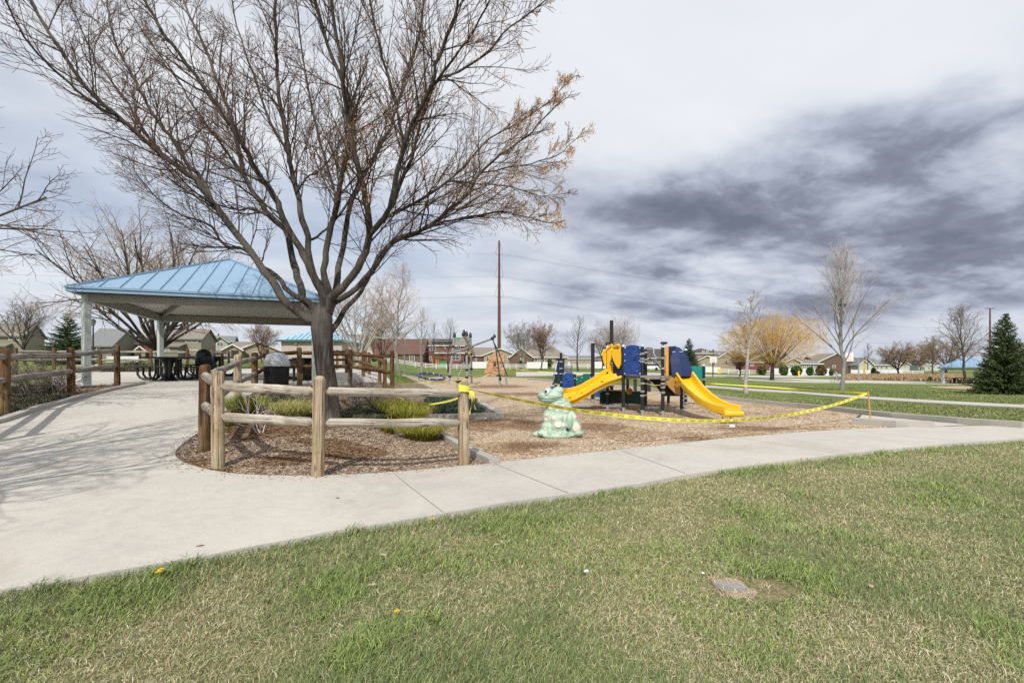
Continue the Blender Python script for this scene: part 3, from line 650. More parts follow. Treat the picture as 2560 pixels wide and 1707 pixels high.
# ------------------------------------------------------------------ picnic shelter
M_ROOF = mat('blue_roof_metal', (.205, .32, .445), (.23, .345, .47), 2, 0.52, 0.0, spec=0.35)
M_RIB = plain('blue_roof_rib', (.19, .31, .43), 0.42)
M_SOFF = mat('grey_soffit', (.62, .605, .57), (.66, .645, .61), 2, 0.6)
M_STEEL = mat('pale_grey_steel', (.40, .45, .435), (.44, .49, .475), 3, 0.5, big=(1.5, (.36, .40, .39), 0.4))
M_BEAM = mat('taupe_steel', (.26, .255, .235), (.30, .295, .275), 3, 0.55)
def shelter(name, label, P0, u2, S, ze, rise, zg, colw=0.17, inset=0.33, nrib=14, group=None):
    U = Vector((u2[0], u2[1], 0)).normalized(); Vv = Vector((-U.y, U.x, 0))
    P0 = Vector((P0[0], P0[1], 0)); c = P0+U*S/2+Vv*S/2
    root = thing(name, label, 'shelter', (c.x, c.y, zg), 0, group)
    pt = lambda a, b, z: P0+U*a+Vv*b+Vector((0, 0, z))
    apex = pt(S/2, S/2, ze+rise)
    m = MB(); t = 0.07
    C4 = [(0, 0), (S, 0), (S, S), (0, S)]
    vs = [pt(a, b, ze) for a, b in C4]+[apex]+[pt(a, b, ze-t-0.05) for a, b in C4]+[pt(a+(.1 if a == 0 else -.1), b+(.1 if b == 0 else -.1), ze-t-0.05) for a, b in C4]+[apex-Vector((0, 0, t))]
    fs = [(0, 1, 4), (1, 2, 4), (2, 3, 4), (3, 0, 4)]+[(i, (i+1) % 4, 5+(i+1) % 4, 5+i) for i in range(4)]+[(5+i, 5+(i+1) % 4, 9+(i+1) % 4, 9+i) for i in range(4)]+[(9+i, 9+(i+1) % 4, 13) for i in range(4)]
    m.add(vs, fs); roof = m.build('roof', M_ROOF, root)
    rb = MB()
    fr = [(lambda s, r: pt(s, r, 0)), (lambda s, r: pt(S-r, s, 0)), (lambda s, r: pt(S-s, S-r, 0)), (lambda s, r: pt(r, S-s, 0))]
    for f in fr:
        for i in range(nrib):
            s = S*(i+0.5)/nrib; r = min(s, S-s)-0.05
            if r < 0.1: continue
            a = f(s, 0.0); b = f(s, r); a.z = ze+0.018; b.z = ze+rise*r/(S/2)+0.018
            rb.beam(a, b, 0.03, 0.032)
    rb.build('seam_rib', M_RIB, roof)
    hp = MB()
    for a, b in C4:
        q = pt(a, b, ze+0.015); hp.beam(q, apex+Vector((0, 0, 0.015)), 0.13, 0.05)
    for i in range(4):
        a = pt(*C4[i], ze+0.004); b = pt(*C4[(i+1) % 4], ze+0.004); hp.beam(a, b, 0.06, 0.06)
    hp.build('ridge_cap', M_ROOF, roof)
    # soffit ribs
    sr = MB(); ns = nrib*1
    for f in fr:
        for i in range(ns):
            s = S*(i+0.25)/ns; r = min(s, S-s)-0.15
            if r < 0.4: continue
            a = f(s, 0.3); b = f(s, r); a.z = ze+rise*0.3/(S/2)-t-0.09; b.z = ze+rise*r/(S/2)-t-0.09
            sr.beam(a, b, 0.03, 0.05)
    so = MB(); d = 0.12
    vs = [pt(a+(d if a == 0 else -d), b+(d if b == 0 else -d), ze+rise*d/(S/2)-t-0.16) for a, b in C4]+[apex-Vector((0, 0, t+0.075))]
    so.add(vs, [(0, 1, 4), (1, 2, 4), (2, 3, 4), (3, 0, 4)]); so.build('soffit', M_SOFF, roof)
    sr.build('soffit_rib', M_BEAM, roof)
    i4 = [(inset, inset), (S-inset, inset), (S-inset, S-inset), (inset, S-inset)]
    bt = ze-t-0.04
    for i in range(4):
        a = pt(*i4[i], bt-0.10); b = pt(*i4[(i+1) % 4], bt-0.10)
        MB().beam(a, b, 0.13, 0.26).build('beam', M_BEAM, root, bevel=0.006)
    for (a, b) in i4:
        q = pt(a, b, bt-0.02); e = pt(S/2, S/2, ze+rise-0.3)
        MB().beam(q, e, 0.10, 0.20).build('hip_beam', M_BEAM, root)
    ang = math.atan2(U.y, U.x)+rad(45)
    for (a, b) in i4:
        q = pt(a, b, 0); z0 = g(q.x, q.y)+0.0
        cm = MB().box((q.x, q.y, (z0+bt-0.02)/2), (colw, colw, bt-0.02-z0), ang)
        cc = cm.build('column', M_STEEL, root, bevel=0.012)
        MB().box((q.x, q.y, z0+0.045), (colw+0.14, colw+0.14, 0.02), ang).build('base_plate', M_STEEL, cc)
    return root
shelter('picnic_shelter', 'large square picnic shelter with light blue metal roof on grey steel columns beside the path', (-12.1, 13.0), (.94, .34), 6.6, 3.66, 1.71, 1.05)

def picnic_table(loc, rz, label, sc_=1.0, name='picnic_table', group='black square picnic tables under the big shelter'):
    t = thing(name, label, 'picnic table', loc, rz, group)
    x0 = Vector(loc)
    def b(nm, m, mt=M_BLACK, **kw): return m.build(nm, mt, t, world=False, **kw)
    b('tabletop', MB().box((0, 0, 0.745), (1.15*sc_, 1.15*sc_, 0.05)), bevel=0.015)
    b('pedestal', MB().lathe((0, 0, 0), [(0.28, 0), (0.20, 0.08), (0.12, 0.25), (0.10, 0.38), (0.14, 0.55), (0.26, 0.71)], 14), smooth=True)
    for i in range(4):
        M = Matrix.Rotation(i*math.pi/2, 3, 'Z'); sm = MB()
        sm.box(M @ Vector((0, -0.82, 0.44)), (0.62, 0.28, 0.045), i*math.pi/2); b('seat', sm, bevel=0.012)
        lg = MB()
        for s in (-0.17, 0.17):
            P = [(s, -0.30, 0.71), (s, -0.30, 0.22), (s, -0.36, 0.09), (s, -0.48, 0.045), (s, -0.62, 0.045), (s, -0.75, 0.09), (s, -0.82, 0.20), (s, -0.82, 0.42)]
            lg.tube([M @ Vector(p) for p in P], 0.035, 8)
        b('leg', lg, smooth=True)
    return t
picnic_table((-11.45, 16.0, g(-11.45, 16.0)+0.03), rad(12), 'black metal square picnic table with four seats nearest the left column of the shelter')
picnic_table((-11.6, 18.6, g(-11.6, 18.6)+0.03), rad(12), 'black metal square picnic table behind the front one under the shelter')
picnic_table((-7.4, 17.6, g(-7.4, 17.6)+0.03), rad(20), 'black metal square picnic table behind the grey lidded bin under the shelter')

# ------------------------------------------------------------------ rail fences
def rail_fence(name, label, posts, rails, post_m, rail_m, group=None, r=0.078, rr=0.060, hs=None, fr=(0.86, 0.53), cut=None):
    """posts: (x, y, z0, h); rails join (i, j)"""
    p0 = posts[0]; root = thing(name, label, 'fence', (p0[0], p0[1], p0[2]), 0, group)
    rg = random.Random(len(posts)*17+int(abs(p0[0]*100)))
    for i, (x, y, z, h) in enumerate(posts):
        m = MB(); k = rg.uniform(0.94, 1.06); pts = []
        lx, ly = rg.uniform(-.012, .012), rg.uniform(-.012, .012)
        prof = [(-0.1, 1.03), (0.0, 1.03)]+[(h*q_, 1.02-.05*q_) for q_ in (.08, .16, .25, .34, .43, .52, .61, .70, .79, .88)]+[(h-0.045, 0.97), (h-0.018, 0.86), (h, 0.55)]
        wx = wy = 0.0
        ps = []; rs = []
        for zz, q in prof:
            wx += rg.uniform(-.0022, .0022); wy += rg.uniform(-.0022, .0022); ps.append((x+lx*zz+wx, y+ly*zz+wy, z+zz)); rs.append(r*k*q*rg.uniform(.96, 1.035))
        m.tube(ps, rs, 16); pm = post_m(i) if callable(post_m) else post_m
        po = m.build('post', pm, root, smooth=True)
        for q_ in fr:          # dark mortise the rail goes into
            pass
    for (i, j) in rails:
        for q in fr:
            a = Vector(posts[i][:3])+Vector((0, 0, posts[i][3]*q)); b = Vector(posts[j][:3])+Vector((0, 0, posts[j][3]*q))
            a.z += rg.uniform(-.02, .02); b.z += rg.uniform(-.02, .02)
            d = (b-a).normalized(); L = (b-a).length
            mid1 = a+d*(L*0.33)+Vector((0, 0, rg.uniform(-.012, .012))); mid2 = a+d*(L*0.66)+Vector((0, 0, rg.uniform(-.012, .012)))
            tp = min(0.16, L*0.10); k = rg.uniform(0.92, 1.08)*rr
            # built along its own z axis so that the grain runs with it
            pl = [0, tp*0.62, tp*.82]+[L*f_ for f_ in (.2, .3, .4, .5, .6, .7, .8)]+[L-tp*.82, L-tp*0.62, L]; rs = [k*.5, k*.52, k*.97]+[k*rg.uniform(.94, 1.05) for f_ in range(7)]+[k*.97, k*.52, k*.5]
            m = MB(); m.tube([(rg.uniform(-.006, .006), rg.uniform(-.006, .006), z) for z in pl], rs, 14)
            o = m.build('rail', rail_m(i, j) if callable(rail_m) else rail_m, root, smooth=True, world=False)
            o.location = a-OFF[root.name]; o.rotation_euler = d.to_track_quat('Z', 'Y').to_euler()
    return root
def post_px(px, pb, pt, h=1.25):
    """post from its base and top rows in the photo: height h fixes how far away it stands"""
    Y = h*F/(pb-pt); z = az(pb, Y); return (ax(px, Y), Y, z, h)
pA = post_px(795, 1194, 940); pB = post_px(1160, 1168, 955); pC = post_px(545, 1172, 927); pD = post_px(511, 1129, 911)
def post_y(px, Y, h=1.25, dz=0.0): x = ax(px, Y); return (x, Y, g(x, Y)+dz, h)
pE = post_px(595, 1030, 886); pF = post_px(637, 995, 881); pG = post_px(665, 975, 872)
pH = post_px(749, 967, 868); pI = post_px(875, 965, 874); pJ = post_px(981, 965, 875)
pJ = (pJ[0], pJ[1], pJ[2], 1.25)
for q in (pA, pB, pC, pD, pE, pF, pG, pH, pI, pJ): print('post', [round(t, 2) for t in q], 'ground', round(g(q[0], q[1]), 2))
fix = lambda q: (q[0], q[1], min(q[2], g(q[0], q[1])+0.0) if q[2] > g(q[0], q[1]) else q[2], q[3]+max(0, q[2]-g(q[0], q[1])))
FR = [fix(q) for q in (pB, pA, pC, pD, pE, pF, pG, pH, pI, pJ)]
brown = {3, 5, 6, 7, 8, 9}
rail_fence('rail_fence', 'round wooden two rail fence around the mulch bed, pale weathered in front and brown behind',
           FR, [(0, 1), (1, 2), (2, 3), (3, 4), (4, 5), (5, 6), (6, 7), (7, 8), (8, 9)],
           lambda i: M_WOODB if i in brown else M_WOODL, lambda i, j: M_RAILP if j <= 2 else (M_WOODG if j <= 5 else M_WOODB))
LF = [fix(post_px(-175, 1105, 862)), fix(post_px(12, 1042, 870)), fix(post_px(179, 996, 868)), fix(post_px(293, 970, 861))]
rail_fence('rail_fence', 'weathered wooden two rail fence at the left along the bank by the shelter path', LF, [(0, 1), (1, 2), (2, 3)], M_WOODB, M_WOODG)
def far_posts(lst, Y0, h=1.2):
    out = []
    for px, Y in lst: x = ax(px, Y); out.append((x, Y, g(x, Y), h))
    return out
rail_fence('rail_fence', 'brown wooden two rail fence behind the picnic shelter', far_posts([(40, 22), (135, 23), (250, 24), (377, 24.5), (468, 25), (530, 26), (556, 31), (572, 36)], 0), [(i, i+1) for i in range(7)], M_WOODB, M_WOODG)
rail_fence('rail_fence', 'brown wooden two rail fence seen past the right of the big tree trunk', far_posts([(820, 22), (866, 23), (908, 22), (949, 20.5), (961, 19.2)], 0), [(i, i+1) for i in range(4)], M_WOODB, M_WOODB)
rail_fence('rail_fence', 'short brown rail fence section behind the one beside the trunk', far_posts([(843, 29), (915, 27), (923, 25)], 0), [(0, 1), (1, 2)], M_WOODB, M_WOODB)

# ------------------------------------------------------------------ litter bins
def litter_bin(px, Y, label, lid_m, body_m, dome, w=0.58, h=0.95, dz=0.03):
    x = ax(px, Y); z = g(x, Y)+dz; t = thing('litter_bin', label, 'bin', (x, Y, z))
    r = w/2; m = MB(); m.lathe((0, 0, 0), [(r*0.86, 0.0), (r*0.88, 0.05), (r*0.97, h*0.66), (r, h*0.68)], 24)
    m.build('body', body_m, t, world=False, smooth=True)
    m = MB(); m.lathe((0, 0, 0), [(r*1.04, h*0.66), (r*1.04, h*0.72)], 24); m.build('rim', M_BLACK, t, world=False, smooth=True)
    m = MB()
    if dome: m.lathe((0, 0, 0), [(r*1.02, h*0.70), (r*1.06, h*0.74), (r*0.98, h*0.84), (r*0.80, h*0.96), (r*0.5, h*1.04), (r*0.15, h*1.075)], 24)
    else: m.lathe((0, 0, 0), [(r*1.05, h*0.68), (r*1.05, h*0.80), (r*0.98, h*0.83), (r*0.80, h*0.98), (r*0.55, h*1.04), (r*0.2, h*1.06)], 24)
    lid = m.build('lid', lid_m, t, world=False, smooth=True)
    if dome: MB().box((0.05, -r*0.93, h*0.86), (r*0.9, 0.10, h*0.14)).build('opening', M_BLACK, lid, world=False)
    bd = MB()
    for k in range(30):
        a = 2*math.pi*k/30; bd.beam((r*0.9*math.cos(a), r*0.9*math.sin(a), 0.05), (r*0.985*math.cos(a+.22), r*0.985*math.sin(a+.22), h*0.64), 0.008, 0.008)
        bd.beam((r*0.9*math.cos(a), r*0.9*math.sin(a), 0.05), (r*0.985*math.cos(a-.22), r*0.985*math.sin(a-.22), h*0.64), 0.008, 0.008)
    bd.build('lattice', M_DARKM, t, world=False)
    return t
M_GLID = mat('grey_plastic_lid', (.34, .36, .38), (.40, .42, .44), 4, 0.5)
litter_bin(510, 17.0, 'black litter bin with a shiny domed black lid under the shelter roof', mat('black_lid', (.010, .010, .012), (.014, .014, .016), 5, 0.22), M_BLACK, True, 0.54, 0.98)
litter_bin(692, 13.6, 'black mesh litter bin with pale grey lid behind the bed fence', M_GLID, M_BLACK, False, 0.66, 1.02)
# black grill box beside the bin
gx, gy = ax(735, 16.5), 16.5
gt = thing('grill', 'low black metal grill box on the slab left of the tree trunk', 'grill', (gx, gy, g(gx, gy)+0.03))
MB().box((0, 0, 0.62), (0.55, 0.4, 0.26)).build('firebox', M_BLACK, gt, world=False, bevel=0.01)
MB().tube([(0, 0, 0), (0, 0, 0.5)], 0.045, 8).build('post', M_BLACK, gt, world=False)
MB().box((0, -0.22, 0.76), (0.6, 0.03, 0.02)).build('grate_bar', M_DARKM, gt, world=False)

# ------------------------------------------------------------------ frog
M_FROG = mat('frog_green', (.30, .42, .32), (.40, .53, .42), 4.5, 0.5, bump=0.15, c3=(.46, .57, .475), big=(3.2, (.24, .36, .27), 0.6))
M_SPOT = mat('frog_spot', (.62, .50, .42), (.70, .60, .52), 14, 0.6)
def frog():
    x, y, z = gp(1391, 1094); y += 0.25; x = ax(1391, y); z = g(x, y)
    t = thing('frog_statue', 'pale green frog climbing sculpture with cream spots on the wood chips', 'sculpture', (x, y, z))
    E = []   # centre, radii (x right, y away, z up)
    E += [((0.0, 0, 0.05), (0.49, 0.40, 0.085))]
    E += [((-0.36, -0.12, 0.055), (0.16, 0.13, 0.07)), ((0.36, -0.14, 0.055), (0.16, 0.13, 0.07)), ((-0.02, -0.34, 0.05), (0.30, 0.12, 0.075)), ((0.2, 0.25, 0.05), (0.25, 0.2, 0.09))]
    E += [((0.05, 0.06, 0.34), (0.35, 0.30, 0.31)), ((0.06, 0.04, 0.58), (0.29, 0.25, 0.23)), ((-0.01, 0.02, 0.72), (0.26, 0.22, 0.16))]
    E += [((-0.10, -0.02, 0.865), (0.25, 0.23, 0.13)), ((-0.28, -0.07, 0.865), (0.13, 0.15, 0.10)), ((-0.17, -0.06, 0.79), (0.23, 0.19, 0.08))]
    E += [((-0.19, -0.15, 0.955), (0.10, 0.09, 0.09)), ((0.03, -0.08, 0.965), (0.125, 0.12, 0.095))]
    # front legs: shoulder, elbow, hand
    E += [((-0.20, -0.18, 0.42), (0.10, 0.11, 0.16)), ((-0.02, -0.25, 0.36), (0.14, 0.12, 0.16)), ((0.02, -0.28, 0.22), (0.17, 0.14, 0.13)), ((-0.22, -0.22, 0.20), (0.12, 0.12, 0.14)), ((-0.28, -0.26, 0.10), (0.14, 0.12, 0.07))]
    for fx in (-0.17, -0.07, 0.05, 0.15): E.append(((fx, -0.36, 0.11), (0.055, 0.085, 0.055)))
    # haunch and hind foot on the right
    E += [((0.30, -0.02, 0.30), (0.15, 0.20, 0.24)), ((0.36, -0.12, 0.18), (0.16, 0.16, 0.15)), ((0.42, -0.18, 0.09), (0.13, 0.14, 0.08)), ((0.25, -0.24, 0.33), (0.075, 0.08, 0.17))]
    m = MB()
    for c, r in E: m.ell(c, r, 20, 12)
    o = m.build('body', M_FROG, t, world=False)
    rm = o.modifiers.new('Remesh', 'REMESH'); rm.mode = 'VOXEL'; rm.voxel_size = 0.014; rm.use_smooth_shade = True
    sm = o.modifiers.new('Smooth', 'SMOOTH'); sm.factor = 0.5; sm.iterations = 5
    def surf(c, d):   # outermost ellipsoid surface along d from c
        return Vector(c)
    S = [(-0.24, 0.36, .052, 0.80), (0.0, 0.30, .085, 0.82), (0.055, 0.44, .04, 0.8), (-0.10, 0.42, .055, .8), (0.115, 0.28, .05, 0.8), (0.39, 0.20, .085, 0.8), (0.19, 0.52, .07, 0.8), (-0.03, 0.66, .055, .8), (-0.15, 0.60, .042, .8), (0.0, 0.545, .035, .8), (-0.27, 0.18, .03, .8), (0.03, 0.115, .032, .8), (0.38, 0.42, .045, .8), (0.27, 0.60, .04, .8), (0.12, .66, .035, .8), (-0.23, 0.47, .03, .8)]
    for (sx, sz, r, _) in S:
        best = None
        for c, q in E:      # front surface under this spot
            k_ = 1-((sx-c[0])/q[0])**2-((sz-c[2])/q[2])**2
            if k_ > 0:
                yy = c[1]-q[1]*math.sqrt(k_)
                if best is None or yy < best[0]:
                    nrm = Vector(((sx-c[0])/q[0]**2, (yy-c[1])/q[1]**2, (sz-c[2])/q[2]**2)).normalized(); best = (yy, nrm)
        if best is None: continue
        q4 = best[1].to_track_quat('Z', 'Y').to_matrix()
        mm = MB(); mm.ell(Vector((sx, best[0], sz))-best[1]*0.004, (r, r, 0.020), 18, 8, M=q4)
        mm.build('spot', M_SPOT, t, world=False, smooth=True)
    e1 = MB(); n1_ = Vector((-0.35, -0.9, 0.1)).normalized(); q4 = n1_.to_track_quat('Z', 'Y').to_matrix(); c = Vector((-0.215, -0.205, 0.95))
    e1.ell(c, (0.060, 0.070, 0.045), 18, 8, M=q4); eye = e1.build('eye', plain('eye_white', (.72, .72, .70), 0.3), t, world=False, smooth=True)
    MB().ell(c+n1_*0.034+Vector((-0.012, 0, 0.002)), (0.026, 0.034, 0.018), 14, 7, M=q4).build('pupil', plain('eye_black', (.008, .008, .008), 0.15), eye, world=False, smooth=True)
    mo = MB(); mo.tube([(-0.425, -0.10, 0.83), (-0.37, -0.19, 0.815), (-0.22, -0.245, 0.81), (-0.05, -0.252, 0.815), (0.12, -0.19, 0.83)], 0.008, 6)
    mo.build('mouth_line', plain('frog_dark_green', (.09, .17, .11), 0.7), t, world=False, smooth=True)  # mouth drawn as a thin dark green line
frog()

# ------------------------------------------------------------------ caution tape
M_INK = plain('black_ink', (.07, .065, .02), 0.6)
def text_mesh(body):
    cu = bpy.data.curves.new('lettering', 'FONT'); cu.body = body; cu.size = 1.0
    o = bpy.data.objects.new('lettering', cu); col.objects.link(o)
    dg = bpy.context.evaluated_depsgraph_get(); me = bpy.data.meshes.new_from_object(o.evaluated_get(dg))
    V = [tuple(v.co[:2]) for v in me.vertices]; Fc = [tuple(p.vertices) for p in me.polygons]
    bpy.data.objects.remove(o); bpy.data.curves.remove(cu); bpy.data.meshes.remove(me)
    return V, Fc
TXT = {w: text_mesh(w) for w in ('CAUTION', 'CUIDADO', 'CUIDADO')}
def tape(label, a, b, sag, w=0.075, words=True, twist=0.25, seed=1, wob=0.01, nm=90, flat=0.0, edge=0.0):
    a = Vector(a); b = Vector(b); rg = random.Random(seed); L = (b-a).length
    ph = rg.uniform(0, 6)
    def frame(t):
        p = a.lerp(b, t); p.z -= 4*sag*t*(1-t)
        d = (b-a).copy(); d.z -= 4*sag*(1-2*t)*1.0; d.normalize()
        tw = flat+edge*math.exp(-t*5.0)+twist*math.sin(ph+t*L*0.9)+0.5*twist*math.sin(ph*2+t*L*2.3)
        hor = d.cross(Vector((0, 0, 1))).normalized(); up = hor.cross(d)
        acr = up*math.cos(tw)+hor*math.sin(tw); nrm = acr.cross(d)
        p = p+hor*wob*math.sin(t*L*3+ph)
        return p, d, acr, nrm
    root = thing('caution_tape', label, 'tape', tuple(a), 0, 'yellow caution tape strung round the playground')
    m = MB(); vs = []; fs = []
    for i in range(nm+1):
        p, d, acr, nrm = frame(i/nm); vs += [p-acr*w/2, p+acr*w/2]
    for i in range(nm): fs.append((i*2, i*2+2, i*2+3, i*2+1))
    m.add(vs, fs); m.build('ribbon', M_TAPE, root)
    if words:
        pos = 0.15; k = 0
        while pos < L-0.4:
            wd = ('CAUTION', 'CUIDADO')[k % 2]; V, Fc = TXT[wd]; h = w*0.62; mx = max(v[0] for v in V); mz = 0.7
            tm = MB()
            for sgn in (1, -1):
                q = []
                for (x, y) in V:
                    xx = x*h*0.95; xx = xx if sgn > 0 else mx*h*0.95-xx
                    p, d, acr, nrm = frame(min(1, (pos+xx)/L)); q.append(p+acr*(y/mz-0.5)*h*1.0+nrm*0.0015*(1 if sgn < 0 else -1))
                tm.add(q, Fc)
            tm.build('lettering', M_INK, root)
            pos += mx*h*0.95+0.10; k += 1
    return root
stake_p = at(2168, 983, 13.4)
B_top = Vector((FR[0][0], FR[0][1]-0.02, az(973, FR[0][1])))
tape('yellow caution tape sagging across the playground from the fence post past the frog', B_top+Vector((0.08, -.03, 0)), stake_p, 0.60, 0.066, True, 0.30, 3, edge=1.15)
M_STAKE = mat('orange_stake_wood', (.50, .25, .07), (.58, .32, .11), 12, 0.8)
def stake(name, label, px, pb, pt, Y, lean=0.0):
    x = ax(px, Y); z = g(x, Y); h = (pb-pt)*Y/F; m = MB()
    m.box((0, 0, h/2-0.05), (0.04, 0.022, h+0.1)); o = m.build(name, M_STAKE, bevel=0.003); o.location = (x, Y, z); o.rotation_euler = (0, lean, rad(20))
    return tag(o, label, 'stake')
stake('wooden_stake', 'orange wooden stake leaning at the right kerb corner that holds the caution tape', 2176, 1049, 974, 13.4, rad(-6))
st2 = gp(1276, 946); stake('wooden_stake', 'small orange stake behind the red climbing rock holding the far tape', 1276, 946, 919, st2[1])
z2 = Vector((st2[0], st2[1], az(922, st2[1])))
tape('yellow caution tape running from the right stake back across the lawn', stake_p, z2, .06, 0.055, False, 0.9, 5, nm=160)
pJt = Vector((FR[9][0], FR[9][1], FR[9][2]+0.32))
tape('far yellow caution tape from the brown fence corner to the small stake', pJt+Vector((0, 0, .2)), z2, 0.30, 0.055, False, 0.5, 8, nm=100)
tape('yellow orange caution tape hanging low behind the pale fence rail', pJt+Vector((0.05, 0, -0.1)), B_top+Vector((0, 0.05, -0.1)), 0.25, 0.04, False, 0.6, 11)
kn = thing('tape_knot', 'yellow caution tape wrapped round the right fence post with two hanging ends', 'tape', tuple(B_top), 0)
m = MB()
for k in range(3):
    ps = []
    for i in range(25):
        an = 2*math.pi*i/24; ps.append((0.087*math.cos(an), 0.02+0.087*math.sin(an), -0.02+0.03*k-0.02*math.sin(an*1.0+k)))
    vs = [];
    for p in ps: vs += [(p[0], p[1], p[2]-0.03), (p[0]*1.03, p[1]*1.03, p[2]+0.03)]
    m.add(vs, [(2*i, 2*i+2, 2*i+3, 2*i+1) for i in range(24)])
m.build('wrap', M_TAPE, kn, world=False)
for s, L in ((0.02, 0.34), (0.10, 0.27)):
    m = MB(); vs = []
    for i in range(13):
        t = i/12; c = Vector((0.09+s*1.2*t+0.03*math.sin(4*t+s*9), -0.07-0.02*math.sin(3*t), -0.02-L*t)); tw = 0.4+2.0*t; wv = Vector((math.cos(tw), math.sin(tw), 0))*0.024*(1-0.5*t)
        vs += [c-wv, c+wv]
    m.add(vs, [(2*i, 2*i+2, 2*i+3, 2*i+1) for i in range(12)]); m.build('tape_end', M_TAPE, kn, world=False)
# ------------------------------------------------------------------ trees
def grow(T, TW, p, d, L, r, lev, maxlev, rg, P, tips=None):
    """recursive branch: T thick tubes, TW twigs; P: angle, up, nchild, ratio, wob"""
    n = 5 if lev < maxlev else 4
    pts = [p]; dd = d/np.linalg.norm(d); q = p.copy()
    for i in range(n):
        dd = dd+rg.normal(0, P['wob'], 3)+np.array([0, 0, P['up']*(0.35 if lev == 0 else 0.12)])
        if P.get('droop') and lev >= maxlev-1: dd = dd+np.array([0, 0, -P['droop']])
        dd /= np.linalg.norm(dd); q = q+dd*(L/n); pts.append(q)
    pts = np.array(pts); rr = np.linspace(r, max(r*0.30, P['rmin']), n+1)
    (T if (lev < P['split']) else TW).add(pts, rr, 6 if lev == 0 else (4 if lev < maxlev else 3))
    if lev >= maxlev:
        if tips is not None: tips.append(pts[-1]); tips.append(pts[2])
        return
    nc = P['nchild'][min(lev, len(P['nchild'])-1)]
    for c in range(nc):
        t = (c+0.6+rg.uniform(-.3, .3))/nc; t = P['t0']+(1-P['t0'])*min(max(t, 0.02), 0.99) if lev == 0 else 0.15+0.85*min(max(t, 0.02), 0.99)
        f = t*n; i = min(int(f), n-1); b = pts[i]+(pts[i+1]-pts[i])*(f-i); tang = pts[i+1]-pts[i]; tang /= np.linalg.norm(tang)
        a = rg.normal(0, 1, 3); a -= tang*a.dot(tang); a /= np.linalg.norm(a)+1e-9
        ang = P['ang']*rg.uniform(0.7, 1.25)
        nd = tang*math.cos(ang)+a*math.sin(ang)
        grow(T, TW, b, nd, L*P['ratio']*(1.15-0.55*t)*rg.uniform(0.75, 1.15), max(rr[i]*0.62, P['rmin']), lev+1, maxlev, rg, P, tips)
BASEP = dict(ang=0.75, up=0.15, nchild=[9, 6, 4, 4], ratio=0.55, wob=0.10, split=2, rmin=0.004, t0=0.25)
def bare_tree(name, label, loc, H, kind, seed, bark, twig, trunk_h=None, spread=None, r=None, group=None, hold=None, extra_seed=None, **kw):
    """kind: 'column' single leader, 'vase' several limbs from a short trunk, 'round' wide dome"""
    rg = np.random.default_rng(seed); P = dict(BASEP); P.update(kw)
    root = thing(name, label, 'tree', loc, 0, group)
    T = Tubes(); TW = Tubes(); p0 = np.array(loc, float); r = r or H*0.018
    tips = [] if extra_seed else None
    if kind == 'column':
        n = 9; pts = [p0+np.array([0, 0, -0.1])]; q = p0.copy()
        for i in range(n): q = q+np.array([rg.normal(0, .012*H), rg.normal(0, .012*H), H/n]); pts.append(q)
        pts = np.array(pts); rr = np.concatenate([[r*1.25], np.linspace(r, P['rmin'], n)]); T.add(pts, rr, 8)
        th = trunk_h or H*0.2; nb = kw.get('nb', 34)
        for c in range(nb):
            t = (th+(H*0.97-th)*((c+0.5)/nb)**0.9)/H; f = t*n; i = min(int(f), n-1); b = pts[i+1 if i+1 < len(pts) else i]*0+pts[i]+(pts[i+1]-pts[i])*(f-i)
            az_ = c*2.399+rg.uniform(-.5, .5); el = P.get('el', 0.75)+0.35*t
            prof = (1-((t*H-th)/(H-th)))**0.75*0.92+0.12
            L = (spread or H*0.3)*prof*rg.uniform(.8, 1.15)/math.cos(min(el, 1.2))**0.6
            d = np.array([math.cos(az_)*math.cos(el), math.sin(az_)*math.cos(el), math.sin(el)])
            grow(T, TW, b, d, L, max(np.interp(f, np.arange(n+1), np.linspace(r, P['rmin'], n+1))*0.5, P['rmin']), 1, kw.get('maxlev', 3), rg, P, tips)
    else:
        th = trunk_h or H*0.25
        top = p0+np.array([rg.normal(0, .02*H), rg.normal(0, .02*H), th])
        T.add(np.array([p0+np.array([0, 0, -.1]), p0+(top-p0)*0.1, p0+(top-p0)*0.55+rg.normal(0, .01*H, 3), top]), np.array([r*1.35, r*1.05, r*0.95, r*0.95]), 10)
        nb = kw.get('nb', 9); wide = P.get('wide', 0.75)
        for c in range(nb):
            az_ = c*2.399+rg.uniform(-.3, .3); out = wide*(0.25+0.75*((c+0.5)/nb)**0.7)
            d = np.array([math.cos(az_)*math.sin(out), math.sin(az_)*math.sin(out), math.cos(out)])
            L = (H-th)*kw.get('limb', 0.85)*(1-0.12*out)*rg.uniform(.9, 1.08)
            grow(T, TW, top-np.array([0, 0, rg.uniform(0, .12*th)]), d, L, r*0.55, 0, kw.get('maxlev', 3), rg, P, tips)
    T.build('trunk', bark, root); cr = TW.build('crown', twig, root)
    if extra_seed:
        leafbits('seed_clusters', tips, extra_seed, root, rg)
    return root
def leafbits(name, tips, spec, parent, rg, mat_=None):
    n, size, m_ = spec; tp = np.array(tips); tp = tp[rg.integers(0, len(tp), n)]+rg.normal(0, size*1.2, (n, 3))
    a = rg.normal(0, 1, (n, 3)); a /= np.linalg.norm(a, axis=1, keepdims=True); b = np.cross(a, rg.normal(0, 1, (n, 3))); b /= np.linalg.norm(b, axis=1, keepdims=True)
    s = (size*rg.uniform(.5, 1.2, n))[:, None]
    V = np.stack([tp-a*s, tp+b*s*0.35, tp+a*s, tp-b*s*0.35], 1).reshape(-1, 3)
    return np_mesh(name, V, [np.arange(n)[:, None]*4+np.array([[0, 1, 2, 3]])], m_, parent)
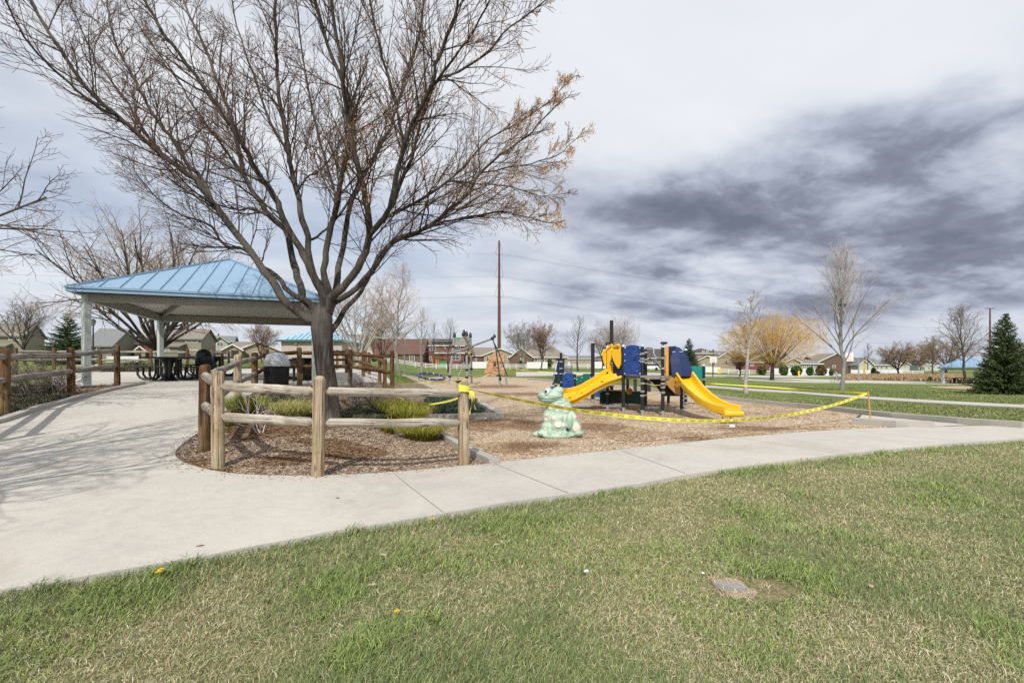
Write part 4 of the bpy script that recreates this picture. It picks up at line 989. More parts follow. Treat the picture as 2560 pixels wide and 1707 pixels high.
M_BARKL = mat('pale_bark', (.34, .31, .27), (.46, .43, .39), 3, 0.85, stretch=(3, 3, 1), big=(2.0, (.22, .19, .16), 0.5), bump=0.4)
M_BARKW = mat('silver_bark', (.20, .19, .182), (.31, .30, .29), 2, 0.85, big=(0.9, (.12, .11, .10), 0.6))
M_TWIGG = mat('grey_brown_twig', (.20, .165, .145), (.30, .26, .24), 1.2, 0.9, spec=0.1)
M_TWIGP = mat('pale_pink_twig', (.54, .49, .48), (.46, .39, .38), 1.0, 0.9, spec=0.1)
M_TWIGR = mat('russet_twig', (.22, .12, .085), (.30, .185, .125), 1.0, 0.9, spec=0.1)
M_TWIGO = mat('tan_twig', (.34, .245, .165), (.26, .19, .14), 1.0, 0.9, spec=0.1)
M_GOLD = mat('golden_willow_twig', (.70, .46, .15), (.58, .37, .11), 1.2, 0.85, spec=0.15)
M_SEED = mat('dry_seed', (.42, .23, .10), (.52, .32, .15), 9, 0.85, spec=0.1, c3=(.33, .17, .08))

# ---- the big tree by the bed, limb by limb
def main_tree():
    Y0 = 9.2; base = gp(825, 1056); bx, by, bz = ax(825, Y0), Y0, g(ax(825, Y0), Y0)
    root = thing('shade_tree', 'large bare spreading tree with thick grey trunk rising from the mulch bed', 'tree', (bx, by, bz))
    T = Tubes(); TW = Tubes(); rg = np.random.default_rng(42); tips = []; tw_t = []
    c2 = lambda c, y: np.array(at(c[0]/1.568, c[1]/1.568, y))
    tr = [((1300, 1680), .28), ((1296, 1640), .215), ((1290, 1580), .188), ((1283, 1500), .178), ((1272, 1420), .174), ((1266, 1350), .182), ((1262, 1290), .20), ((1262, 1235), .185), ((1268, 1190), .13)]
    pts = np.array([c2(c, Y0) for c, r in tr]); pts[0][2] = bz-0.1; T.add(pts, np.array([r for c, r in tr]), 16)
    L = []
    def limb(path, r0, r1, dend, mid=None): L.append((path, r0, r1, dend))
    limb([(1262, 1300), (1240, 1265), (1190, 1240), (1110, 1170), (1060, 1090), (1000, 1010), (940, 930), (880, 860), (830, 790), (770, 710), (720, 670), (640, 610), (560, 545), (480, 470), (390, 400), (310, 310), (240, 200), (170, 90), (120, 0), (60, -90)], .105, .022, -1.2)
    limb([(830, 790), (790, 700), (730, 640), (690, 560), (620, 480), (560, 380), (510, 280), (460, 190), (430, 80), (420, 0), (400, -110)], .052, .018, 1.6)
    limb([(480, 470), (400, 425), (330, 380), (230, 290), (150, 210), (70, 110), (20, 0)], .034, .012, -2.4)
    limb([(1255, 1240), (1215, 1190), (1140, 1150), (1080, 1080), (1010, 1030), (960, 980), (880, 960), (830, 890), (760, 860), (690, 830), (620, 780), (540, 690)], .075, .012, 2.3)
    limb([(1250, 1310), (1220, 1260), (1190, 1200), (1180, 1140), (1160, 1060), (1140, 990), (1120, 900), (1060, 850), (1000, 770), (960, 690), (930, 560), (910, 480), (880, 390), (830, 260), (790, 160), (740, 60), (715, 0), (690, -90)], .112, .024, 2.6)
    limb([(1060, 850), (1000, 820), (940, 822), (870, 810), (790, 770), (700, 720)], .04, .010, 1.4)
    limb([(1255, 1260), (1270, 1160), (1230, 1090), (1190, 1000), (1150, 930), (1110, 850), (1075, 770), (1030, 705), (985, 640), (960, 580), (920, 500), (870, 450), (790, 330), (700, 210), (620, 100), (570, 0), (530, -90)], .10, .022, -1.4)
    limb([(1270, 1200), (1260, 1130), (1225, 1070), (1205, 930), (1180, 830), (1150, 700), (1130, 590), (1110, 470), (1090, 330), (1085, 200), (1080, 0), (1075, -120)], .095, .026, .4)
    limb([(1290, 1190), (1290, 1150), (1270, 1060), (1285, 950), (1310, 850), (1330, 740), (1370, 570), (1380, 470), (1350, 330), (1300, 230), (1250, 60), (1230, 0), (1215, -100)], .085, .024, -1.1)
    limb([(1290, 1230), (1310, 1160), (1330, 1050), (1350, 920), (1370, 820), (1400, 740), (1440, 660), (1480, 590), (1530, 500), (1560, 400), (1600, 280), (1640, 150), (1660, 0), (1670, -90)], .085, .022, 2.5)
    limb([(1275, 1240), (1300, 1170), (1360, 1110), (1420, 1020), (1450, 920), (1440, 820), (1420, 720), (1390, 600), (1365, 470), (1352, 380), (1340, 250), (1310, 100), (1295, -80)], .108, .024, -2.0)
    limb([(1450, 920), (1490, 870), (1530, 820), (1550, 700), (1580, 580), (1620, 470), (1690, 340), (1720, 220), (1770, 100), (1800, 0), (1820, -80)], .062, .020, -2.6)
    limb([(1285, 1250), (1310, 1190), (1400, 1130), (1470, 1040), (1540, 950), (1640, 910), (1720, 860), (1830, 760), (1880, 680), (1960, 610), (2060, 540), (2130, 470), (2200, 400)], .085, .012, .7)
    limb([(1640, 910), (1740, 870), (1850, 850), (1960, 830), (2050, 850), (2130, 870)], .035, .008, -1.0)
    limb([(1500, 862), (1560, 830), (1640, 790), (1760, 710), (1850, 620), (1920, 540), (2040, 480), (2150, 400), (2240, 310)], .045, .010, 1.8)
    limb([(1535, 815), (1570, 720), (1610, 620), (1640, 520), (1700, 330), (1800, 280), (1920, 200), (1970, 130), (2070, 60), (2140, 0)], .045, .012, -1.5)
    limb([(1285, 1310), (1320, 1270), (1350, 1220), (1400, 1160), (1440, 1100), (1470, 1030), (1520, 960), (1600, 880), (1690, 800), (1790, 740), (1880, 700)], .078, .010, 2.4)
    limb([(1220, 940), (1290, 890), (1340, 830), (1390, 740), (1450, 600)], .03, .010, -.9)
    limb([(1160, 760), (1200, 700), (1260, 660), (1330, 560)], .03, .009, -1.6)
    limb([(1130, 600), (1060, 480), (1010, 340), (960, 200), (920, 60), (900, -60)], .035, .014, 1.0)
    limb([(1320, 800), (1280, 640), (1240, 500), (1210, 340), (1180, 180), (1160, 0), (1150, -80)], .036, .015, 2.0)
    limb([(1580, 580), (1560, 440), (1520, 300), (1480, 160), (1450, 0), (1440, -70)], .034, .014, -1.6)
    limb([(640, 610), (560, 500), (470, 360), (380, 240), (320, 120), (270, 0)], .032, .012, .6)
    limb([(1690, 340), (1780, 230), (1860, 120), (1920, 0)], .028, .012, -3.0)
    limb([(960, 690), (860, 560), (760, 420), (690, 300), (600, 180), (520, 60), (470, -40)], .036, .013, 3.2)
    limb([(1880, 680), (1980, 660), (2080, 640), (2180, 610), (2240, 560)], .024, .008, .2)
    limb([(1760, 710), (1880, 720), (2000, 730), (2120, 770), (2210, 760)], .026, .008, 2.6)
    for li, (path, r0, r1, dend) in enumerate(L):
        n = len(path); s = np.linspace(0, 1, n)
        # branches off another limb start at that limb's depth
        d0 = 0.0
        if li > 0:
            best = 1e9
            for (pp, _, _, de) in L[:li]:
                for i_, q in enumerate(pp):
                    dd = (q[0]-path[0][0])**2+(q[1]-path[0][1])**2
                    if dd < best: best = dd; d0 = de*(i_/(len(pp)-1))**1.1
            if best > 3000: d0 = 0.0
        Ys = Y0+d0+(dend-d0)*s**1.1 if d0 else Y0+dend*s**1.1
        P = np.array([c2(c, y) for c, y in zip(path, Ys)])
        # densify with a spline and a little gnarl
        t = np.linspace(0, n-1, (n-1)*3+1); i0 = np.clip(t.astype(int), 0, n-2); f = (t-i0)[:, None]
        Pm = P[np.clip(i0-1, 0, n-1)]; Pn = P[np.clip(i0+2, 0, n-1)]; A = P[i0]; Bq = P[i0+1]
        S = 0.5*((2*A)+(-Pm+Bq)*f+(2*Pm-5*A+4*Bq-Pn)*f**2+(-Pm+3*A-3*Bq+Pn)*f**3)
        R = r0+(r1-r0)*(t/(n-1))**0.75; R = R*(1+0.05*rg.standard_normal(len(R)))
        S[1:-1] += rg.normal(0, 0.010, S[1:-1].shape)
        R = R*0.84; T.add(S, R, 10 if r0 > .05 else 7)
        seg = np.linalg.norm(np.diff(S, axis=0), axis=1); cum = np.concatenate([[0], np.cumsum(seg)]); tot = cum[-1]
        x = max(0.30*tot, 0.7) if r0 > .06 else 0.15
        while x < tot:
            i = min(np.searchsorted(cum, x), len(S)-1); i = max(i, 1); fx = (x-cum[i-1])/max(seg[i-1], 1e-6); b = S[i-1]+(S[i]-S[i-1])*fx
            tang = (S[i]-S[i-1])/max(seg[i-1], 1e-6); a = rg.normal(0, 1, 3); a[1] *= 0.9; a -= tang*a.dot(tang); a /= np.linalg.norm(a)
            ang = rg.uniform(.35, .85); d = tang*math.cos(ang)+a*math.sin(ang)+np.array([0, 0, .12])
            rel = x/tot; ln = (1.75-0.8*rel)*rg.uniform(.5, 1.2)*(0.85 if r0 < .05 else 1.0)
            pb = CX+b[0]/max(b[1], 2)*F; ln *= min(1.0, max(.42, (1440-pb)/230)) if b[2] < 12 else 1.0
            grow(T, TW, b, d, ln, min(R[i]*0.5, 0.019), 1, 3, rg, dict(ang=.60, up=.30, nchild=[0, 7, 4], ratio=.52, wob=.085, split=2, rmin=.0030, t0=.2), tips)
            x += rg.uniform(.11, .25)
        grow(T, TW, S[-1], S[-1]-S[-2], .4 if path[-1][0] > 1950 else 1.0, r1, 1, 3, rg, dict(ang=.55, up=.1, nchild=[0, 6, 4], ratio=.55, wob=.085, split=2, rmin=.0033, t0=.2), tips)
    T.build('trunk', M_BARK, root); TW.build('crown', M_TWIG, root)
    tp = np.array(tips); pxs = CX+tp[:, 0]/tp[:, 1]*F; pys = HY-(tp[:, 2]-EYE)/tp[:, 1]*F
    w = np.clip((pxs-800)/450, 0.04, 1)**1.5*np.clip((pys+150)/500, .25, 1)
    # pods hang in clumps
    clump = fbm(tp[:, 0]*1.0+30, tp[:, 2]+tp[:, 1]*0.7+30, 1.3, 77); w = w*np.where(clump > .52, 1.0, .16)
    sel = tp[rg.random(len(tp)) < np.clip(w, 0, 1)*0.85]
    rep = np.repeat(sel, 4, axis=0); n = len(rep); c = rep+rg.normal(0, .035, (n, 3)); c[:, 2] -= rg.uniform(0, .07, n)
    az_ = rg.random(n)*6.283; wv = np.stack([np.cos(az_), np.sin(az_), np.zeros(n)], -1)*(0.0045+0.004*rg.random(n))[:, None]; dn = np.stack([rg.normal(0, .010, n), rg.normal(0, .010, n), -(0.030+.030*rg.random(n))], -1)
    V = np.stack([c-wv*0.5, c+dn*0.5+wv, c+dn, c+dn*0.5-wv], 1).reshape(-1, 3)
    np_mesh('seed_clusters', V, [np.arange(n)[:, None]*4+np.array([[0, 1, 2, 3]])], M_SEED, root)
    print('main tree twigs', len(TW.V), 'tips', len(tips), 'pods', n)
main_tree()

def gl(px, py): x, y, z = gp(px, py); return (x, y, z)
def gy_(px, Y): x = ax(px, Y); return (x, Y, g(x, Y))
TG = 'bare park trees on the lawn'
# tree behind the shelter
bare_tree('shade_tree', 'wide bare brown tree behind the picnic shelter roof', gy_(408, 29), 10.4, 'round', 5, M_BARK, M_TWIGO, trunk_h=1.2, r=.17, nb=19, wide=1.0, limb=0.82, maxlev=3, nchild=[9, 7, 5], ratio=.52, rmin=.0045, up=.12, group=TG)
# trees off the left edge of the photo whose twigs reach in, and the one that shades the path
bare_tree('shade_tree', 'bare tree whose twigs reach in from the left edge of the photo', (-11.6, 7.2, g(-11.6, 7.2)), 9.0, 'round', 9, M_BARK, M_TWIG, trunk_h=2.0, r=.09, nb=11, wide=1.2, limb=0.68, maxlev=3, nchild=[11, 7, 5], ratio=.46, rmin=.003, group=TG)
bare_tree('shade_tree', 'bare tree beside the path just left of the camera that casts branch shadows', (-7.6, 0.4, g(-7.6, 0.4)), 9.3, 'round', 14, M_BARK, M_TWIG, trunk_h=3.6, r=.12, nb=11, wide=0.85, limb=0.80, maxlev=3, nchild=[11, 6, 3], ratio=.45, rmin=.005, group=TG)
# middle distance
bare_tree('bare_tree', 'multi stemmed bare tree just right of the big trunk beyond the brown fence', gy_(893, 31), 6.4, 'vase', 21, M_BARKL, M_TWIGO, trunk_h=0.5, r=.13, nb=9, wide=.66, nchild=[7, 6, 4], rmin=.0045, group=TG)
bare_tree('bare_tree', 'tall pale aspen with white limbs behind the brown fence corner', gy_(998, 48), 10.2, 'column', 22, M_BARKW, M_TWIGP, trunk_h=2.2, spread=3.0, r=.16, nb=30, nchild=[9, 7, 5], rmin=.009, group=TG)
bare_tree('bare_tree', 'slim pale sapling standing close beside the tall aspen', gy_(1011, 47), 4.2, 'column', 23, M_BARKW, M_TWIGG, trunk_h=1.0, spread=.9, r=.06, nb=12, rmin=.008, maxlev=2, group=TG)
bare_tree('bare_tree', 'slim bare tree behind the blue ring', gy_(1052, 55), 7.2, 'column', 24, M_BARKL, M_TWIGG, trunk_h=1.8, spread=1.9, r=.12, nb=24, nchild=[8, 6, 4], rmin=.010, maxlev=2, el=.85, group=TG)
bare_tree('bare_tree', 'bare tree left of the grey climber in front of the red brick house', gy_(1120, 75), 8.0, 'column', 25, M_BARK, M_TWIGG, trunk_h=1.6, spread=2.6, r=.13, nb=26, nchild=[8, 6, 4], rmin=.012, maxlev=2, group=TG)
bare_tree('bare_tree', 'bare street tree in front of the left part of the hip roofed house', gy_(1310, 95), 9.4, 'vase', 26, M_BARKL, M_TWIGG, trunk_h=2.0, r=.14, nb=8, wide=.7, nchild=[9, 6, 5], rmin=.014, group=TG)
bare_tree('bare_tree', 'bare street tree in front of the right part of the hip roofed house', gy_(1352, 95), 9.6, 'vase', 27, M_BARK, M_TWIGR, trunk_h=2.0, r=.14, nb=8, wide=.7, nchild=[9, 6, 5], rmin=.014, group=TG)
bare_tree('bare_tree', 'bare tree with upright leader left of the tall black play mast', gy_(1445, 85), 9.3, 'column', 28, M_BARK, M_TWIGG, trunk_h=2.5, spread=2.9, r=.15, nb=24, nchild=[8, 6, 4], rmin=.013, maxlev=2, group=TG)
bare_tree('bare_tree', 'pale feathery birch right behind the tall black play mast', gy_(1545, 90), 9.8, 'vase', 29, M_BARKW, M_TWIGP, trunk_h=1.5, r=.12, nb=10, wide=.5, nchild=[10, 7, 5], rmin=.010, group=TG)
bare_tree('bare_tree', 'pinkish bare tree between the two black play masts', gy_(1505, 105), 9.2, 'vase', 30, M_BARK, M_TWIGR, trunk_h=1.5, r=.12, nb=7, wide=.8, nchild=[9, 6, 4], rmin=.012, group=TG)
bare_tree('bare_tree', 'bare tree with white trunk and crooked low limb right of the yellow slide', gl(1865, 983), 6.5, 'column', 31, M_BARKL, M_TWIGO, trunk_h=1.9, spread=2.1, r=.125, nb=22, nchild=[8, 6, 4], rmin=.006, el=.35, group=TG)
def willow(px, py, top, wpx):
    x, y, z = gl(px, py); H = az(top, y)-z; R = wpx/F*y/2; rg = np.random.default_rng(32); root = thing('willow_tree', 'golden yellow willow with round crown behind the white trunked tree', 'tree', (x, y, z)); T = Tubes(); TW = Tubes(); p0 = np.array([x, y, z]); cz = H*.60; rz_ = H*.42
    T.add(np.array([p0-[0, 0, .1], p0+[0, 0, .25], p0+[.05, 0, H*.17], p0+[.1, 0, H*.24]]), np.array([.42, .34, .30, .30]), 10); top_ = p0+[.1, 0, H*.22]
    for c in range(26):
        a = c*2.399; o = math.sqrt((c+.5)/26); e = p0+np.array([math.cos(a)*R*.74*o, math.sin(a)*R*.74*o, cz+rz_*.72*math.sqrt(max(0, 1-o*o*.9))-rz_*.25*o]); m1 = top_*.55+e*.45+[0, 0, -.25*o]
        pts = np.array([top_, m1, e*.6+top_*.4, e]); T.add(pts, np.array([.13, .085, .055, .02]), 5)
    n = 5200; d = rg.normal(0, 1, (n, 3)); d /= np.linalg.norm(d, axis=1, keepdims=True); r = rg.random(n)**.45; lob = 1+.10*np.sin(d[:, 0]*7+1)*np.cos(d[:, 2]*6)+.07*np.sin(d[:, 1]*9)
    B = np.stack([d[:, 0]*R, d[:, 1]*R, d[:, 2]*rz_], -1)*(r*lob*.90)[:, None]+p0+[0, 0, cz]
    for k in range(n):
        if B[k][2] < z+H*.24: continue
        dirv = d[k]*.6+np.array([0, 0, .55])+rg.normal(0, .35, 3); dirv /= np.linalg.norm(dirv); L = rg.uniform(.55, 1.15); q = B[k]
        for c in range(3):
            dv = dirv+rg.normal(0, .35, 3); dv /= np.linalg.norm(dv); p1 = q+dv*L*.5; p2 = p1+(dv+rg.normal(0, .2, 3)+[0, 0, -.12])*L*.4; TW.add(np.array([q, p1, p2]), np.array([.010, .008, .006]), 3)
    T.build('trunk', M_BARK, root); TW.build('crown', M_GOLD, root)
willow(1930, 951, 787, 262)
bare_tree('bare_tree', 'tall silvery bare tree with a bird nest at the centre of the right lawn', gl(2105, 976), 11.0, 'column', 33, M_BARKW, M_TWIGP, trunk_h=2.0, spread=3.5, r=.16, nb=32, nchild=[8, 8, 5], rmin=.006, el=1.0, ang=.5, up=.35, group=TG)
bare_tree('bare_tree', 'small russet bare tree left of the willow', gl(1849, 942), 5.2, 'vase', 34, M_BARK, M_TWIGR, trunk_h=1.2, r=.13, nb=10, wide=.6, nchild=[9, 7, 5], rmin=.014, group=TG)
bare_tree('bare_tree', 'round topped bare tree by the white fence left of the cyclist', gl(2247, 941), 7.6, 'round', 35, M_BARK, M_TWIGO, trunk_h=1.5, r=.2, nb=11, wide=.95, limb=.9, nchild=[9, 6, 5], rmin=.016, group=TG)
bare_tree('bare_tree', 'bare tree between the cyclist and the far shelter', gl(2332, 938), 8.8, 'column', 36, M_BARK, M_TWIGO, trunk_h=1.5, spread=3.8, r=.18, nb=26, nchild=[8, 6, 4], rmin=.018, maxlev=2, group=TG)
bare_tree('bare_tree', 'tall bare tree standing in front of the far blue roofed shelter', gl(2410, 961), 9.4, 'column', 37, M_BARK, M_TWIGG, trunk_h=2.6, spread=3.6, r=.17, nb=28, nchild=[9, 7, 4], rmin=.011, group=TG)
bare_tree('bare_tree', 'hazy russet tree behind the far shelter', gy_(2365, 150), 13, 'round', 38, M_BARK, M_TWIGO, trunk_h=2, r=.3, nb=10, wide=1.1, nchild=[9, 6, 4], rmin=.03, group=TG)
bare_tree('bare_tree', 'dense brown tree far behind the left edge of the far shelter', gy_(2300, 190), 12, 'round', 39, M_BARK, M_TWIGR, trunk_h=2, r=.3, nb=10, wide=1.1, nchild=[9, 6, 4], rmin=.04, group=TG)
bare_tree('bare_tree', 'small reddish tree in front of the tan houses left of the restroom', gy_(655, 62), 5.0, 'vase', 40, M_BARK, M_TWIGR, trunk_h=.9, r=.09, nb=9, wide=.55, nchild=[9, 6, 4], rmin=.010, group=TG)
bare_tree('bare_tree', 'bare tree in front of the olive house at the far left', gy_(62, 45), 6.6, 'vase', 41, M_BARK, M_TWIGG, trunk_h=1.6, r=.12, nb=8, wide=.75, nchild=[8, 6, 4], rmin=.008, group=TG)
bare_tree('bare_tree', 'bare tree rising over the roofs beside the red brick house', gy_(1085, 120), 11, 'column', 42, M_BARK, M_TWIGG, trunk_h=2, spread=3, r=.16, nb=24, nchild=[8, 6, 4], rmin=.018, maxlev=2, group=TG)
bare_tree('bare_tree', 'bare bushy tree before the brown roofed house', gy_(955, 70), 7.5, 'vase', 43, M_BARK, M_TWIGO, trunk_h=1.0, r=.12, nb=8, wide=.7, nchild=[9, 6, 4], rmin=.012, group=TG)
bare_tree('bare_tree', 'thin bare tree in front of the grey roofed house at right', gy_(2168, 120), 7.5, 'column', 44, M_BARK, M_TWIGG, trunk_h=2, spread=2, r=.12, nb=18, rmin=.02, maxlev=2, group=TG)
# nest in the silvery tree
nx, ny, nz = gl(2105, 976)
m = MB(); m.lathe((0, 0, 0), [(.05, -.14), (.20, -.08), (.25, .04), (.22, .12), (.12, .10), (.04, .06)], 14)
rn = random.Random(4)
for i in range(70):
    a = rn.uniform(0, 6.28); b = a+rn.uniform(.8, 1.8); r_ = rn.uniform(.2, .3); m.tube([(r_*math.cos(a), r_*math.sin(a), rn.uniform(-.1, .12)), (r_*math.cos(b), r_*math.sin(b), rn.uniform(-.1, .14))], .007, 3)
o = m.build('bird_nest', mat('nest_twigs', (.10, .06, .035), (.16, .10, .06), 10, .95)); o.location = (nx, ny-.1, nz+(976-763)*ny/F); tag(o, 'dark twig bird nest lodged in the silvery tree', 'nest')

# ---- conifers
def conifer(name, label, loc, H, R, seed, cols, nw=26, group=None):
    rg = np.random.default_rng(seed); root = thing(name, label, 'tree', loc, 0, group); p0 = np.array(loc, float)
    T = Tubes(); T.add(np.array([p0-[0, 0, .1], p0+[0, 0, H*.5], p0+[0, 0, H*.99]]), np.array([H*.022, H*.014, .006]), 8); B = []; D = []; S = []
    for w in range(nw):
        t = (w/nw)**1.05; z = H*(0.03+0.95*t); rad_ = R*(1-t)**0.85*1.0+0.04; nb = max(6, int(22*(1-t)+6))
        for b in range(nb):
            a = rg.random()*6.283; L = rad_*rg.uniform(.70, 1.18); dr = -0.18+0.5*t+rg.normal(0, .08); n = max(4, int(L/ (0.045*H/5.5)))
            s = np.linspace(0.12, 1, n); c = p0+np.stack([np.cos(a)*L*s, np.sin(a)*L*s, z+L*(dr*s+0.22*s**2)-0.1*(1-t)*s], -1)
            T.add(c[[0, n//2, -1]], np.array([.012, .008, .003])*H/5.5, 3)
            for r_ in range(4):
                B.append(c+rg.normal(0, .02*H/5.5, c.shape)); side = rg.normal(0, .55, c.shape); d = np.array([np.cos(a), np.sin(a), .25])*.9+side; D.append(d); S.append((0.125*H/5.5)*(1.1-0.35*s)*rg.uniform(.7, 1.3, n))
    B = np.concatenate(B); D = np.concatenate(D); S = np.concatenate(S); n = len(B); D /= np.linalg.norm(D, axis=1, keepdims=True)
    sd = np.cross(D, rg.normal(0, 1, (n, 3))); sd /= np.linalg.norm(sd, axis=1, keepdims=True); s = S[:, None]
    V = np.stack([B-sd*s*.14, B+D*s*.5-sd*s*.22, B+D*s, B+D*s*.5+sd*s*.22], 1).reshape(-1, 3)
    C = np.array(cols)[rg.integers(0, len(cols), n)]*rg.uniform(.75, 1.25, (n, 1))
    T.build('trunk', M_BARK, root); np_mesh('crown', V, [np.arange(n)[:, None]*4+np.array([[0, 1, 2, 3]])], M_NEEDLE, root, colors=np.repeat(C, 4, axis=0))
    return root
M_NEEDLE = colmat('conifer_needles', .7, spec=.15)
CG = 'evergreen trees'
SPR = [(.070, .100, .038), (.10, .135, .052), (.14, .175, .075), (.05, .072, .030)]
BSP = [(.075, .115, .085), (.05, .085, .06), (.09, .13, .095)]
PIN = [(.055, .095, .030), (.080, .125, .042), (.040, .070, .024)]
conifer('spruce_tree', 'large dark green spruce at the right edge of the lawn', gl(2512, 984), 5.8, 1.80, 1, SPR, 34, CG)
conifer('spruce_tree', 'second spruce partly cut by the right edge behind the large one', gy_(2585, 36), 4.4, 1.9, 2, SPR, 26, CG)
conifer('pine_tree', 'bushy dark green pine beside the left shelter column', gy_(168, 45), 5.0, 2.2, 3, PIN, 22, CG)
conifer('spruce_tree', 'pale blue green spruce behind the yellow slide tower', gy_(1722, 95), 7.2, 2.4, 4, BSP, 24, CG)

# ---- shrubs
def broom(name, label, px, py, w, h, n, cols, seed, lean=1.0, group='yellow green broom shrubs in the bed', Yo=None):
    x, y, z = gp(px, py) if Yo is None else gy_(px, Yo); rg = np.random.default_rng(seed); root = None
    a = rg.random(n)*6.283; rr = np.sqrt(rg.random(n)); bx_ = x+np.cos(a)*rr*w*.30; by_ = y+np.sin(a)*rr*w*.26
    lean_ = np.clip(rr*1.05*rg.uniform(.6, 1.2, n)*lean, 0, 1.5); H = h*rg.uniform(.55, 1.08, n)*(1.02-0.12*rr)
    C = np.array(cols)[rg.integers(0, len(cols), n)]*rg.uniform(.75, 1.2, (n, 1))
    B = np.stack([bx_, by_, ground(bx_, by_)], -1)
    t = thing(name, label, 'shrub', (x, y, z), 0, group)
    global rng; rng = rg
    o1 = blades('foliage', B, H, np.full(n, .0055), lean_*w/(2*h)*1.2, a+rg.normal(0, .35, n), C, M_BLADE, t)
    # side sprigs along the stems
    k_ = n*3; i = rg.integers(0, n, k_); f = rg.uniform(.45, 1.0, k_); d = np.stack([np.cos(a), np.sin(a), np.zeros(n)], -1)[i]
    Bs = B[i]+d*(lean_[i]*w/(2*h)*1.2*H[i]*f**1.5)[:, None]; Bs[:, 2] += H[i]*f*.86; Bs += rg.normal(0, .012, Bs.shape)
    blades('sprigs', Bs, h*rg.uniform(.08, .2, k_), np.full(k_, .0055), rg.uniform(.2, .9, k_), rg.random(k_)*6.283, C[i]*1.1, M_BLADE, t)
    return t
YG = [(.27, .28, .035), (.35, .34, .045), (.18, .22, .03), (.42, .38, .08)]
YS = [(.34, .32, .09), (.42, .38, .17), (.26, .29, .05), (.50, .42, .24)]
broom('broom_shrub', 'bright yellow green broom shrub behind the lower rail at right', 1010, 1060, 1.0, .62, 3400, YG, 1)
broom('broom_shrub', 'lower yellow green broom shrub spilling toward the kerb', 1054, 1100, .90, .46, 3000, YG, 2)
broom('broom_shrub', 'small tuft of yellow green broom at the left foot of the bright shrub', 968, 1082, .36, .26, 600, YG, 6)
broom('broom_shrub', 'green tipped broom shrub behind the left rails', 610, 1040, .66, .46, 1900, [(.22, .27, .05), (.30, .31, .06), (.17, .22, .04)], 3)
broom('broom_shrub', 'straw and green broom shrub left of the middle post', 735, 1048, .74, .42, 2000, YS, 4)
broom('broom_shrub', 'little green broom tuft at the foot of the left posts', 575, 1065, .30, .20, 500, [(.22, .27, .05), (.30, .31, .06)], 5)
def sprawl(name, label, poly, n, cols, h, seed, cat='ground cover'):
    """low juniper: sprigs over a bumpy mound inside an outline given on the ground"""
    W_ = [gp(*p)[:2] for p in poly]; Wn = np.array(W_); rg = np.random.default_rng(seed)
    X = rg.uniform(Wn[:, 0].min(), Wn[:, 0].max(), n*3); Y = rg.uniform(Wn[:, 1].min(), Wn[:, 1].max(), n*3); k_ = pip(X, Y, W_); X = X[k_][:n]; Y = Y[k_][:n]; n = len(X)
    bump = fbm(X+60, Y+60, 1.6, seed); zz = ground(X, Y)+h*np.clip(bump*1.5-.2, .05, 1)*rg.uniform(.3, 1, n)
    C = np.array(cols)[rg.integers(0, len(cols), n)]*rg.uniform(.7, 1.25, (n, 1))
    c = Wn.mean(0); t = thing(name, label, cat, (c[0], c[1], g(c[0], c[1])))
    global rng; rng = rg
    blades('foliage', np.stack([X, Y, zz], -1), h*rg.uniform(.25, .6, n), 0.010+.0008*Y, rg.uniform(.6, 1.6, n), rg.random(n)*6.283, C, M_BLADE, t)
    return t
JUN = [(.035, .065, .040), (.050, .085, .055), (.028, .050, .030), (.07, .10, .065)]
JUS = [(.06, .085, .045), (.09, .10, .06), (.14, .10, .06), (.045, .065, .035), (.17, .13, .08)]
sprawl('juniper', 'dark blue green juniper mat behind the kerb corner', [(1080, 1040), (1060, 1010), (1085, 985), (1130, 988), (1190, 1012), (1215, 1030), (1200, 1042)], 9000, JUN, .26, 1)
sprawl('juniper', 'dull green juniper mat right of the big trunk', [(850, 1052), (858, 1030), (900, 1020), (955, 1030), (965, 1052), (900, 1060)], 5000, JUS, .16, 2)
sprawl('juniper', 'brownish juniper mat left of the big trunk', [(640, 1010), (700, 1000), (780, 1010), (808, 1040), (770, 1055), (690, 1030)], 5000, JUS, .16, 3)
sprawl('juniper', 'low green brown juniper along the left border behind the path kerb', [(-120, 1072), (20, 1048), (150, 1010), (178, 995), (150, 978), (60, 976), (-120, 985)], 12000, JUS, .16, 4)
sprawl('juniper', 'dark shrub row behind the shelter slab at the back fence', [(250, 928), (320, 925), (380, 926), (380, 931), (250, 932)], 3000, JUS, .45, 5)
def twig_shrub(name, label, loc, H, R, seed, tw, nst=14, group='leafless twiggy shrubs', maxlev=3, leaf=None):
    rg = np.random.default_rng(seed); t = thing(name, label, 'shrub', loc, 0, group); T = Tubes(); p0 = np.array(loc, float); tips = []
    for s in range(nst):
        a = rg.random()*6.283; o = np.array([math.cos(a), math.sin(a), 0]); el = rg.uniform(.15, .85); d = o*el+np.array([0, 0, 1.0])
        grow(T, T, p0+o*R*.25*rg.random(), d, H*rg.uniform(.6, .95), .010, 1, maxlev, rg, dict(ang=.7, up=.1, nchild=[0, 7, 5], ratio=.5, wob=.2, split=0, rmin=.0035, t0=.1), tips)
    T.build('stems', tw, t)
    if leaf: leafbits('dry_leaves', tips, leaf, t, rg)
    return t
M_DRY = mat('dry_leaf', (.16, .10, .06), (.24, .17, .11), 6, .9, spec=.1)
twig_shrub('twig_shrub', 'leafless brown shrub behind the left rail fence, nearest the edge', gy_(70, 11.2), .98, .5, 1, M_TWIGG, 16, leaf=(900, .022, M_DRY))
twig_shrub('twig_shrub', 'leafless brown shrub behind the left rail fence beside its middle post', gy_(140, 11.6), .92, .5, 2, M_TWIGG, 14, leaf=(700, .022, M_DRY))
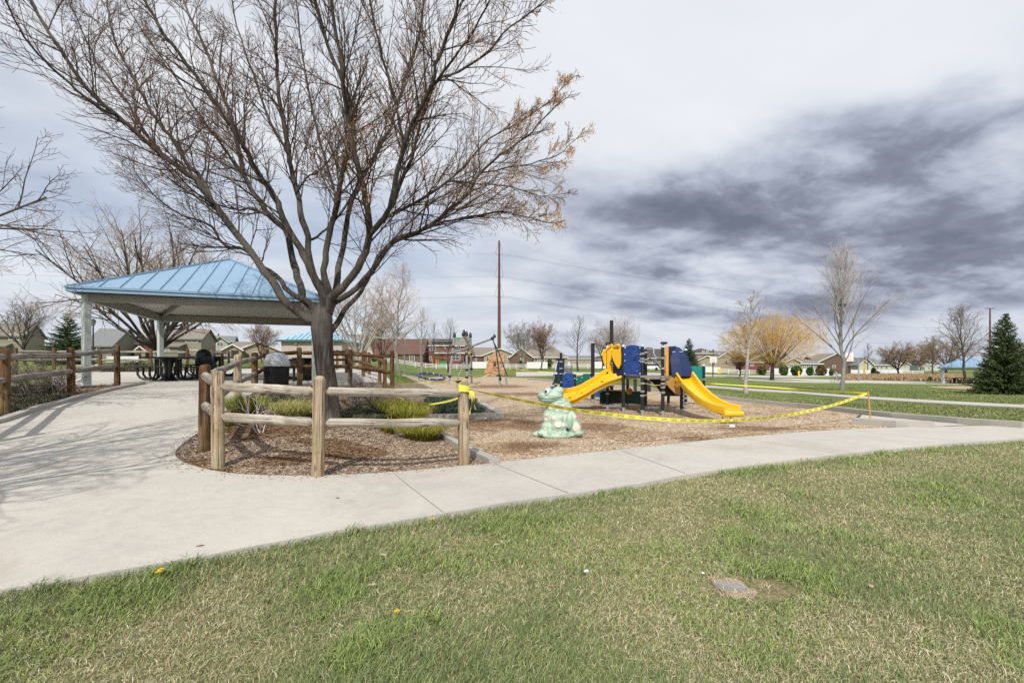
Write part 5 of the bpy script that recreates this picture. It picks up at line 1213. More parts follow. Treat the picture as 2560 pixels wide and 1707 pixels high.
twig_shrub('twig_shrub', 'tangle of dry brown stems just right of the big trunk', gy_(880, 12.2), .85, .5, 3, M_TWIGG, 16, leaf=(500, .018, M_DRY))
twig_shrub('twig_shrub', 'dry brown twiggy shrub before the brown fence posts', gy_(932, 12.6), .6, .5, 4, M_TWIGG, 16)
twig_shrub('twig_shrub', 'low dark brown brushy shrub left of the brown fence corner', gy_(966, 12.6), .58, .5, 5, M_TWIGO, 16)
twig_shrub('twig_shrub', 'dense purple brown shrub mound right of the brown fence corner', gy_(1008, 13.6), .48, .6, 6, M_TWIGR, 30)
twig_shrub('twig_shrub', 'second purple brown shrub mound beside the playground edge', gy_(1040, 13.0), .40, .6, 7, M_TWIGR, 26)
twig_shrub('twig_shrub', 'thin pale stems standing among the broom behind the left rail', gy_(652, 8.2), .75, .3, 8, M_TWIGP, 5, maxlev=2)
twig_shrub('twig_shrub', 'dry twiggy hedge shrub behind the trunk on the slab side', gy_(790, 17.5), .8, .8, 9, M_TWIGO, 24, leaf=(600, .03, M_DRY))
# ------------------------------------------------------------------ playground tower with two slides
M_DECK = mat('deck_metal', (.20, .185, .165), (.25, .23, .21), 6, .6)
M_BOLT = mat('pale_blue_cap', (.42, .58, .68), (.48, .64, .74), 8, .35)
M_POST = plain('black_post', (.016, .016, .018), .42)
def swept_chute(path, prof, tilt=0.0, close=True):
    """prof: list of (across, up) of the chute's section, given as a closed outline"""
    m = MB(); n = len(prof); vs = []; fs = []; P = [Vector(p) for p in path]; k = len(P)
    for i, p in enumerate(P):
        t = (P[min(i+1, k-1)]-P[max(i-1, 0)]).normalized(); s = t.cross(Vector((0, 0, 1))).normalized(); u_ = s.cross(t)
        for (a, b) in prof:
            q = tilt; vs.append(p+s*(a*math.cos(q)+b*math.sin(q))+u_*(b*math.cos(q)-a*math.sin(q)))
    for i in range(k-1):
        for j in range(n): fs.append((i*n+j, i*n+(j+1) % n, (i+1)*n+(j+1) % n, (i+1)*n+j))
    fs += [tuple(range(n))[::-1], tuple(range((k-1)*n, k*n))]
    return m.add(vs, fs)
def spline(pts, k=6):
    P = [Vector(p) for p in pts]; out = []; n = len(P)
    for i in range(n-1):
        a, b, c, d = P[max(i-1, 0)], P[i], P[i+1], P[min(i+2, n-1)]
        for j in range(k):
            t = j/k; out.append(0.5*((2*b)+(c-a)*t+(2*a-5*b+4*c-d)*t*t+(3*b-a-3*c+d)*t**3))
    return out+[P[-1]]
def panel(outline, Y0, Y1, th=0.03, mt=None, name='panel', parent=None, X=None, bevel=0.006):
    """flat board: outline in photo px at the board's two depths (left Y0, right Y1)"""
    xs = [p[0] for p in outline]; a, b = min(xs), max(xs); m = MB()
    pts = [at(p[0], p[1], Y0+(Y1-Y0)*((p[0]-a)/(b-a))) for p in outline]
    d = (at(b, 900, Y1)-at(a, 900, Y0)); d.z = 0; nrm = Vector((-d.y, d.x, 0)).normalized()*th
    n = len(pts); m.add(pts+[p+nrm for p in pts], [tuple(range(n)), tuple(range(n, 2*n))[::-1]]+[(i, (i+1) % n, n+(i+1) % n, n+i) for i in range(n)])
    return m.build(name, mt, parent, bevel=bevel)
pg = thing('play_structure', 'playground tower with two yellow slides, blue panels and black posts', 'play structure', (4.6, 16.0, g(4.6, 16.0)))
def play_post(root, px, Y, top, caps=True, r=.055, rings=()):
    x = ax(px, Y); z = g(x, Y); zt = az(top, Y)
    m = MB().tube([(x, Y, z+.16), (x, Y, zt)], r, 14); o = m.build('post', M_POST, root, smooth=True)
    MB().tube([(x, Y, z-.1), (x, Y, z+.17)], r*.97, 14).build('post_sleeve', M_GREYM, o, smooth=True)
    if caps: MB().lathe((x, Y, zt-.015), [(r*1.12, 0), (r*1.15, .025), (r*.8, .055), (r*.25, .07)], 14).build('post_cap', M_BOLT, o, smooth=True)
    if rings:
        for q in rings: MB().lathe((x, Y, az(q, Y)-.03), [(r*1.04, 0), (r*1.3, .005), (r*1.3, .055), (r*1.04, .06)], 14).build('clamp', M_GREYM, o, smooth=True)
    return o
play_post(pg, 1558.5, 15.85, 866); play_post(pg, 1606, 15.0, 865, rings=(884, 897, 904, 941, 958, 978, 989)); play_post(pg, 1657, 14.75, 867, rings=(895, 921, 942, 948, 959, 968, 981))
play_post(pg, 1519, 16.8, 868, rings=(967, 984)); play_post(pg, 1529, 18.0, 801, False, .07, rings=(908, 928, 962)); play_post(pg, 1569, 17.6, 870)
play_post(pg, 1614, 16.4, 872, rings=(881, 899, 907, 940)); play_post(pg, 1671, 18.0, 872, rings=(985,)); play_post(pg, 1704, 15.5, 930, False); play_post(pg, 1714, 17.2, 875, rings=(985, 995, 1007, 1017))
play_post(pg, 1482, 19.4, 858, False, .075)
# deck
dk = [(3.40, 16.7), (3.72, 15.9), (4.12, 15.05), (4.66, 14.8), (5.45, 15.55), (6.15, 17.1), (5.8, 17.9), (4.45, 17.4)]
m = MB(); zD = 1.22; n = len(dk); m.add([(x, y, zD) for x, y in dk]+[(x, y, zD-.10) for x, y in dk], [tuple(range(n)), tuple(range(n, 2*n))[::-1]]+[(i, (i+1) % n, n+(i+1) % n, n+i) for i in range(n)]); m.build('deck', M_DECK, pg)
# blue panel with embossed shapes
bp = panel([(1559, 937), (1559, 869), (1563, 868), (1568, 864.5), (1578, 862), (1590, 863), (1598, 866), (1605, 869), (1605, 938)], 15.78, 14.95, .03, M_BLUE, 'blue_panel', pg)
M_EMB = plain('embossed_blue', (.028, .085, .31), .4)
for pts in ([(1568, 872), (1575, 869), (1585, 869), (1593, 873)], [(1562, 899), (1575, 902), (1588, 896), (1600, 897)], [(1570, 884), (1578, 880), (1584, 884), (1588, 892)], [(1567, 921), (1570, 912), (1578, 910), (1582, 918), (1581, 926), (1572, 929), (1567, 921)], [(1584, 910), (1590, 915), (1588, 908)], [(1575, 878), (1571, 884)]):
    m = MB(); q = spline([at(p[0], p[1], 15.78+(14.95-15.78)*((p[0]-1559)/46)-.008) for p in pts], 4); m.tube(q, .012, 6); m.build('embossed_line', M_EMB, bp)
for (cx, cy, r) in ((1591, 881, .06), (1590, 922, .07)):
    m = MB(); c = at(cx, cy, 15.1); m.tube([c+Vector((r*math.cos(a), -.01, r*math.sin(a))) for a in np.linspace(0, 6.283, 17)], .014, 6, cap=False); m.build('embossed_ring', M_EMB, bp, smooth=True)
bo = MB()
for (cx, cy) in ((1562, 886), (1562, 902), (1562, 934), (1600, 870), (1601, 886), (1600, 902), (1600, 934), (1563, 870)): bo.ell(at(cx, cy, 15.75-(cx-1559)/46*.83), (.022, .015, .022), 8, 5)
bo.build('bolt', M_BOLT, bp)
# navy panel behind the slide mouth
panel([(1533, 940), (1531, 872), (1537, 862), (1545, 860), (1553, 866), (1558, 872), (1558, 936), (1550, 940)], 16.55, 16.0, .03, M_NAVY, 'navy_panel', pg)
panel([(1504, 900), (1505, 870), (1516, 868), (1518, 915), (1506, 915)], 17.2, 16.9, .03, M_NAVY, 'navy_panel', pg)
sgn = panel([(1506, 893), (1507, 873), (1513.5, 872), (1513.5, 880)], 17.12, 17.0, .012, M_WHITE, 'notice_sign', pg, bevel=.002)
# twin yellow slide toward the left
def twin_slide():
    path = spline([(3.72, 16.35, 1.30), (3.45, 16.4, 1.18), (3.10, 16.55, .98), (2.72, 16.75, .72), (2.35, 16.95, .50), (2.05, 17.1, .40), (1.72, 17.3, .37)], 6)
    w = .45; hh = .13; prof = [(-w, hh), (-w+.045, hh+.012), (-w+.07, hh-.01), (-w+.09, .03), (-w*.5, -.005), (-.05, .015), (0, .075), (.05, .015), (w*.5, -.005), (w-.09, .03), (w-.07, hh-.01), (w-.045, hh+.012), (w, hh), (w-.01, -.02), (w*.5, -.06), (0, -.05), (-w*.5, -.06), (-w+.01, -.02)]
    ch = swept_chute(path, prof, tilt=-0.52).build('double_slide', M_YEL, pg, smooth=True)
    # rolled outer rails
    for sgn_, nm in ((-1, 'slide_rail'), (1, 'slide_rail')):
        m = MB(); P = []
        for i, p in enumerate(path):
            t = (path[min(i+1, len(path)-1)]-path[max(i-1, 0)]).normalized(); s = t.cross(Vector((0, 0, 1))).normalized(); u_ = s.cross(t); q = -0.52
            a, b = sgn_*w*.97, hh+.0; P.append(p+s*(a*math.cos(q)+b*math.sin(q))+u_*(b*math.cos(q)-a*math.sin(q)))
        m.tube(P, .042, 10); m.build(nm, M_YEL, ch, smooth=True)
        c = MB()
        for f in (.12, .42, .62, .85): j = int(f*(len(P)-1)); d = (P[j+1]-P[j]).normalized(); c.tube([P[j]-d*.015, P[j]+d*.015], .047, 10)
        c.build('rail_joint', M_GREYM, ch, smooth=True)
    for f in (.35, .62, .86):
        j = int(f*(len(path)-1)); p = path[j]; MB().box(p+Vector((0, -.06, .055)), (.07, .13, .05), .3).build('foot_block', M_YEL, ch, bevel=.012)
    # two tall ears at the mouth
    for outl, y0, y1 in (([(1505, 889), (1509, 882), (1530, 863), (1531, 866), (1528, 874), (1527, 895), (1525, 918), (1519, 921), (1512, 915), (1508, 905)], 16.9, 16.6), ([(1528, 877), (1532, 870), (1547, 863), (1550, 866), (1551.5, 890), (1551, 912), (1546, 922), (1540, 915), (1533, 902), (1529, 888)], 16.25, 15.95)):
        e = panel(outl, y0, y1, .05, M_YEL, 'slide_ear', ch, bevel=.012)
        a, b = (outl[0], outl[2]); m = MB(); m.tube([at(outl[0][0], outl[0][1], y0-.01), at(outl[1][0], outl[1][1]-1, y0-.01), at(outl[2][0], outl[2][1]-1, y1-.01)], .05, 10); m.build('ear_roll', M_YEL, ch, smooth=True)
    MB().tube([(1.85, 17.2, g(1.85, 17.2)-.05), (1.85, 17.2, .34)], .035, 8).build('slide_leg', M_GREYM, ch)
twin_slide()
# single slide toward the camera
def front_slide():
    path = spline([(5.48, 15.75, 1.24), (5.46, 15.3, 1.16), (5.43, 14.75, .92), (5.44, 14.2, .68), (5.50, 13.6, .46), (5.60, 13.1, .32), (5.70, 12.8, .27), (5.78, 12.6, .26)], 7)
    w = .265; hh = .21; prof = [(-w-.03, hh-.04), (-w-.02, hh), (-w+.02, hh+.015), (-w+.05, hh-.01), (-w+.07, .05), (-w*.55, .004), (0, -.008), (w*.55, .004), (w-.07, .05), (w-.05, hh-.01), (w-.02, hh+.015), (w+.02, hh), (w+.03, hh-.04), (w+.0, .0), (w*.6, -.045), (0, -.055), (-w*.6, -.045), (-w, 0)]
    ch = swept_chute(path, prof).build('slide', M_YEL, pg, smooth=True)
    lip = MB(); lip.tube([(5.785-.27, 12.52, .25), (5.785+.27, 12.62, .25)], .075, 14); lip.build('slide_lip', M_YEL, ch, smooth=True)
    # tall left cheek at the top
    for sx in (-.29,):
        c = [(0, 15.75, 1.02), (0, 15.75, 1.36), (0, 15.6, 1.42), (0, 15.42, 1.38), (0, 15.2, 1.22), (0, 14.9, 1.05), (0, 15.0, .86), (0, 15.5, .98)]
        m = MB(); n = len(c); m.add([(5.45+sx-.02, y, z) for _, y, z in c]+[(5.45+sx+.03, y, z) for _, y, z in c], [tuple(range(n)), tuple(range(n, 2*n))[::-1]]+[(i, (i+1) % n, n+(i+1) % n, n+i) for i in range(n)])
        m.build('slide_cheek', M_YEL, ch, bevel=.012)
    b = MB()
    for y, z in ((15.62, 1.30), (15.40, 1.27), (15.25, 1.15), (15.5, 1.1), (15.05, 1.02)): b.ell((5.12, y-.01, z), (.02, .03, .03), 8, 6)
    b.build('bolt_cover', M_BLACK, ch)
    lg = MB()
    for sx in (-.15, .15): lg.tube([(5.70+sx*.7, 12.75, -.2), (5.70+sx*.7, 12.75, .24)], .022, 8)
    lg.build('slide_leg', M_GREYM, ch)
front_slide()
# navy hood: two curved wings and the arched sheet over the slide mouth
def hood():
    arc = [(15.75, 2.16), (15.68, 2.17), (15.58, 2.12), (15.45, 2.0), (15.33, 1.82), (15.24, 1.58), (15.18, 1.34), (15.16, 1.20)]
    XR = lambda z: 5.36+.38*math.sqrt(max(0.0, min(1.0, (2.17-z)/.95)))
    pr = [(15.75, 1.15)]+arc; m = MB(); n = len(pr); m.add([(5.04, y, z) for y, z in pr]+[(5.08, y, z) for y, z in pr], [tuple(range(n)), tuple(range(n, 2*n))[::-1]]+[(i, (i+1) % n, n+(i+1) % n, n+i) for i in range(n)])
    m.build('hood_wing', M_NAVY, pg, bevel=.006)
    m = MB(); vs = []; fs = []
    for y, z in arc: vs += [(XR(z), y, z), (XR(z), 15.75, z), (XR(z)-.03, y+.02, z-.02), (XR(z)-.03, 15.75, z-.02)]
    for i in range(len(arc)-1): a = i*4; fs += [(a, a+1, a+5, a+4), (a+2, a+6, a+7, a+3)]
    m.add(vs, fs); m.build('hood_wing', M_NAVY, pg)
    m = MB(); vs = []; fs = []; na_ = len(arc)
    for y, z in arc: vs += [(5.04, y-.01, z), (5.30, y-.07, z+.01), (XR(z)+.005, y-.01, z)]
    for i in range(na_-1): a = i*3; fs += [(a, a+1, a+4, a+3), (a+1, a+2, a+5, a+4)]
    vs += [(x, y+.03, z-.02) for x, y, z in vs]; q = na_*3; fs += [tuple(j+q for j in f)[::-1] for f in fs]
    m.add(vs, fs); m.build('hood_front', M_NAVY, pg)
    cr = MB(); cr.tube([(5.30, y-.083, z+.012) for y, z in arc], .012, 6); cr.build('hood_seam', M_BLUE, pg)
    m2 = MB()
    bk = [(5.06, 1.05), (5.06, 1.75), (5.10, 1.98), (5.18, 2.10), (5.36, 2.165), (5.48, 2.05), (5.60, 1.85), (5.68, 1.6), (5.72, 1.05), (5.66, 1.05), (5.66, 1.35), (5.14, 1.35), (5.14, 1.05)]
    n = len(bk); m2.add([(x, 15.72, z) for x, z in bk]+[(x, 15.76, z) for x, z in bk], [tuple(range(n)), tuple(range(n, 2*n))[::-1]]+[(i, (i+1) % n, n+(i+1) % n, n+i) for i in range(n)])
    m2.build('hood_back', M_NAVY, pg)
    MB().tube([(5.10, 15.40, 1.98), (5.48, 15.40, 1.98)], .022, 8).build('hood_bar', M_GREYM, pg)
    MB().beam((4.86, 15.05, 1.20), (4.86, 15.05, 2.13), .09, .03, up=(0, 1, 0)).build('orange_edge', mat('orange_plastic', (.75, .30, .012), (.7, .27, .012), 5, .4), pg, bevel=.006)
    # left outer cheek running from the orange edge to the wing
    pts = [(1665, 938), (1666, 872), (1672, 868), (1690, 866), (1690, 942)]
    panel(pts, 15.1, 15.55, .03, M_NAVY, 'hood_side', pg)
hood()
# climbing board with holes
cb = panel([(1663, 939), (1684, 943), (1695, 955), (1701, 975), (1701, 988), (1690, 985), (1675, 970), (1665, 958)], 15.0, 15.3, .04, M_TAN, 'climbing_board', pg)
hl = MB()
for (x, y) in ((1670, 947), (1669, 957), (1677, 962), (1689, 962), (1689, 972), (1697, 977), (1685, 950), (1696, 966)): hl.ell(at(x, y, 15.02+(x-1663)/38*.3), (.022, .014, .026), 10, 6)
hl.build('hand_hole', M_BLACK, cb)
panel([(1620, 945), (1661, 946), (1664, 990), (1652, 982), (1640, 965)], 17.2, 17.0, .04, mat('dark_brown_board', (.035, .024, .018), (.05, .035, .026), 5, .6), 'climb_back', pg)
panel([(1666, 962), (1702, 990), (1660, 990), (1662, 975)], 15.5, 15.5, .04, M_BLACK, 'climb_base', pg)
# shop counter below
cn = panel([(1504, 977), (1601, 978), (1601, 1011), (1560, 1008), (1504, 1009)], 17.4, 16.2, .04, M_DGREEN, 'counter_panel', pg)
m = MB(); a = at(1498, 976, 17.45); b = at(1560, 975.5, 16.7); m.beam(a, b, .30, .04); m.build('counter_top', M_TAN, pg, bevel=.01)
panel([(1501, 980), (1514, 980), (1514, 1009), (1501, 1008)], 17.2, 17.3, .05, mat('mid_green_plastic', (.012, .065, .045), (.015, .08, .055), 5, .45), 'counter_end', pg)
m = MB(); c = at(1573.5, 978, 16.4); q4 = Vector((0.1, -1, 0)).to_track_quat('Z', 'Y').to_matrix(); m.ell(c, (.115, .115, .03), 20, 6, M=q4); dd_ = m.build('sound_disc', mat('ochre_disc', (.36, .19, .03), (.42, .23, .04), 5, .5), pg, smooth=True)
hd = MB()
for dx_, dz_ in ((-.04, .03), (.04, .03), (0, -.04), (0, .02)): hd.ell(c+Vector((dx_, -.025, dz_)), (.018, .012, .018), 8, 5)
hd.build('disc_hole', M_BLACK, dd_)
# curved handrails, scope, rungs
m = MB(); m.tube(spline([at(1614, 871, 15.9), at(1620, 869.5, 15.7), at(1630, 870, 15.4), at(1634, 876, 15.3), at(1635, 886, 15.2), at(1640, 893, 15.0), at(1648, 895.5, 14.9), at(1656, 895, 14.8)], 4), .024, 8); m.build('hand_rail', M_GREYM, pg, smooth=True)
m = MB(); m.tube(spline([at(1624, 896, 15.6), at(1634, 902, 15.5), at(1644, 912, 15.4), at(1652, 922, 15.2)], 4), .020, 8); m.build('hand_rail', M_DARKM, pg, smooth=True)
m = MB(); m.tube(spline([at(1608, 957, 15.0), at(1630, 962, 14.9), at(1655, 963, 14.75)], 4), .012, 6); m.tube(spline([at(1608, 988, 15.0), at(1640, 985, 14.9), at(1655, 980, 14.75)], 4), .012, 6); m.build('climb_rope', mat('tan_rope', (.5, .38, .2), (.42, .3, .15), 20, .9), pg)
sp_ = MB(); c = at(1659, 857.5, 14.75); sp_.tube([c+Vector((-.075, 0, 0)), c+Vector((.075, 0, 0))], .042, 10); sp_.tube([c+Vector((-.055, -.11, .0)), c+Vector((-.055, .05, 0))], .035, 10); sp_.tube([c+Vector((.055, -.11, 0)), c+Vector((.055, .05, 0))], .035, 10); sp_.tube([c, c-Vector((0, 0, .12))], .02, 8); sp_.build('play_binoculars', mat('dark_brown_plastic', (.03, .02, .018), (.04, .028, .022), 6, .5), pg)
m = MB(); c = at(1519, 857.5, 17.6); m.tube([c+Vector((-.08, 0, 0)), c+Vector((.1, 0, 0))], .035, 8); m.tube([c-Vector((.05, 0, .14)), c-Vector((.05, 0, 0))], .02, 8); m.build('play_binoculars', MATS['dark_brown_plastic'], pg)
m = MB(); m.tube(spline([at(1487, 859, 19.4), at(1497, 862, 19.0), at(1510, 868, 18.4), at(1524, 876, 18)], 4), .015, 6); m.build('mast_rope', M_DARKM, pg)
# green panel and its post at the back right
panel([(1728, 915), (1730, 914.5), (1753, 916), (1757, 918), (1757, 949), (1730, 947)], 18.6, 18.9, .03, M_TEAL, 'teal_panel', pg)
play_post(pg, 1759.5, 18.9, 914, rings=(948,))
# small left module
md = thing('play_module', 'low play module of blue and green panels on black posts left of the tower', 'play structure', (2.4, 20.5, g(2.4, 20.5)))
play_post(md, 1402.5, 20.6, 882, False, .06, rings=(904, 934, 955, 921)); play_post(md, 1390, 20.0, 934, True, .06, rings=(960, 972)); play_post(md, 1437, 20.8, 934, True, .05); play_post(md, 1480, 20.6, 936, False, .05)
b1 = panel([(1407, 981), (1406, 933), (1434, 933), (1434, 980)], 20.5, 20.75, .03, M_BLUE, 'blue_panel', md)
m = MB(); m.tube([at(1409, 972, 20.4), at(1411, 960, 20.4), at(1418, 951, 20.4), at(1428, 947, 20.45)], .012, 6); m.build('embossed_line', M_EMB, b1)
m = MB(); c = at(1419, 941, 20.45); m.tube([c+Vector((.06*math.cos(a), 0, .06*math.sin(a))) for a in np.linspace(0, 6.283, 15)], .015, 6, cap=False); m.build('embossed_ring', M_EMB, b1)
g1 = panel([(1435, 975), (1435, 943), (1450, 941), (1460, 934), (1478, 934), (1478, 966), (1470, 976)], 20.8, 20.6, .03, M_GREEN, 'green_panel', md)
m = MB(); m.tube([at(1446, 960, 20.6), at(1449, 953, 20.6), at(1456, 950, 20.6), at(1463, 953, 20.6), at(1466, 960, 20.6)], .012, 6); m.build('embossed_line', plain('embossed_green', (.02, .15, .12), .4), g1)
bo = MB()
for (cx, cy) in ((1437, 946), (1455, 944), (1476, 943), (1437, 972), (1442, 948), (1410, 935)): bo.ell(at(cx, cy, 20.5), (.028, .02, .028), 8, 5)
bo.build('bolt', M_BOLT, g1)
panel([(1390, 936), (1391, 915), (1395, 896), (1412, 896), (1411, 933), (1400, 934)], 20.9, 20.9, .03, M_NAVY, 'tall_navy_panel', md)
panel([(1381, 962), (1384, 935), (1400, 934), (1400, 960)], 20.4, 20.5, .03, M_DGREEN, 'green_panel', md)
panel([(1373, 981), (1375, 967), (1387, 965), (1393, 981)], 20.1, 20.1, .05, M_BLUE, 'blue_step', md)
m = MB(); m.tube([at(1382, 958, 20.2), at(1389, 925, 20.2), at(1393, 902, 20.3)], .022, 8); m.build('hand_rail', M_GREYM, md)
bs = thing('blue_play_shell', 'blue shell panel low on the wood chips behind the slide', 'play structure', at(1498, 993, 20.5))
panel([(1488, 993), (1486, 974), (1494, 967), (1506, 966), (1518, 972), (1520, 985), (1504, 993)], 20.5, 20.5, .04, M_BLUE, 'blue_panel', bs)
# litter bin with pointed lid in the background
cx_, cy_ = ax(1422, 46), 46; zz_ = g(cx_, cy_)
tb = thing('litter_bin', 'grey litter bin with a pointed silver lid beyond the low play module', 'bin', (cx_, cy_, zz_))
m = MB(); m.lathe((0, 0, 0), [(.30, 0), (.33, 1.05)], 18); m.build('body', mat('grey_bin', (.13, .13, .14), (.17, .17, .18), 3, .5), tb, world=False, smooth=True)
m = MB(); m.lathe((0, 0, 0), [(.36, 1.05), (.36, 1.3), (.08, 1.68), (.02, 1.7)], 6); m.build('lid', M_GREYM, tb, world=False)
# snow and scraps
M_SNOW = mat('old_snow', (.78, .79, .82), (.70, .71, .74), 9, .6)
def patch(name, label, px0, px1, py, cat, mt=M_SNOW, h=.05, asp=.8, group=None):
    x, y, z = gp((px0+px1)/2, py); w = (px1-px0)/F*y/2; m = MB(); rn = random.Random(int(px0)); n = 26
    ring = [(w*math.cos(a)*rn.uniform(.75, 1.05), w*asp*math.sin(a)*rn.uniform(.7, 1.1)) for a in np.linspace(0, 6.283, n, endpoint=False)]
    vs = [(p[0], p[1], -.01) for p in ring]+[(p[0]*.75, p[1]*.75, h*.8) for p in ring]+[(0, 0, h)]
    m.add(vs, [(i, (i+1) % n, n+(i+1) % n, n+i) for i in range(n)]+[(n+i, n+(i+1) % n, 2*n) for i in range(n)])
    o = m.build(name, mt, smooth=True); o.location = (x, y, g(x, y)); return tag(o, label, cat, group)
patch('snow_patch', 'melting white snow patch left of the black tower posts', 1425, 1482, 1016, 'snow', group='snow left in the shade')
patch('snow_patch', 'melting white snow patch under the counter between the posts', 1502, 1556, 1016, 'snow', group='snow left in the shade')
patch('snow_patch', 'small white snow patch under the deck at the right', 1614, 1650, 1020, 'snow', group='snow left in the shade')
patch('paper_scrap', 'crumpled white scrap on the chips below the slide end', 1822, 1838, 1068, 'litter', h=.07)
# park table beyond the tower
pt_ = thing('bench_table', 'dark flat park table on the lawn seen under the tower deck', 'table', gl(1605, 978))
m = MB(); m.box((0, 0, .75), (1.2, .7, .06)); m.build('tabletop', M_DARKM, pt_, world=False); MB().box((-.4, 0, .37), (.08, .5, .74)).build('leg', M_DARKM, pt_, world=False); MB().box((.4, 0, .37), (.08, .5, .74)).build('leg', M_DARKM, pt_, world=False)

# ------------------------------------------------------------------ grey tube climber with ropes
Yc = 36.0; cb0 = gy_(1150, Yc)
cl = thing('tube_climber', 'tall climber of grey tubes with black joints, ropes and slanted booms', 'play structure', cb0)
def tb_(name, pts, r, mt=M_GREYM, n=8, par=cl, dY=None): return MB().tube([at(p[0], p[1], (p[2] if len(p) > 2 else Yc)) for p in pts], r, n).build(name, mt, par, smooth=True)
def foot(px, Y): return HY+(EYE-g(ax(px, Y), Y))/Y*F+3
tb_('upright', [(1136, 841, Yc), (1124.5, 939, Yc), (1121.5, foot(1121, Yc), Yc)], .085)
tb_('upright', [(1166.5, 838, Yc-1), (1167.3, foot(1167, Yc-1), Yc-1)], .085); tb_('upright', [(1176, 841, Yc+.8), (1178, 922, Yc+.8), (1179, foot(1179, Yc+.8), Yc+.8)], .085)
tb_('boom', [(1129, 884, Yc), (1231.5, 846, Yc-3)], .075); tb_('boom', [(1158.5, 836, Yc-4.5), (1186, 888, Yc+.5)], .10)
tb_('cross_bar', [(1135, 845, Yc), (1167, 844, Yc-1), (1177, 845, Yc+.8)], .04); tb_('cross_bar', [(1132, 866, Yc), (1150, 875, Yc), (1167, 868, Yc-1)], .04, M_DARKM)
jt = MB()
for (x, y, Y) in ((1132.6, 866, Yc), (1130, 885, Yc), (1124.4, 940.5, Yc), (1166.5, 866, Yc-1), (1166.5, 884.5, Yc-1), (1167, 924.5, Yc-1), (1167, 943, Yc-1), (1177.5, 885.5, Yc+.8), (1178.4, 922, Yc+.8), (1136, 840.5, Yc), (1176, 841, Yc+.8), (1166.5, 838.5, Yc-1), (1231, 846, Yc-3), (1158.5, 836.5, Yc-4.5), (1180, 866, Yc)):
    jt.ell(at(x, y, Y), (.125, .125, .125), 12, 8)
jt.build('joint', M_BLACK, cl, smooth=True)
fn = MB()
for (x, y, Y) in ((1136, 839, Yc), (1176, 839.5, Yc+.8), (1166.5, 837, Yc-1), (1236, 844.5, Yc-3), (1160, 834, Yc-4.5)): fn.lathe(at(x, y, Y), [(.11, 0), (.10, .14), (.03, .26)], 10)
fn.build('end_cap', M_BLACK, cl, smooth=True)
tb_('rope', [(1232.5, 849, Yc-3), (1240, 874, Yc-3), (1248.5, 939, Yc-3)], .04, M_DARKM); tb_('rope', [(1235, 857, Yc-3), (1246, 878, Yc-3), (1256, 907, Yc-3), (1268.5, 941.5, Yc-3)], .04, M_DARKM)
tb_('rope', [(1248, 920, Yc-3), (1258, 911, Yc-3)], .03, M_GREYM); tb_('rope', [(1158, 849, Yc-1), (1150, 872, Yc-1), (1151, 893, Yc-1), (1153, 903, Yc-1)], .025); tb_('rope', [(1153, 900, Yc-1), (1160, 908, Yc-1)], .05, M_DARKM)
tb_('spinner_bar', [(1145.5, 949, 30), (1147, 938, 30), (1154, 924, 30), (1157, 912, 30), (1161, 905, 30)], .04)
sx_, sy_ = ax(1145, 30), 30; sz_ = az(952, 30)
MB().lathe((sx_, sy_, sz_), [(.05, -.14), (.10, -.09), (.22, -.02), (.23, .03), (.15, .07), (.05, .12)], 16).build('spinner_seat', M_BLACK, cl, smooth=True)
MB().tube([(sx_-.03, sy_, g(sx_, sy_)-.1), (sx_, sy_, sz_-.1)], .07, 10).build('spinner_post', M_GREYM, cl, smooth=True)
for px, pt2 in ((1248.5, 938), (1265, 941)):
    Y = Yc-3; tb_('anchor_post', [(px, pt2, Y), (px+(1 if px < 1255 else 2), foot(px, Y), Y)], .075)
MB().lathe(at(1248.5, 938, Yc-3), [(.05, -.05), (.2, -.02), (.2, .03), (.05, .05)], 14).build('anchor_disc', M_BLACK, cl, smooth=True)
m = MB(); m.ell(at(1250, 947, Yc-3), (.10, .1, .18), 10, 7); m.build('anchor_disc', M_BLACK, cl, smooth=True)
for cx in (1142.5, 1146.5): MB().tube([at(cx, 849, Yc-.5)+Vector((.09*math.cos(a), 0, .09*math.sin(a))) for a in np.linspace(0, 6.283, 13)], .025, 6, cap=False).build('grip_ring', plain('bright_green', (.02, .36, .07), .4), cl)
MB().ell(at(1172.5, 881, Yc-1), (.07, .07, .20), 10, 8).build('yellow_grip', plain('lemon_plastic', (.75, .58, .02), .4), cl, smooth=True)
MB().tube([at(1257.5, 911, Yc-3)+Vector((.30*math.cos(a), .02, .30*math.sin(a))) for a in np.linspace(0, 6.283, 19)], .018, 6, cap=False).build('hoop', M_GREYM, cl)
# tilted blue ring
rx, ry = ax(1079, 38), 38.0; rz_ = g(rx, ry)
rg_ = thing('spinner_ring', 'tilted navy blue ring on grey legs to sit and spin on', 'play structure', (rx, ry, rz_))
rp = [Vector((1.04*math.cos(a), .95*math.sin(a), .44-.16*math.cos(a)+.20*math.sin(a))) for a in np.linspace(0, 2*math.pi, 37)]
MB().tube([Vector((0, 0, .03))+p for p in rp], .085, 12, cap=False).build('ring', mat('navy_rubber', (.03, .034, .11), (.04, .045, .14), 4, .5), rg_, world=False, smooth=True)
bd = MB()
for k in range(12):
    j = k*3; p = rp[j]; d = (rp[j+1]-rp[j]).normalized(); bd.tube([p+Vector((0, 0, .03))-d*.035, p+Vector((0, 0, .03))+d*.035], .091, 12, cap=False)
bd.build('ring_band', M_GREYM, rg_, world=False)
for a in (150, 190, 250, 300, 340): q = rad(a); MB().tube([(.95*math.cos(q), .85*math.sin(q), -.1), (1.0*math.cos(q), .9*math.sin(q), .42-.16*math.cos(q)+.19*math.sin(q))], .045, 8).build('leg', M_GREYM, rg_, world=False)
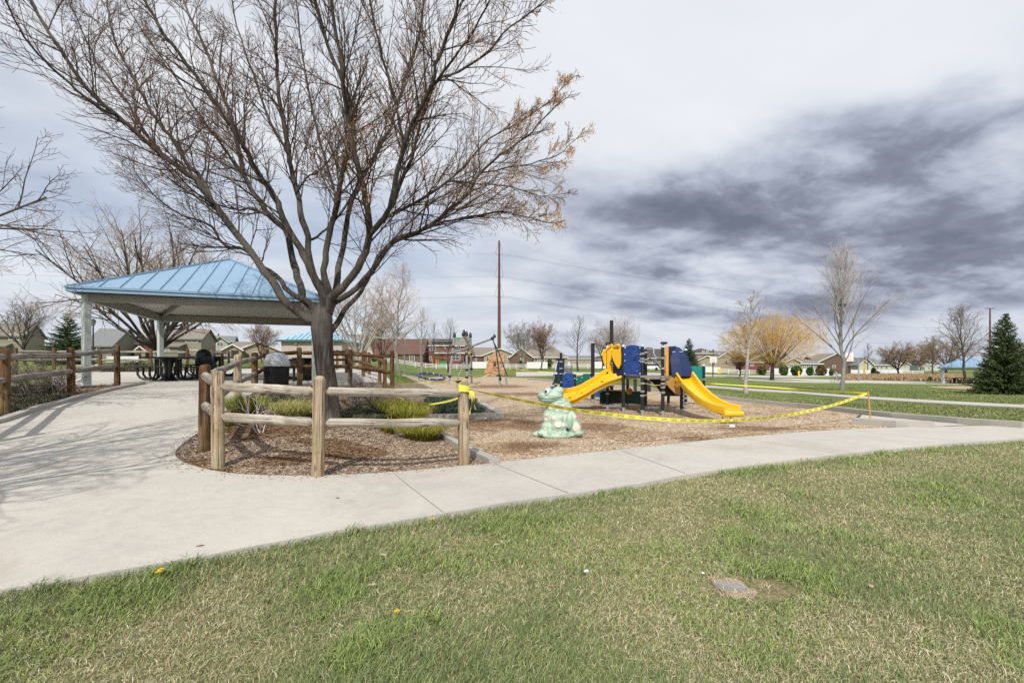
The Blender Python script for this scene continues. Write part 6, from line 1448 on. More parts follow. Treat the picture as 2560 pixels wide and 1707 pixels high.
# red climbing rock
def rock():
    Y = 58; x = ax(1238, Y); z = g(x, Y); rn = np.random.default_rng(12)
    t = thing('climbing_rock', 'stacked red brown climbing boulder below the rusty power pole', 'rock', (x, Y, z))
    bl = [(.41, 0, 2.15, .72, .62, .52), (.15, .1, 1.7, .5, .5, .3), (-.52, 0, 1.78, .34, .45, .40), (-.60, -.05, 1.05, .44, .5, .44), (.62, 0, 1.05, .48, .55, .46), (.0, .25, 1.1, .5, .4, .6), (-.68, -.1, .32, .55, .55, .38), (.12, -.15, .28, .48, .5, .34), (.78, -.1, .26, .36, .5, .32), (.2, .05, 2.62, .42, .4, .18)]
    for (cx, cy, cz, a, b, c) in bl:
        m = MB(); m.box((0, 0, 0), (2*a, 2*b, 2*c)); o = m.build('boulder', M_ROCK, t, world=False)
        bm = bmesh.new(); bm.from_mesh(o.data); bmesh.ops.subdivide_edges(bm, edges=bm.edges[:], cuts=4, use_grid_fill=True)
        for v in bm.verts:
            d = v.co.normalized(); q = v.co.copy(); k_ = 0.86+.14*min(1.0, 1.0/max(abs(d.x)*1.0, abs(d.y), abs(d.z))*.62); v.co = q*k_+Vector(rn.normal(0, .035, 3))
            v.co += Vector((cx, cy, cz))
        bm.to_mesh(o.data); bm.free()
M_ROCK = mat('red_rock', (.40, .215, .125), (.50, .29, .175), 2.2, .85, bump=.8, c3=(.30, .15, .085))
rock()
# ------------------------------------------------------------------ houses beyond the park
def hmat(nm, c, scale=1.2, rough=.85, bump=0.0, st=(1, 1, 1)): return mat(nm, c, tuple(x*.82 for x in c), scale, rough, bump=bump, stretch=st)
H_OLIVE = hmat('olive_siding', (.27, .255, .19), st=(.3, .3, 14)); H_GREY = hmat('grey_siding', (.21, .20, .165), st=(.3, .3, 14)); H_TAN = hmat('tan_siding', (.36, .30, .22), st=(.3, .3, 14))
H_CREAM = hmat('cream_green_siding', (.42, .43, .36), st=(.3, .3, 14)); H_RED = hmat('red_brick', (.20, .075, .06), 9); H_WHITE = hmat('white_siding', (.52, .52, .49), st=(.3, .3, 14)); H_BROWN = hmat('brown_siding', (.15, .10, .07), st=(.3, .3, 14))
H_GREEN = hmat('pale_green_siding', (.30, .32, .24), st=(.3, .3, 14)); H_BLOCK = hmat('pinkish_block', (.50, .43, .39), 2.2)
R_TAUPE = mat('taupe_shingle', (.26, .225, .19), (.19, .165, .14), 5, .9, c3=(.32, .285, .245), bump=.5); R_GREY = mat('grey_shingle', (.22, .225, .23), (.16, .165, .17), 5, .9, c3=(.28, .285, .29), bump=.5); R_RED = mat('red_brown_shingle', (.16, .085, .065), (.11, .058, .045), 5, .9, c3=(.20, .115, .09), bump=.5); R_DARK = mat('dark_shingle', (.085, .078, .075), (.06, .055, .052), 5, .9, bump=.5)
M_DOOR = plain('dark_door', (.035, .028, .025), .5)
def house(label, Y, blocks, windows=(), wall=H_TAN, roof=R_TAUPE, yaw=0.0, depth=9.0, doors=(), name='house', cat='house', turn=None, trim=None, vents=(), group='houses beyond the park'):
    """blocks: (px0, px1, eave row, ridge row, kind, forward m[, wall, roof]); rows and columns read at distance Y, then turned by yaw"""
    if Y >= 100: Y *= 1.15
    x0 = ax((blocks[0][0]+blocks[0][1])/2, Y); kx = 1.0
    if turn is not None: bb_ = math.atan2(-x0, Y); kx = math.cos(bb_); yaw = bb_+turn
    zg = min(g(ax(b[0], Y), Y) for b in blocks)-.1
    zg = min(zg, g(x0, Y))
    root = thing(name, label, cat, (x0, Y, zg), yaw, group)
    lx = lambda px: (ax(px, Y)-x0)*kx; lz = lambda py: az(py, Y)-zg
    trim = trim or M_TRIM; tm = MB()
    wm = {}; rm = {}
    def addw(mt): return wm.setdefault(mt.name, (MB(), mt))[0]
    def addr(mt): return rm.setdefault(mt.name, (MB(), mt))[0]
    for b in blocks:
        px0, px1, pe, pr, kind, fwd = b[:6]; wmat = b[6] if len(b) > 6 and b[6] else wall; rmat = b[7] if len(b) > 7 and b[7] else roof; dp = b[8] if len(b) > 8 else depth
        a, c = lx(px0), lx(px1); e, r = lz(pe), lz(pr); f = -fwd; bk = f+dp; ov = .35; t = .18
        W_ = addw(wmat); R_ = addr(rmat)
        if kind == 'side':       # ridge runs left-right
            my = (f+bk)/2; W_.prism([(f, 0), (bk, 0), (bk, e), (my, r-.1), (f, e)], a, c, lambda p, x: (x, p[0], p[1]))
            sl = (r-e)/((bk-f)/2); R_.prism([(f-ov, e-ov*sl+.02), (my, r), (bk+ov, e-ov*sl+.02), (bk+ov, e-ov*sl+t), (my, r+t), (f-ov, e-ov*sl+t)], a-ov, c+ov, lambda p, x: (x, p[0], p[1]))
            tm.beam((a-ov, f-ov-.03, e-ov*sl+.08), (c+ov, f-ov-.03, e-ov*sl+.08), .05, .2)
        elif kind == 'gable':    # gable faces the park
            mx = (a+c)/2; W_.prism([(a, 0), (c, 0), (c, e), (mx, r-.1), (a, e)], f, bk, lambda p, y: (p[0], y, p[1]))
            sl = (r-e)/((c-a)/2); R_.prism([(a-ov, e-ov*sl+.02), (mx, r), (c+ov, e-ov*sl+.02), (c+ov, e-ov*sl+t), (mx, r+t), (a-ov, e-ov*sl+t)], f-ov, bk, lambda p, y: (p[0], y, p[1]))
            for s_, q in ((-1, a-ov), (1, c+ov)): tm.beam((q, f-ov-.03, e-ov*sl+.1), (mx, f-ov-.03, r+.1), .05, .24, up=(0, 1, 0)) if False else tm.beam((q, f-ov-.03, e-ov*sl+.1), (mx, f-ov-.03, r+.1), .06, .24)
        else:                    # hip
            W_.box(((a+c)/2, (f+bk)/2, e/2), (c-a, bk-f, e)); hl = min((bk-f)/2, (c-a)/2); my = (f+bk)/2
            A = [(a-ov, f-ov, e), (c+ov, f-ov, e), (c+ov, bk+ov, e), (a-ov, bk+ov, e)]; B_ = [(x, y, e-.15) for x, y, z in A]
            rd = [(a+hl*.9, my, r), (c-hl*.9, my, r)]
            R_.add(A+rd+B_, [(0, 1, 5, 4), (1, 2, 5), (2, 3, 4, 5), (3, 0, 4), (0, 6, 7, 1), (1, 7, 8, 2), (2, 8, 9, 3), (3, 9, 6, 0), (6, 9, 8, 7)])
            tm.beam((a-ov, f-ov-.03, e-.08), (c+ov, f-ov-.03, e-.08), .05, .2)
    for mt in wm.values(): mt[0].build('wall', mt[1], root, world=False)
    for mt in rm.values(): mt[0].build('roof', mt[1], root, world=False)
    if tm.v: tm.build('fascia', trim, root, world=False)
    for w in windows:
        cx, cy, ww, hh = w[:4]; f = -(w[4] if len(w) > 4 else blocks[0][5])
        X, Z, w2, h2 = lx(cx), lz(cy), ww/F*Y, hh/F*Y; y = f-.03; fm = MB(); b = .10
        fm.box((X, y, Z+h2/2), (w2+b, .10, b)); fm.box((X, y, Z-h2/2), (w2+b, .10, b)); fm.box((X-w2/2, y, Z), (b, .10, h2-b)); fm.box((X+w2/2, y, Z), (b, .10, h2-b))
        if ww > 7: fm.box((X, y, Z), (b*.7, .08, h2-b))
        fm.box((X, y+.006, Z+h2*.08), (w2-b, .06, b*.5))
        fo = fm.build('window', M_TRIM, root, world=False); MB().box((X, y+.015, Z), (w2-b*.6, .03, h2-b*.6)).build('pane', M_GLASS, fo, world=False)
    for d in doors:
        cx, py, ww, hh = d[:4]; f = -(d[4] if len(d) > 4 else blocks[0][5]); X, Z, w2, h2 = lx(cx), lz(py), ww/F*Y, hh/F*Y
        MB().box((X, f-.03, Z), (w2, .08, h2)).build('door', M_DOOR, root, world=False)
    if vents:
        vm = MB()
        for px, py in vents: vm.lathe((lx(px), depth/2, lz(py)-.3), [(.12, 0), (.12, .55), (.2, .6), (.05, .75)], 8)
        vm.build('roof_vent', M_DARKM, root, world=False)
    return root
house('olive green two storey house with twin windows and end gable at the far left', 78, [(-90, 66, 838, 806, 'side', 0), (-60, 28, 866, 852, 'side', 1.5)], [(34, 842, 11, 13), (47, 842, 11, 13)], H_OLIVE, R_TAUPE, turn=-.42, trim=H_GREY, depth=7)
house('low house with blue grey roof half hidden by the dark pine at left', 88, [(104, 204, 862, 832, 'hip', 0)], (), H_GREY, R_GREY)
house('grey shingled house with large steep roof and dark end gable behind the lamp post', 84, [(205, 284, 864, 818, 'side', 0)], [(246, 872, 7, 9)], H_GREY, R_GREY, turn=-.50, trim=H_GREY, depth=10)
house('red house with cream trimmed front gables seen beneath the shelter', 92, [(330, 376, 852, 828, 'gable', 0), (352, 398, 846, 824, 'side', -2), (340, 366, 878, 868, 'gable', 2.2, H_TAN)], [(341, 854, 9, 13), (365, 854, 6, 12), (384, 846, 12, 10, -2)], H_RED, R_TAUPE, doors=((352, 893, 7, 18, 2.2),), turn=-.1)
house('olive green two storey house with a wide dark window behind the picnic tables', 80, [(372, 508, 846, 820, 'side', 0), (408, 462, 868, 858, 'side', 2.4, H_GREY)], [(483, 850, 27, 11), (475, 878, 9, 9), (492, 878, 10, 8), (421, 876, 5, 9, 2.4), (434, 876, 8, 9, 2.4)], H_OLIVE, R_TAUPE, vents=((450, 818), (470, 818)), turn=-.36, trim=H_GREY, depth=7)
house('pale cream green two storey house with a small front gable and chimney pipe', 96, [(532, 582, 854, 838, 'side', 0), (534, 572, 856, 843, 'gable', 1.5), (530, 566, 882, 868, 'side', 3)], [(553, 861, 13, 9, 1.5)], H_CREAM, R_GREY, vents=((538, 836),), turn=-.12, trim=H_CREAM)
house('low tan house with a wide shallow gable and porch left of the restroom', 90, [(590, 705, 878, 856, 'gable', 0), (565, 608, 877, 865, 'gable', 3), (575, 660, 868, 850, 'side', -6)], [(640, 885, 14, 9)], H_TAN, R_TAUPE, doors=((592, 889, 15, 22, 3.0),), turn=-.05)
house('grey roofed two storey house rising behind the restroom right of the trunk', 110, [(830, 905, 856, 834, 'side', 0), (845, 884, 868, 846, 'gable', 1.5)], [(855, 862, 6, 10, 1.5)], H_CREAM, R_TAUPE)
house('tan house with small gable and white doors between trunk and brown roof', 112, [(892, 932, 868, 850, 'side', 0), (895, 925, 878, 868, 'side', 2, None, R_RED)], [(912, 871, 9, 8), (905, 905, 12, 10, 2)], H_TAN, R_TAUPE)
house('brown roofed house with pale gable end behind the tall aspen', 108, [(920, 1058, 883, 846, 'side', 0), (916, 934, 878, 850, 'gable', .6, H_WHITE, R_RED)], [(968, 895, 14, 10), (1030, 895, 12, 12)], H_BROWN, R_RED, trim=H_BROWN)
house('red brick two storey house with dark solar panels on its roof', 112, [(1052, 1166, 864, 845, 'side', 0), (1090, 1162, 884, 876, 'side', 2.2)], [(1057, 870, 6, 11), (1082, 870, 15, 12), (1111, 867, 5, 8), (1140, 871, 12, 9), (1142, 894, 16, 14, 2.2), (1076, 896, 5, 10)], H_RED, R_TAUPE)
sp = thing('solar_panels', 'dark solar panel array on the roof of the red brick house', 'solar panel', at(1108, 855, 130.2))
MB().box((0, 0, .32), (6.2, 2.6, .10), M=Matrix.Rotation(.36, 3, 'X')).build('panel', plain('solar_glass', (.012, .014, .025), .15), sp, world=False)
house('single storey tan house with a wide cream edged gable behind the climber', 115, [(1168, 1240, 889, 868, 'side', 0, H_BROWN), (1210, 1292, 889, 873, 'gable', 1.5)], [(1220, 897, 7, 11, 1.5), (1190, 899, 4, 6), (1275, 897, 12, 8, 1.5)], H_TAN, R_TAUPE)
house('long hip roofed house with brick base behind the pair of street trees', 112, [(1290, 1418, 893, 860, 'hip', 0), (1276, 1330, 893, 872, 'gable', 1.2, H_BROWN)], [(1340, 898, 7, 11), (1357, 899, 9, 12), (1372, 897, 7, 10), (1379, 897, 6, 10), (1305, 899, 8, 8, 1.2)], H_TAN, R_TAUPE, doors=((1394, 903, 8, 16),))
house('distant tan row house left of the tall black mast', 190, [(1412, 1482, 897, 889, 'side', 0)], [(1428, 902, 5, 5), (1460, 902, 5, 5)], H_TAN, R_GREY)
house('distant grey brown row house behind the black mast posts', 200, [(1478, 1560, 898, 889, 'hip', 0)], [(1500, 903, 5, 5), (1535, 903, 5, 5)], H_BROWN, R_DARK)
house('grey house with dark roof seen through the tower between two posts', 110, [(1612, 1662, 895, 872, 'side', 0)], [(1634, 905, 6, 8)], H_GREY, R_DARK)
house('two storey tan house with hip roof and brick base behind the pale spruce', 118, [(1738, 1796, 883, 869, 'hip', 0), (1738, 1782, 901, 891, 'gable', 2)], [(1758, 879, 5, 4), (1768, 879, 5, 4), (1776, 908, 10, 9, 2.0)], H_TAN, R_DARK)
house('grey gabled house with small white window right of the basketball hoop', 120, [(1790, 1845, 899, 880, 'gable', 0), (1800, 1870, 890, 876, 'side', -4)], [(1816, 908, 6, 7)], H_TAN, R_TAUPE)
house('red brown brick house with low roof behind the willow', 118, [(1850, 1962, 905, 882, 'hip', 0)], [(1880, 912, 8, 6), (1930, 913, 8, 8)], H_RED, R_DARK)
house('pale green house with low front gable right of the willow trunk', 115, [(1962, 2055, 909, 892, 'hip', 0), (1952, 1990, 906, 897, 'gable', 2)], [(1968, 914, 8, 8, 2), (2008, 914, 4, 8), (2018, 914, 4, 8), (2030, 914, 6, 9)], H_GREEN, R_GREY)
house('brown roofed house with curved gable left of the tall silvery tree', 118, [(2042, 2140, 907, 884, 'gable', 0), (2060, 2160, 905, 890, 'side', -3)], [(2110, 914, 8, 6), (2085, 916, 7, 6)], H_BROWN, R_TAUPE)
house('white house with long grey hip roof right of the silvery tree', 116, [(2140, 2235, 912, 892, 'hip', 0), (2138, 2172, 912, 896, 'gable', 1.5)], [(2155, 906, 6, 4, 1.5), (2194, 918, 5, 7), (2204, 918, 5, 7), (2216, 918, 6, 7), (2232, 918, 5, 7)], H_WHITE, R_GREY)
house('small white gabled house behind the round topped tree', 150, [(2228, 2274, 912, 900, 'gable', 0)], [(2240, 914, 4, 5)], H_WHITE, R_GREY)
house('white two storey house standing alone on the grassy rise', 165, [(2297, 2332, 908, 901, 'gable', 0), (2325, 2352, 908, 902, 'side', -1)], [(2309, 911, 5, 2.5), (2308, 919.5, 8, 3), (2321, 919.5, 4, 3)], H_WHITE, R_GREY)
# park restroom
rr = house('pink block restroom building with blue metal hip roof behind the tree trunk', 50, [(703, 855, 850, 812, 'hip', 0, None, None, 6.4)], (), H_BLOCK, mat('aqua_roof_metal', (.27, .45, .57), (.30, .48, .60), 2, .4), name='restroom_building', cat='restroom', trim=plain('green_gutter', (.05, .115, .12), .5), group=None)
Yr = 50; x0 = ax(779, Yr); zg = OFF[rr.name].z
e = az(850, Yr)-zg; r = az(812, Yr)-zg; w = ax(855, Yr)-ax(703, Yr)
for i in range(13):
    s = -w/2+w*(i+.5)/13; rn_ = min(3.2, (w/2-abs(s)))-.1
    if rn_ > .3: MB().beam((s, -.35, e+.03), (s, -.35+rn_, e+(r-e)*rn_/3.55+.03), .05, .05).build('seam_rib', plain('aqua_rib', (.09, .22, .32), .5), rr, world=False)

cm = MB(); M_MORT = plain('mortar_line', (.36, .31, .28), .9)
for k in range(1, 12): cm.box((0, -.004, e*k/12), (w, .012, .022))
cm.build('mortar_course', M_MORT, rr, world=False)
lp = MB().box((-1.55, -.12, e-.35), (.3, .22, .12)); lp.build('wall_lamp', M_GREYM, rr, world=False)

# ------------------------------------------------------------------ white vinyl fences
def vinyl_fence(label, px0, px1, Y0, Y1, h=1.15, solid=False, n=None, group='white vinyl fences at the park edge'):
    a = Vector((ax(px0, Y0), Y0, 0)); b = Vector((ax(px1, Y1), Y1, 0)); L = (b-a).length; n = n or max(1, min(60, int(L/2.4)))
    gz = lambda p: g(p.x, p.y)-.03
    root = thing('vinyl_fence', label, 'fence', (a.x, a.y, gz(a)), 0, group); P = [a.lerp(b, i/n) for i in range(n+1)]
    ang = math.atan2(b.y-a.y, b.x-a.x)
    for p in P: MB().box((p.x, p.y, gz(p)+h*.53), (.14, .14, h*1.06), ang).build('post', M_WHITE, root)
    rl = MB()
    for i in range(n):
        p, q = P[i], P[i+1]; zp, zq = gz(p), gz(q); up = Vector((0, 0, 1))
        if solid:
            m_ = (p+q)/2; d = (q-p).normalized(); z_ = (zp+zq)/2
            rl.beam(p+up*(zp+h*.52)+d*.07, q+up*(zq+h*.52)-d*.07, .05, h*.92)
        else:
            for f in (.30, .62, .92): rl.beam(p+up*(zp+h*f)+(q-p).normalized()*.07, q+up*(zq+h*f)-(q-p).normalized()*.07, .045, .15)
    rl.build('panel' if solid else 'rail', M_WHITE, root); return root
vinyl_fence('white three rail vinyl fence running behind the aspen and the grey climber', 900, 1290, 108, 118)
vinyl_fence('white three rail vinyl fence behind the street trees and play masts', 1290, 1600, 118, 116)
vinyl_fence('white three rail vinyl fence seen through the tower', 1600, 1765, 116, 116)
vinyl_fence('white three rail vinyl fence between the hoop and the willow', 1795, 1925, 115, 115)
vinyl_fence('white solid vinyl fence left of the red climbing rock', 1182, 1222, 119, 119, 1.75, True)
vinyl_fence('white solid vinyl fence before the hip roofed house', 1318, 1368, 117, 117, 1.7, True)
vinyl_fence('white solid vinyl fence between the two black masts', 1483, 1600, 119, 119, 1.8, True)
vinyl_fence('white solid vinyl fence right of the teal panel', 1764, 1800, 117, 117, 1.5, True)
vinyl_fence('white solid vinyl fence behind the willow trunk', 1925, 2072, 117, 116, 1.75, True)
vinyl_fence('white solid vinyl fence right of the silvery tree', 2128, 2255, 117, 116, 1.45, True)
vinyl_fence('low white rail fence behind the cyclist', 2255, 2308, 116, 116, 1.2)
vinyl_fence('short white picket fence under the shelter at left', 268, 345, 70, 72, .9, True)
vinyl_fence('white fence piece right of the dark grey gable under the shelter', 455, 600, 72, 80, .7, False)
# ------------------------------------------------------------------ power poles and wires
M_RUST = mat('weathering_steel', (.115, .045, .030), (.15, .06, .04), 2.0, .8)
def power_pole(px, Y, top, r, label, arms=True):
    x = ax(px, Y); z = g(x, Y); zt = az(top, Y); t = thing('power_pole', label, 'power pole', (x, Y, z), 0, 'steel power poles')
    MB().tube([(x, Y, z-.5), (x, Y, zt)], [r, r*.45], 12).build('pole', M_RUST, t, smooth=True); return t, x, Y, zt
t1, p1x, p1y, p1z = power_pole(1248, 150, 602, .62, 'tall rust brown steel power pole rising behind the red climbing rock')
att = []
for k, (py, w) in enumerate(((634, 1.2), (690, 1.45), (740, 1.45))):
    z = az(py, 150); zt = az(py-38, 150) if k else az(604, 150); arm = MB()
    for s in (-1, 1):
        arm.beam((p1x, p1y, zt+.2), (p1x+s*w, p1y, z), .06, .06); arm.beam((p1x, p1y, z-.7), (p1x+s*w, p1y, z), .06, .06); att.append(Vector((p1x+s*w, p1y, z)))
    arm.build('insulator_arm', M_DARKM, t1)
t2, p2x, p2y, p2z = power_pole(2475, 310, 770, .8, 'distant rust brown steel power pole behind the large spruce')
MB().beam((p2x-3, p2y, p2z-.3), (p2x+3, p2y, p2z-.3), .4, .4).build('cross_arm', M_RUST, t2)
M_WIRE = plain('wire', (.30, .31, .34), .6)
for k, p in enumerate(att):
    for side in (0, 1):
        q = Vector((p2x+(p.x-p1x), p2y, p2z-2-11*(k//2))) if side else Vector((-300, 92, p.z+2))
        P = []
        for i in range(33):
            t = i/32; c = p.lerp(q, t); c.z -= 4*(5.0 if side else 5.5)*t*(1-t); P.append(c)
        m = MB(); m.tube(P, .034, 3); o = m.build('power_line', M_WIRE, None)
        lv = ('top', 'middle', 'lowest')[k//2]; sd_ = ('left', 'right')[k % 2]
        tag(o, '%s thin power wire on the %s arm of the rusty pole, running to the %s' % (lv, sd_, 'right' if side else 'left'), 'wire', 'power lines')
# ------------------------------------------------------------------ lamps, hoops, small things
def lamp(px, Y, top, label):
    x = ax(px, Y); z = g(x, Y); h = az(top, Y)-z; t = thing('street_lamp', label, 'lamp post', (x, Y, z))
    MB().tube([(0, 0, -.1), (0, 0, h*.08), (0, 0, h*.84)], [.09, .075, .055], 10).build('pole', M_DARKM, t, world=False, smooth=True)
    MB().lathe((0, 0, h*.84), [(.07, 0), (.15, h*.025), (.19, h*.09)], 8).build('lantern', plain('lamp_glass', (.18, .17, .15), .2), t, world=False)
    MB().lathe((0, 0, h*.93), [(.24, 0), (.22, h*.012), (.06, h*.05), (.02, h*.07)], 8).build('cap', M_DARKM, t, world=False)
lamp(233, 42, 795, 'slim black lamp post with lantern beside the left shelter column')
lamp(1783, 100, 872, 'black street lamp behind the left basketball hoop')
lamp(2162, 112, 892, 'black street lamp behind the right basketball hoop')
def hoop(px, Y, pb0, pb1, bw, label, curve, side=0, mt=M_DARKM):
    x = ax(px, Y); z = g(x, Y); zb = az((pb0+pb1)/2, Y)-z; w = bw/F*Y; h = (pb1-pb0)/F*Y; t = thing('basketball_hoop', label, 'basketball hoop', (x, Y, z), 0, 'basketball hoops on the court')
    pts = [(0, 0, -.1), (0, 0, zb*.75), (0, 0, zb-.1)] if not curve else spline([(side, 0, -.1), (side, 0, zb*.55), (side*.98, 0, zb*.8), (side*.7, 0, zb*.97), (0, .1, zb)], 4)
    MB().tube(pts, .09 if curve else .07, 8).build('pole', mt, t, world=False, smooth=True)
    bb = MB().box((0, -.15, zb), (w, .06, h)).build('backboard', M_WHITE, t, world=False)
    m = MB()
    for s in (-1, 1): m.box((s*w*.17, -.19, zb-h*.08), (.05, .02, h*.38))
    m.box((0, -.19, zb+h*.1), (w*.34+.05, .021, .05)); m.build('target_square', plain('orange_mark', (.55, .25, .12), .6), bb, world=False)
    MB().tube([(.23*math.cos(a), -.45+.23*math.sin(a), zb-h*.32) for a in np.linspace(0, 6.283, 17)], .02, 6, cap=False).build('rim', plain('orange_rim', (.6, .15, .03), .5), t, world=False)
hoop(1782, 82, 892, 907, 17, 'basketball hoop with white board and black pole behind the teal panel', False)
hoop(2122, 78, 882, 903, 19, 'basketball hoop with white board on a curved grey green pole at right', True, 1.6, mat('grey_green_metal', (.22, .28, .26), (.26, .32, .30), 3, .5))
# playset in the yard by the brick house
ps = thing('backyard_playset', 'green and orange backyard playset in front of the brick house', 'playset', (ax(1098, 124), 124, g(ax(1098, 124), 124)))
MB().box((0.5, 0, 1.0), (3.0, 1.6, 1.6)).build('green_wall', plain('kelly_green', (.05, .30, .10), .6), ps, world=False)
M_ORW = plain('orange_wood', (.50, .24, .06), .7)
m = MB()
for i in range(8): m.beam((-2+i*.55, -.8, 2.55), (-1.6+i*.55, .8, 2.9), .1, .1)
m.build('roof_slat', M_ORW, ps, world=False); MB().box((-.4, -.85, 1.2), (.9, .2, 1.9)).build('post', M_ORW, ps, world=False); MB().box((-1.7, -.2, 1.2), (.2, .2, 2.4)).build('post', M_ORW, ps, world=False)
# white van and parked things glimpsed through the tower
vn = thing('parked_car', 'white car parked by the white fence, glimpsed through the tower', 'car', (ax(1625, 112), 112, g(ax(1625, 112), 112)))
pr = [(-2.0, .35), (-2.0, .95), (-1.5, 1.05), (-1.0, 1.65), (1.2, 1.65), (1.9, 1.05), (2.0, .9), (2.0, .35)]
MB().prism(pr, -.85, .85, lambda p, y: (p[0], y, p[1])).build('body', M_WHITE, vn, world=False, bevel=.08)
MB().prism([(-1.3, 1.08), (-.95, 1.55), (1.1, 1.55), (1.6, 1.08)], -.87, .87, lambda p, y: (p[0], y, p[1])).build('window', M_GLASS, vn, world=False)
for sx in (-1.25, 1.25): MB().tube([(sx, -.9, .34), (sx, -.65, .34)], .34, 16).build('wheel', M_BLACK, vn, world=False)
# yellow posts and signs
for px, pb, pt, Y, w, lab in ((1997, 938, 927, 105, .35, 'yellow post beside the round green bush'), (2160, 931, 908, 110, .30, 'tall yellow marker post right of the silvery tree'), (1799, 931, 922, 112, .55, 'small yellow sign by the left basketball pole')):
    x = ax(px, Y); z = g(x, Y); h = max((pb-pt)/F*Y, az(pt, Y)-z); m = MB(); m.box((0, 0, h/2), (w, .12, h)); o = m.build('marker_post', plain('marker_yellow', (.75, .55, .02), .5), bevel=.02); o.location = (x, Y, z); tag(o, lab, 'marker')
# round evergreen bushes along the fence
def bush(px, Y, top, w, label, cols, seed):
    x = ax(px, Y); z = g(x, Y); h = az(top, Y)-z; W_ = w/F*Y; rg = np.random.default_rng(seed); n = 900; d = rg.normal(0, 1, (n, 3)); d /= np.linalg.norm(d, axis=1, keepdims=True); d *= rg.uniform(.55, 1.0, (n, 1))
    B = np.stack([x+d[:, 0]*W_/2, Y+d[:, 1]*W_/2, z+h*.5+d[:, 2]*h*.5], -1); t = thing('evergreen_bush', label, 'bush', (x, Y, z), 0, 'evergreen bushes along the white fence')
    C = np.array(cols)[rg.integers(0, len(cols), n)]*rg.uniform(.7, 1.3, (n, 1)); a = rg.normal(0, 1, (n, 3)); a /= np.linalg.norm(a, axis=1, keepdims=True); b = np.cross(a, rg.normal(0, 1, (n, 3))); b /= np.linalg.norm(b, axis=1, keepdims=True); s = h*.12
    V = np.stack([B-a*s, B+b*s*.6, B+a*s, B-b*s*.6], 1).reshape(-1, 3)
    np_mesh('foliage', V, [np.arange(n)[:, None]*4+np.array([[0, 1, 2, 3]])], M_NEEDLE, t, colors=np.repeat(C, 4, axis=0))
    MB().tube([(x, Y, z-.1), (x, Y, z+h*.5)], .06, 6).build('stem', M_BARK, t)
BG = [(.07, .11, .03), (.10, .14, .04), (.05, .085, .025)]; BO = [(.12, .11, .04), (.16, .13, .05), (.09, .09, .03)]
for i, (px, Y, top, w, lab, c) in enumerate(((1905, 114, 911, 20, 'olive bush left of the willow trunk', BO), (1959, 114, 912, 20, 'green bush right of the willow trunk', BG), (1991, 112, 914, 25, 'round dark green bush behind the yellow post', BG), (2025, 114, 917, 16, 'small green bush right of the round dark bush', BG), (2053, 114, 913, 24, 'wide olive green bush before the brown roofed house', BO), (2078, 113, 924, 9, 'narrow dark bush left of the silvery trunk', BG), (2184, 112, 919, 10, 'pointed green shrub right of the tall yellow marker', BG), (2192, 110, 928, 14, 'blue grey low bush right of the pointed shrub', BSP), (1302, 120, 901, 12, 'green bush left of the hip roofed house', BG), (1373, 118, 899, 18, 'light green conifer bush before the hip roofed house', BG), (1149, 120, 906, 9, 'golden green bush behind the grey climber', BO), (2326, 80, 941, 9, 'little green bush near the far shelter', BG), (2346, 80, 945, 26, 'russet grass clump left of the far shelter', [(.16, .09, .06), (.22, .13, .08)]), (617, 86, 884, 12, 'bright green bush by the tan porch', BG), (935, 100, 893, 16, 'blue green bush between the brown fence posts', BSP))): bush(px, Y, top, w, lab, c, i+50)
# ------------------------------------------------------------------ far shelter and its tables
s0 = gl(2352, 959); s1 = Vector((s0[0]-.75, s0[1]-.3, 0)); zf = g(s0[0], s0[1])
shelter('picnic_shelter', 'distant blue roofed picnic shelter half hidden by the large spruce', (s1.x, s1.y), (.755, -.656), 6.3, az(918, s0[1]), 1.45, zf, .30, .6, 14)
drape('far_slab', [(s1.x-.5, s1.y-.3), (s1.x+4.9, s1.y-5.0), (s1.x+9.6, s1.y+.4), (s1.x+4.2, s1.y+5.4)], .03, M_CONC, .1, 4.0, pts_world=True)
for px, dY, lab in ((2386, 0.5, 'dark picnic table at the left under the far shelter'), (2440, 1.0, 'dark picnic table at the right under the far shelter'), (2411, 3, 'dark picnic table in the middle under the far shelter')):
    Y = s0[1]+dY; picnic_table((ax(px, Y), Y, g(ax(px, Y), Y)+.03), .1, lab, 1.5, group='picnic tables under the far shelter')
# ------------------------------------------------------------------ dry grass band
def drygrass():
    rg = np.random.default_rng(77); W_ = [gp(*p)[:2] for p in [(2110, 951), (2250, 951), (2360, 953), (2420, 953), (2420, 943), (2360, 941), (2250, 940), (2110, 941)]]; Wn = np.array(W_); n = 26000
    X = rg.uniform(Wn[:, 0].min(), Wn[:, 0].max(), n*2); Y = rg.uniform(Wn[:, 1].min(), Wn[:, 1].max(), n*2); k_ = pip(X, Y, W_); X = X[k_][:n]; Y = Y[k_][:n]; n = len(X)
    C = np.array([(.42, .29, .17), (.50, .36, .22), (.34, .23, .13)])[rg.integers(0, 3, n)]*rg.uniform(.75, 1.2, (n, 1))
    global rng; rng = rg
    o = blades('dry_grass', np.stack([X, Y, ground(X, Y)-.05], -1), rg.uniform(.4, .95, n), np.full(n, .11), rg.uniform(.2, .8, n), rg.random(n)*6.283, C, M_BLADE); tag(o, 'tall straw coloured dry grass band behind the cyclist', 'dry grass', kind='stuff')
drygrass()
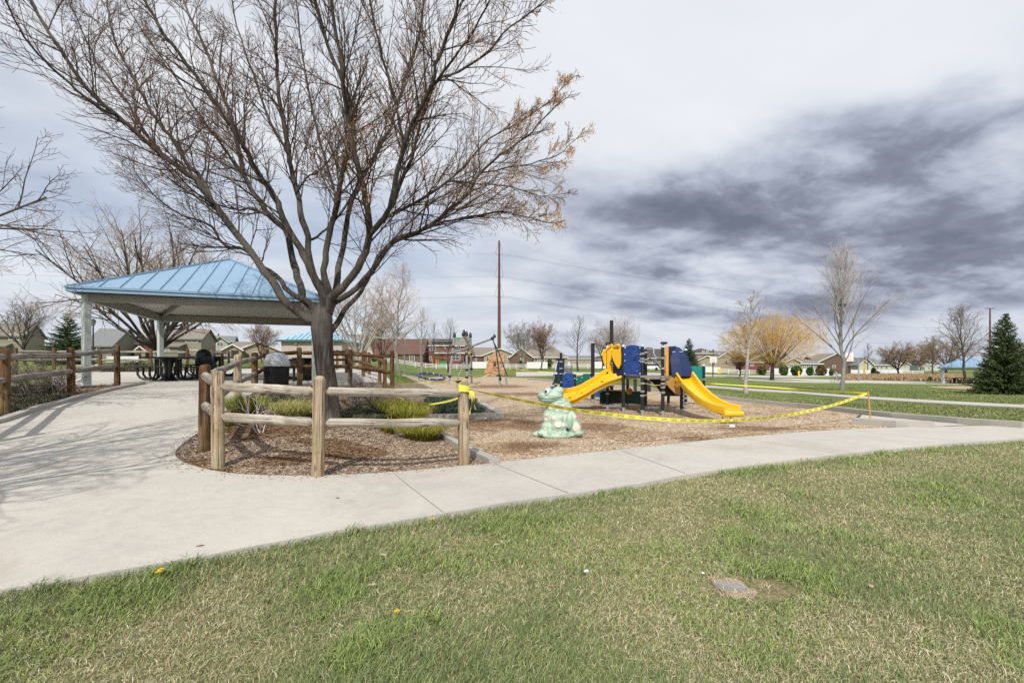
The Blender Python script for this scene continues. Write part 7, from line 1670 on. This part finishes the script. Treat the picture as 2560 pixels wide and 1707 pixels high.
# ------------------------------------------------------------------ cyclist
def cyclist():
    Y = 74; x = ax(2091, Y); z = g(x, Y); bk = thing('bicycle', 'bicycle with orange fork ridden along the far path', 'bicycle', (x, Y, z))
    q = lambda a, b: (a, 0, b)
    for sx in (-.56, .56):
        w = MB().tube([(sx+.33*math.cos(a), 0, .35+.33*math.sin(a)) for a in np.linspace(0, 6.283, 25)], .028, 6, cap=False).build('wheel', M_BLACK, bk, world=False)
        sp = MB()
        for k in range(8): a = k*math.pi/4; sp.tube([q(sx, .35), (sx+.32*math.cos(a), 0, .35+.32*math.sin(a))], .005, 3)
        sp.build('spoke', M_GREYM, w, world=False)
    MB().tube([q(.56, .35), q(.1, .32), q(-.38, .82), q(.18, .85), q(.1, .32)], .022, 6).tube([q(.56, .35), q(.18, .85), q(.22, .95)], .018, 6).build('frame', M_DARKM, bk, world=False)
    MB().tube([q(-.56, .35), q(-.38, .95)], .022, 6).build('fork', plain('orange_paint', (.65, .2, .05), .4), bk, world=False)
    MB().tube([(-.42, -.25, 1.0), (-.38, 0, .97), (-.42, .25, 1.0)], .016, 6).build('handlebar', M_BLACK, bk, world=False)
    MB().ell((.25, 0, .97), (.14, .07, .04), 10, 6).build('saddle', M_BLACK, bk, world=False)
    pn = thing('person', 'person in grey shirt and dark cap riding the bicycle on the far path', 'person', (x, Y-.0, z))
    V = [(.22, 0, 1.02), (.05, 0, 1.25), (-.10, 0, 1.48), (-.14, 0, 1.56), (-.18, 0, 1.70), (-.10, -.2, 1.45), (-.22, -.26, 1.22), (-.40, -.24, 1.04), (-.10, .2, 1.45), (-.22, .26, 1.22), (-.40, .24, 1.04), (.18, -.11, .98), (-.14, -.12, .86), (.02, -.12, .46), (-.08, -.12, .40), (.18, .11, .98), (-.05, .12, .72), (.16, .12, .36), (.06, .12, .28)]
    E = [(0, 1), (1, 2), (2, 3), (3, 4), (2, 5), (5, 6), (6, 7), (2, 8), (8, 9), (9, 10), (0, 11), (11, 12), (12, 13), (13, 14), (0, 15), (15, 16), (16, 17), (17, 18)]
    Rr = [.15, .155, .15, .06, .10, .075, .05, .035, .075, .05, .035, .10, .075, .05, .045, .10, .075, .05, .045]
    me = bpy.data.meshes.new('body'); me.from_pydata(V, E, []); o = bpy.data.objects.new('body', me); col.objects.link(o); o.parent = pn
    md_ = o.modifiers.new('Skin', 'SKIN'); sv = me.skin_vertices[0].data
    for i, r in enumerate(Rr): sv[i].radius = (r, r)
    sv[0].use_root = True; o.modifiers.new('Sub', 'SUBSURF').levels = 1; o.modifiers['Sub'].render_levels = 2
    me.materials.append(mat('grey_shirt', (.42, .42, .46), (.36, .36, .40), 4, .8))
    MB().ell((-.17, 0, 1.77), (.12, .10, .10), 12, 8).build('cap', M_BLACK, pn, world=False, smooth=True)
    MB().ell((-.27, 0, 1.70), (.03, .07, .07), 8, 6).build('face', plain('skin', (.40, .24, .17), .6), pn, world=False, smooth=True)
    for s in (-1, 1): MB().tube([(.18, s*.11, 1.0), (.0, s*.115, .90 if s < 0 else .82)], [.125, .10], 10).build('shorts_leg', mat('grey_shorts', (.25, .26, .28), (.3, .31, .33), 4, .8), pn, world=False, smooth=True)
cyclist()
# ------------------------------------------------------------------ dandelions, stone and scraps in the grass
M_DAND = plain('dandelion_yellow', (.85, .58, .01), .6); M_STEM = plain('dandelion_stem', (.10, .17, .04), .7)
def dandelion(px, py, lab, s=1.0):
    x, y, z = gp(px, py+8); t = thing('dandelion', lab, 'flower', (x, y, z), 0, 'yellow dandelions in the grass'); h = .05*s; m = MB(); rn = random.Random(int(px))
    for r_, n, hh in ((.019, 16, 0), (.013, 12, .003), (.007, 8, .006)):
        for k in range(n):
            a = 6.283*k/n+rn.random()*.3; c, s_ = math.cos(a), math.sin(a); w = .0028
            m.add([(c*.002-s_*w, s_*.002+c*w, h+hh), (c*.002+s_*w, s_*.002-c*w, h+hh), (c*r_*s+s_*w, s_*r_*s-c*w, h+hh+.004), (c*r_*s-s_*w, s_*r_*s+c*w, h+hh+.004)], [(0, 1, 2, 3)])
    m.build('petals', M_DAND, t, world=False); MB().tube([(0, 0, -.03), (0, 0, h)], .003, 5).build('stem', M_STEM, t, world=False)
for px, py, lab, s in ((396, 1441, 'lower of two dandelions at the left edge of the path', 1.1), (402, 1435, 'upper of two dandelions at the left edge of the path', 1.1), (1082, 1306, 'single dandelion by the path joint in the middle', 1.2), (992, 1538, 'lone dandelion in the lawn left of centre', .8), (1930, 1168, 'leftmost dandelion of the cluster along the right path edge', 1.8), (1957, 1160, 'small dandelion between the leftmost and the paired ones at right', 1.4), (2003, 1154, 'left one of the paired dandelions at the right path edge', 1.9), (2018, 1153, 'right one of the paired dandelions at the right path edge', 1.9)): dandelion(px, py, lab, s)
sx, sy, sz = gp(1830, 1462)
m = MB(); rn = random.Random(2); ring = [(-.10, .03), (-.05, .035), (.03, .008), (.085, -.035), (.06, -.05), (-.02, -.025), (-.085, .01)]
m.add([(a, b, -.04) for a, b in ring]+[(a*.96, b*.96, .006) for a, b in ring], [tuple(range(7)), tuple(range(7, 14))[::-1]]+[(i, (i+1) % 7, 7+(i+1) % 7, 7+i) for i in range(7)])
soil = drape('bare_soil', [(1768, 1432), (1792, 1424), (1822, 1434), (1850, 1440), (1872, 1460), (1895, 1470), (1884, 1486), (1858, 1482), (1838, 1489), (1812, 1470), (1790, 1458)], -.024, mat('bare_soil', (.33, .24, .165), (.50, .40, .29), 60, .95, bump=.8, c3=(.22, .16, .11)), 0.0, .05)
o = m.build('flat_stone', mat('grey_stone', (.24, .235, .25), (.31, .30, .31), 20, .85, bump=.4)); o.location = (sx, sy, sz-.004); tag(o, 'flat grey stone sunk in a bare patch of the lawn', 'stone')
for px, py, L, w, rot, lab, c in ((1758, 1433, .012, .010, .3, 'white paper scrap by the flat stone', (.75, .75, .75)), (958, 1387, .035, .010, -.5, 'pale wood chip lying in the grass left of centre', (.45, .36, .27)), (1240, 1362, .025, .010, .2, 'small tan wood chip in the grass near the path', (.42, .33, .25)), (930, 1462, .030, .010, .1, 'wood chip in the thin grass at lower left', (.45, .34, .26)), (2178, 1465, .022, .016, .9, 'tan dead leaf on the grass at right', (.42, .28, .2)), (500, 1374, .03, .008, .4, 'brown leaf lying on the pale path', (.22, .13, .07)), (844, 1252, .02, .003, .1, 'tiny dark twig on the path', (.07, .06, .05)), (1466, 1428, .02, .014, .2, 'white scrap in the grass at centre', (.7, .7, .7))):
    x, y, z = gp(px, py); up_ = .035 if py in (1374, 1252) else .004; m = MB(); m.add([(-L, -w*.6, 0), (L*.3, -w, .004), (L, 0, .002), (L*.4, w, .006), (-L*.8, w*.7, .001), (-L, -w*.6, -.003), (L*.3, -w, -.003), (L, 0, -.003), (L*.4, w, -.003), (-L*.8, w*.7, -.003)], [(0, 1, 2, 3, 4), (9, 8, 7, 6, 5)]+[(i, 5+i, 5+(i+1) % 5, (i+1) % 5) for i in range(5)])
    o = m.build('scrap' if 'scrap' in lab else ('dead_leaf' if 'leaf' in lab else 'wood_chip'), plain('scrap_%d_%d' % (px, py), c, .8)); o.location = (x, y, z+up_); o.rotation_euler = (0, 0, rot); tag(o, lab, 'scrap' if 'scrap' in lab else 'debris')
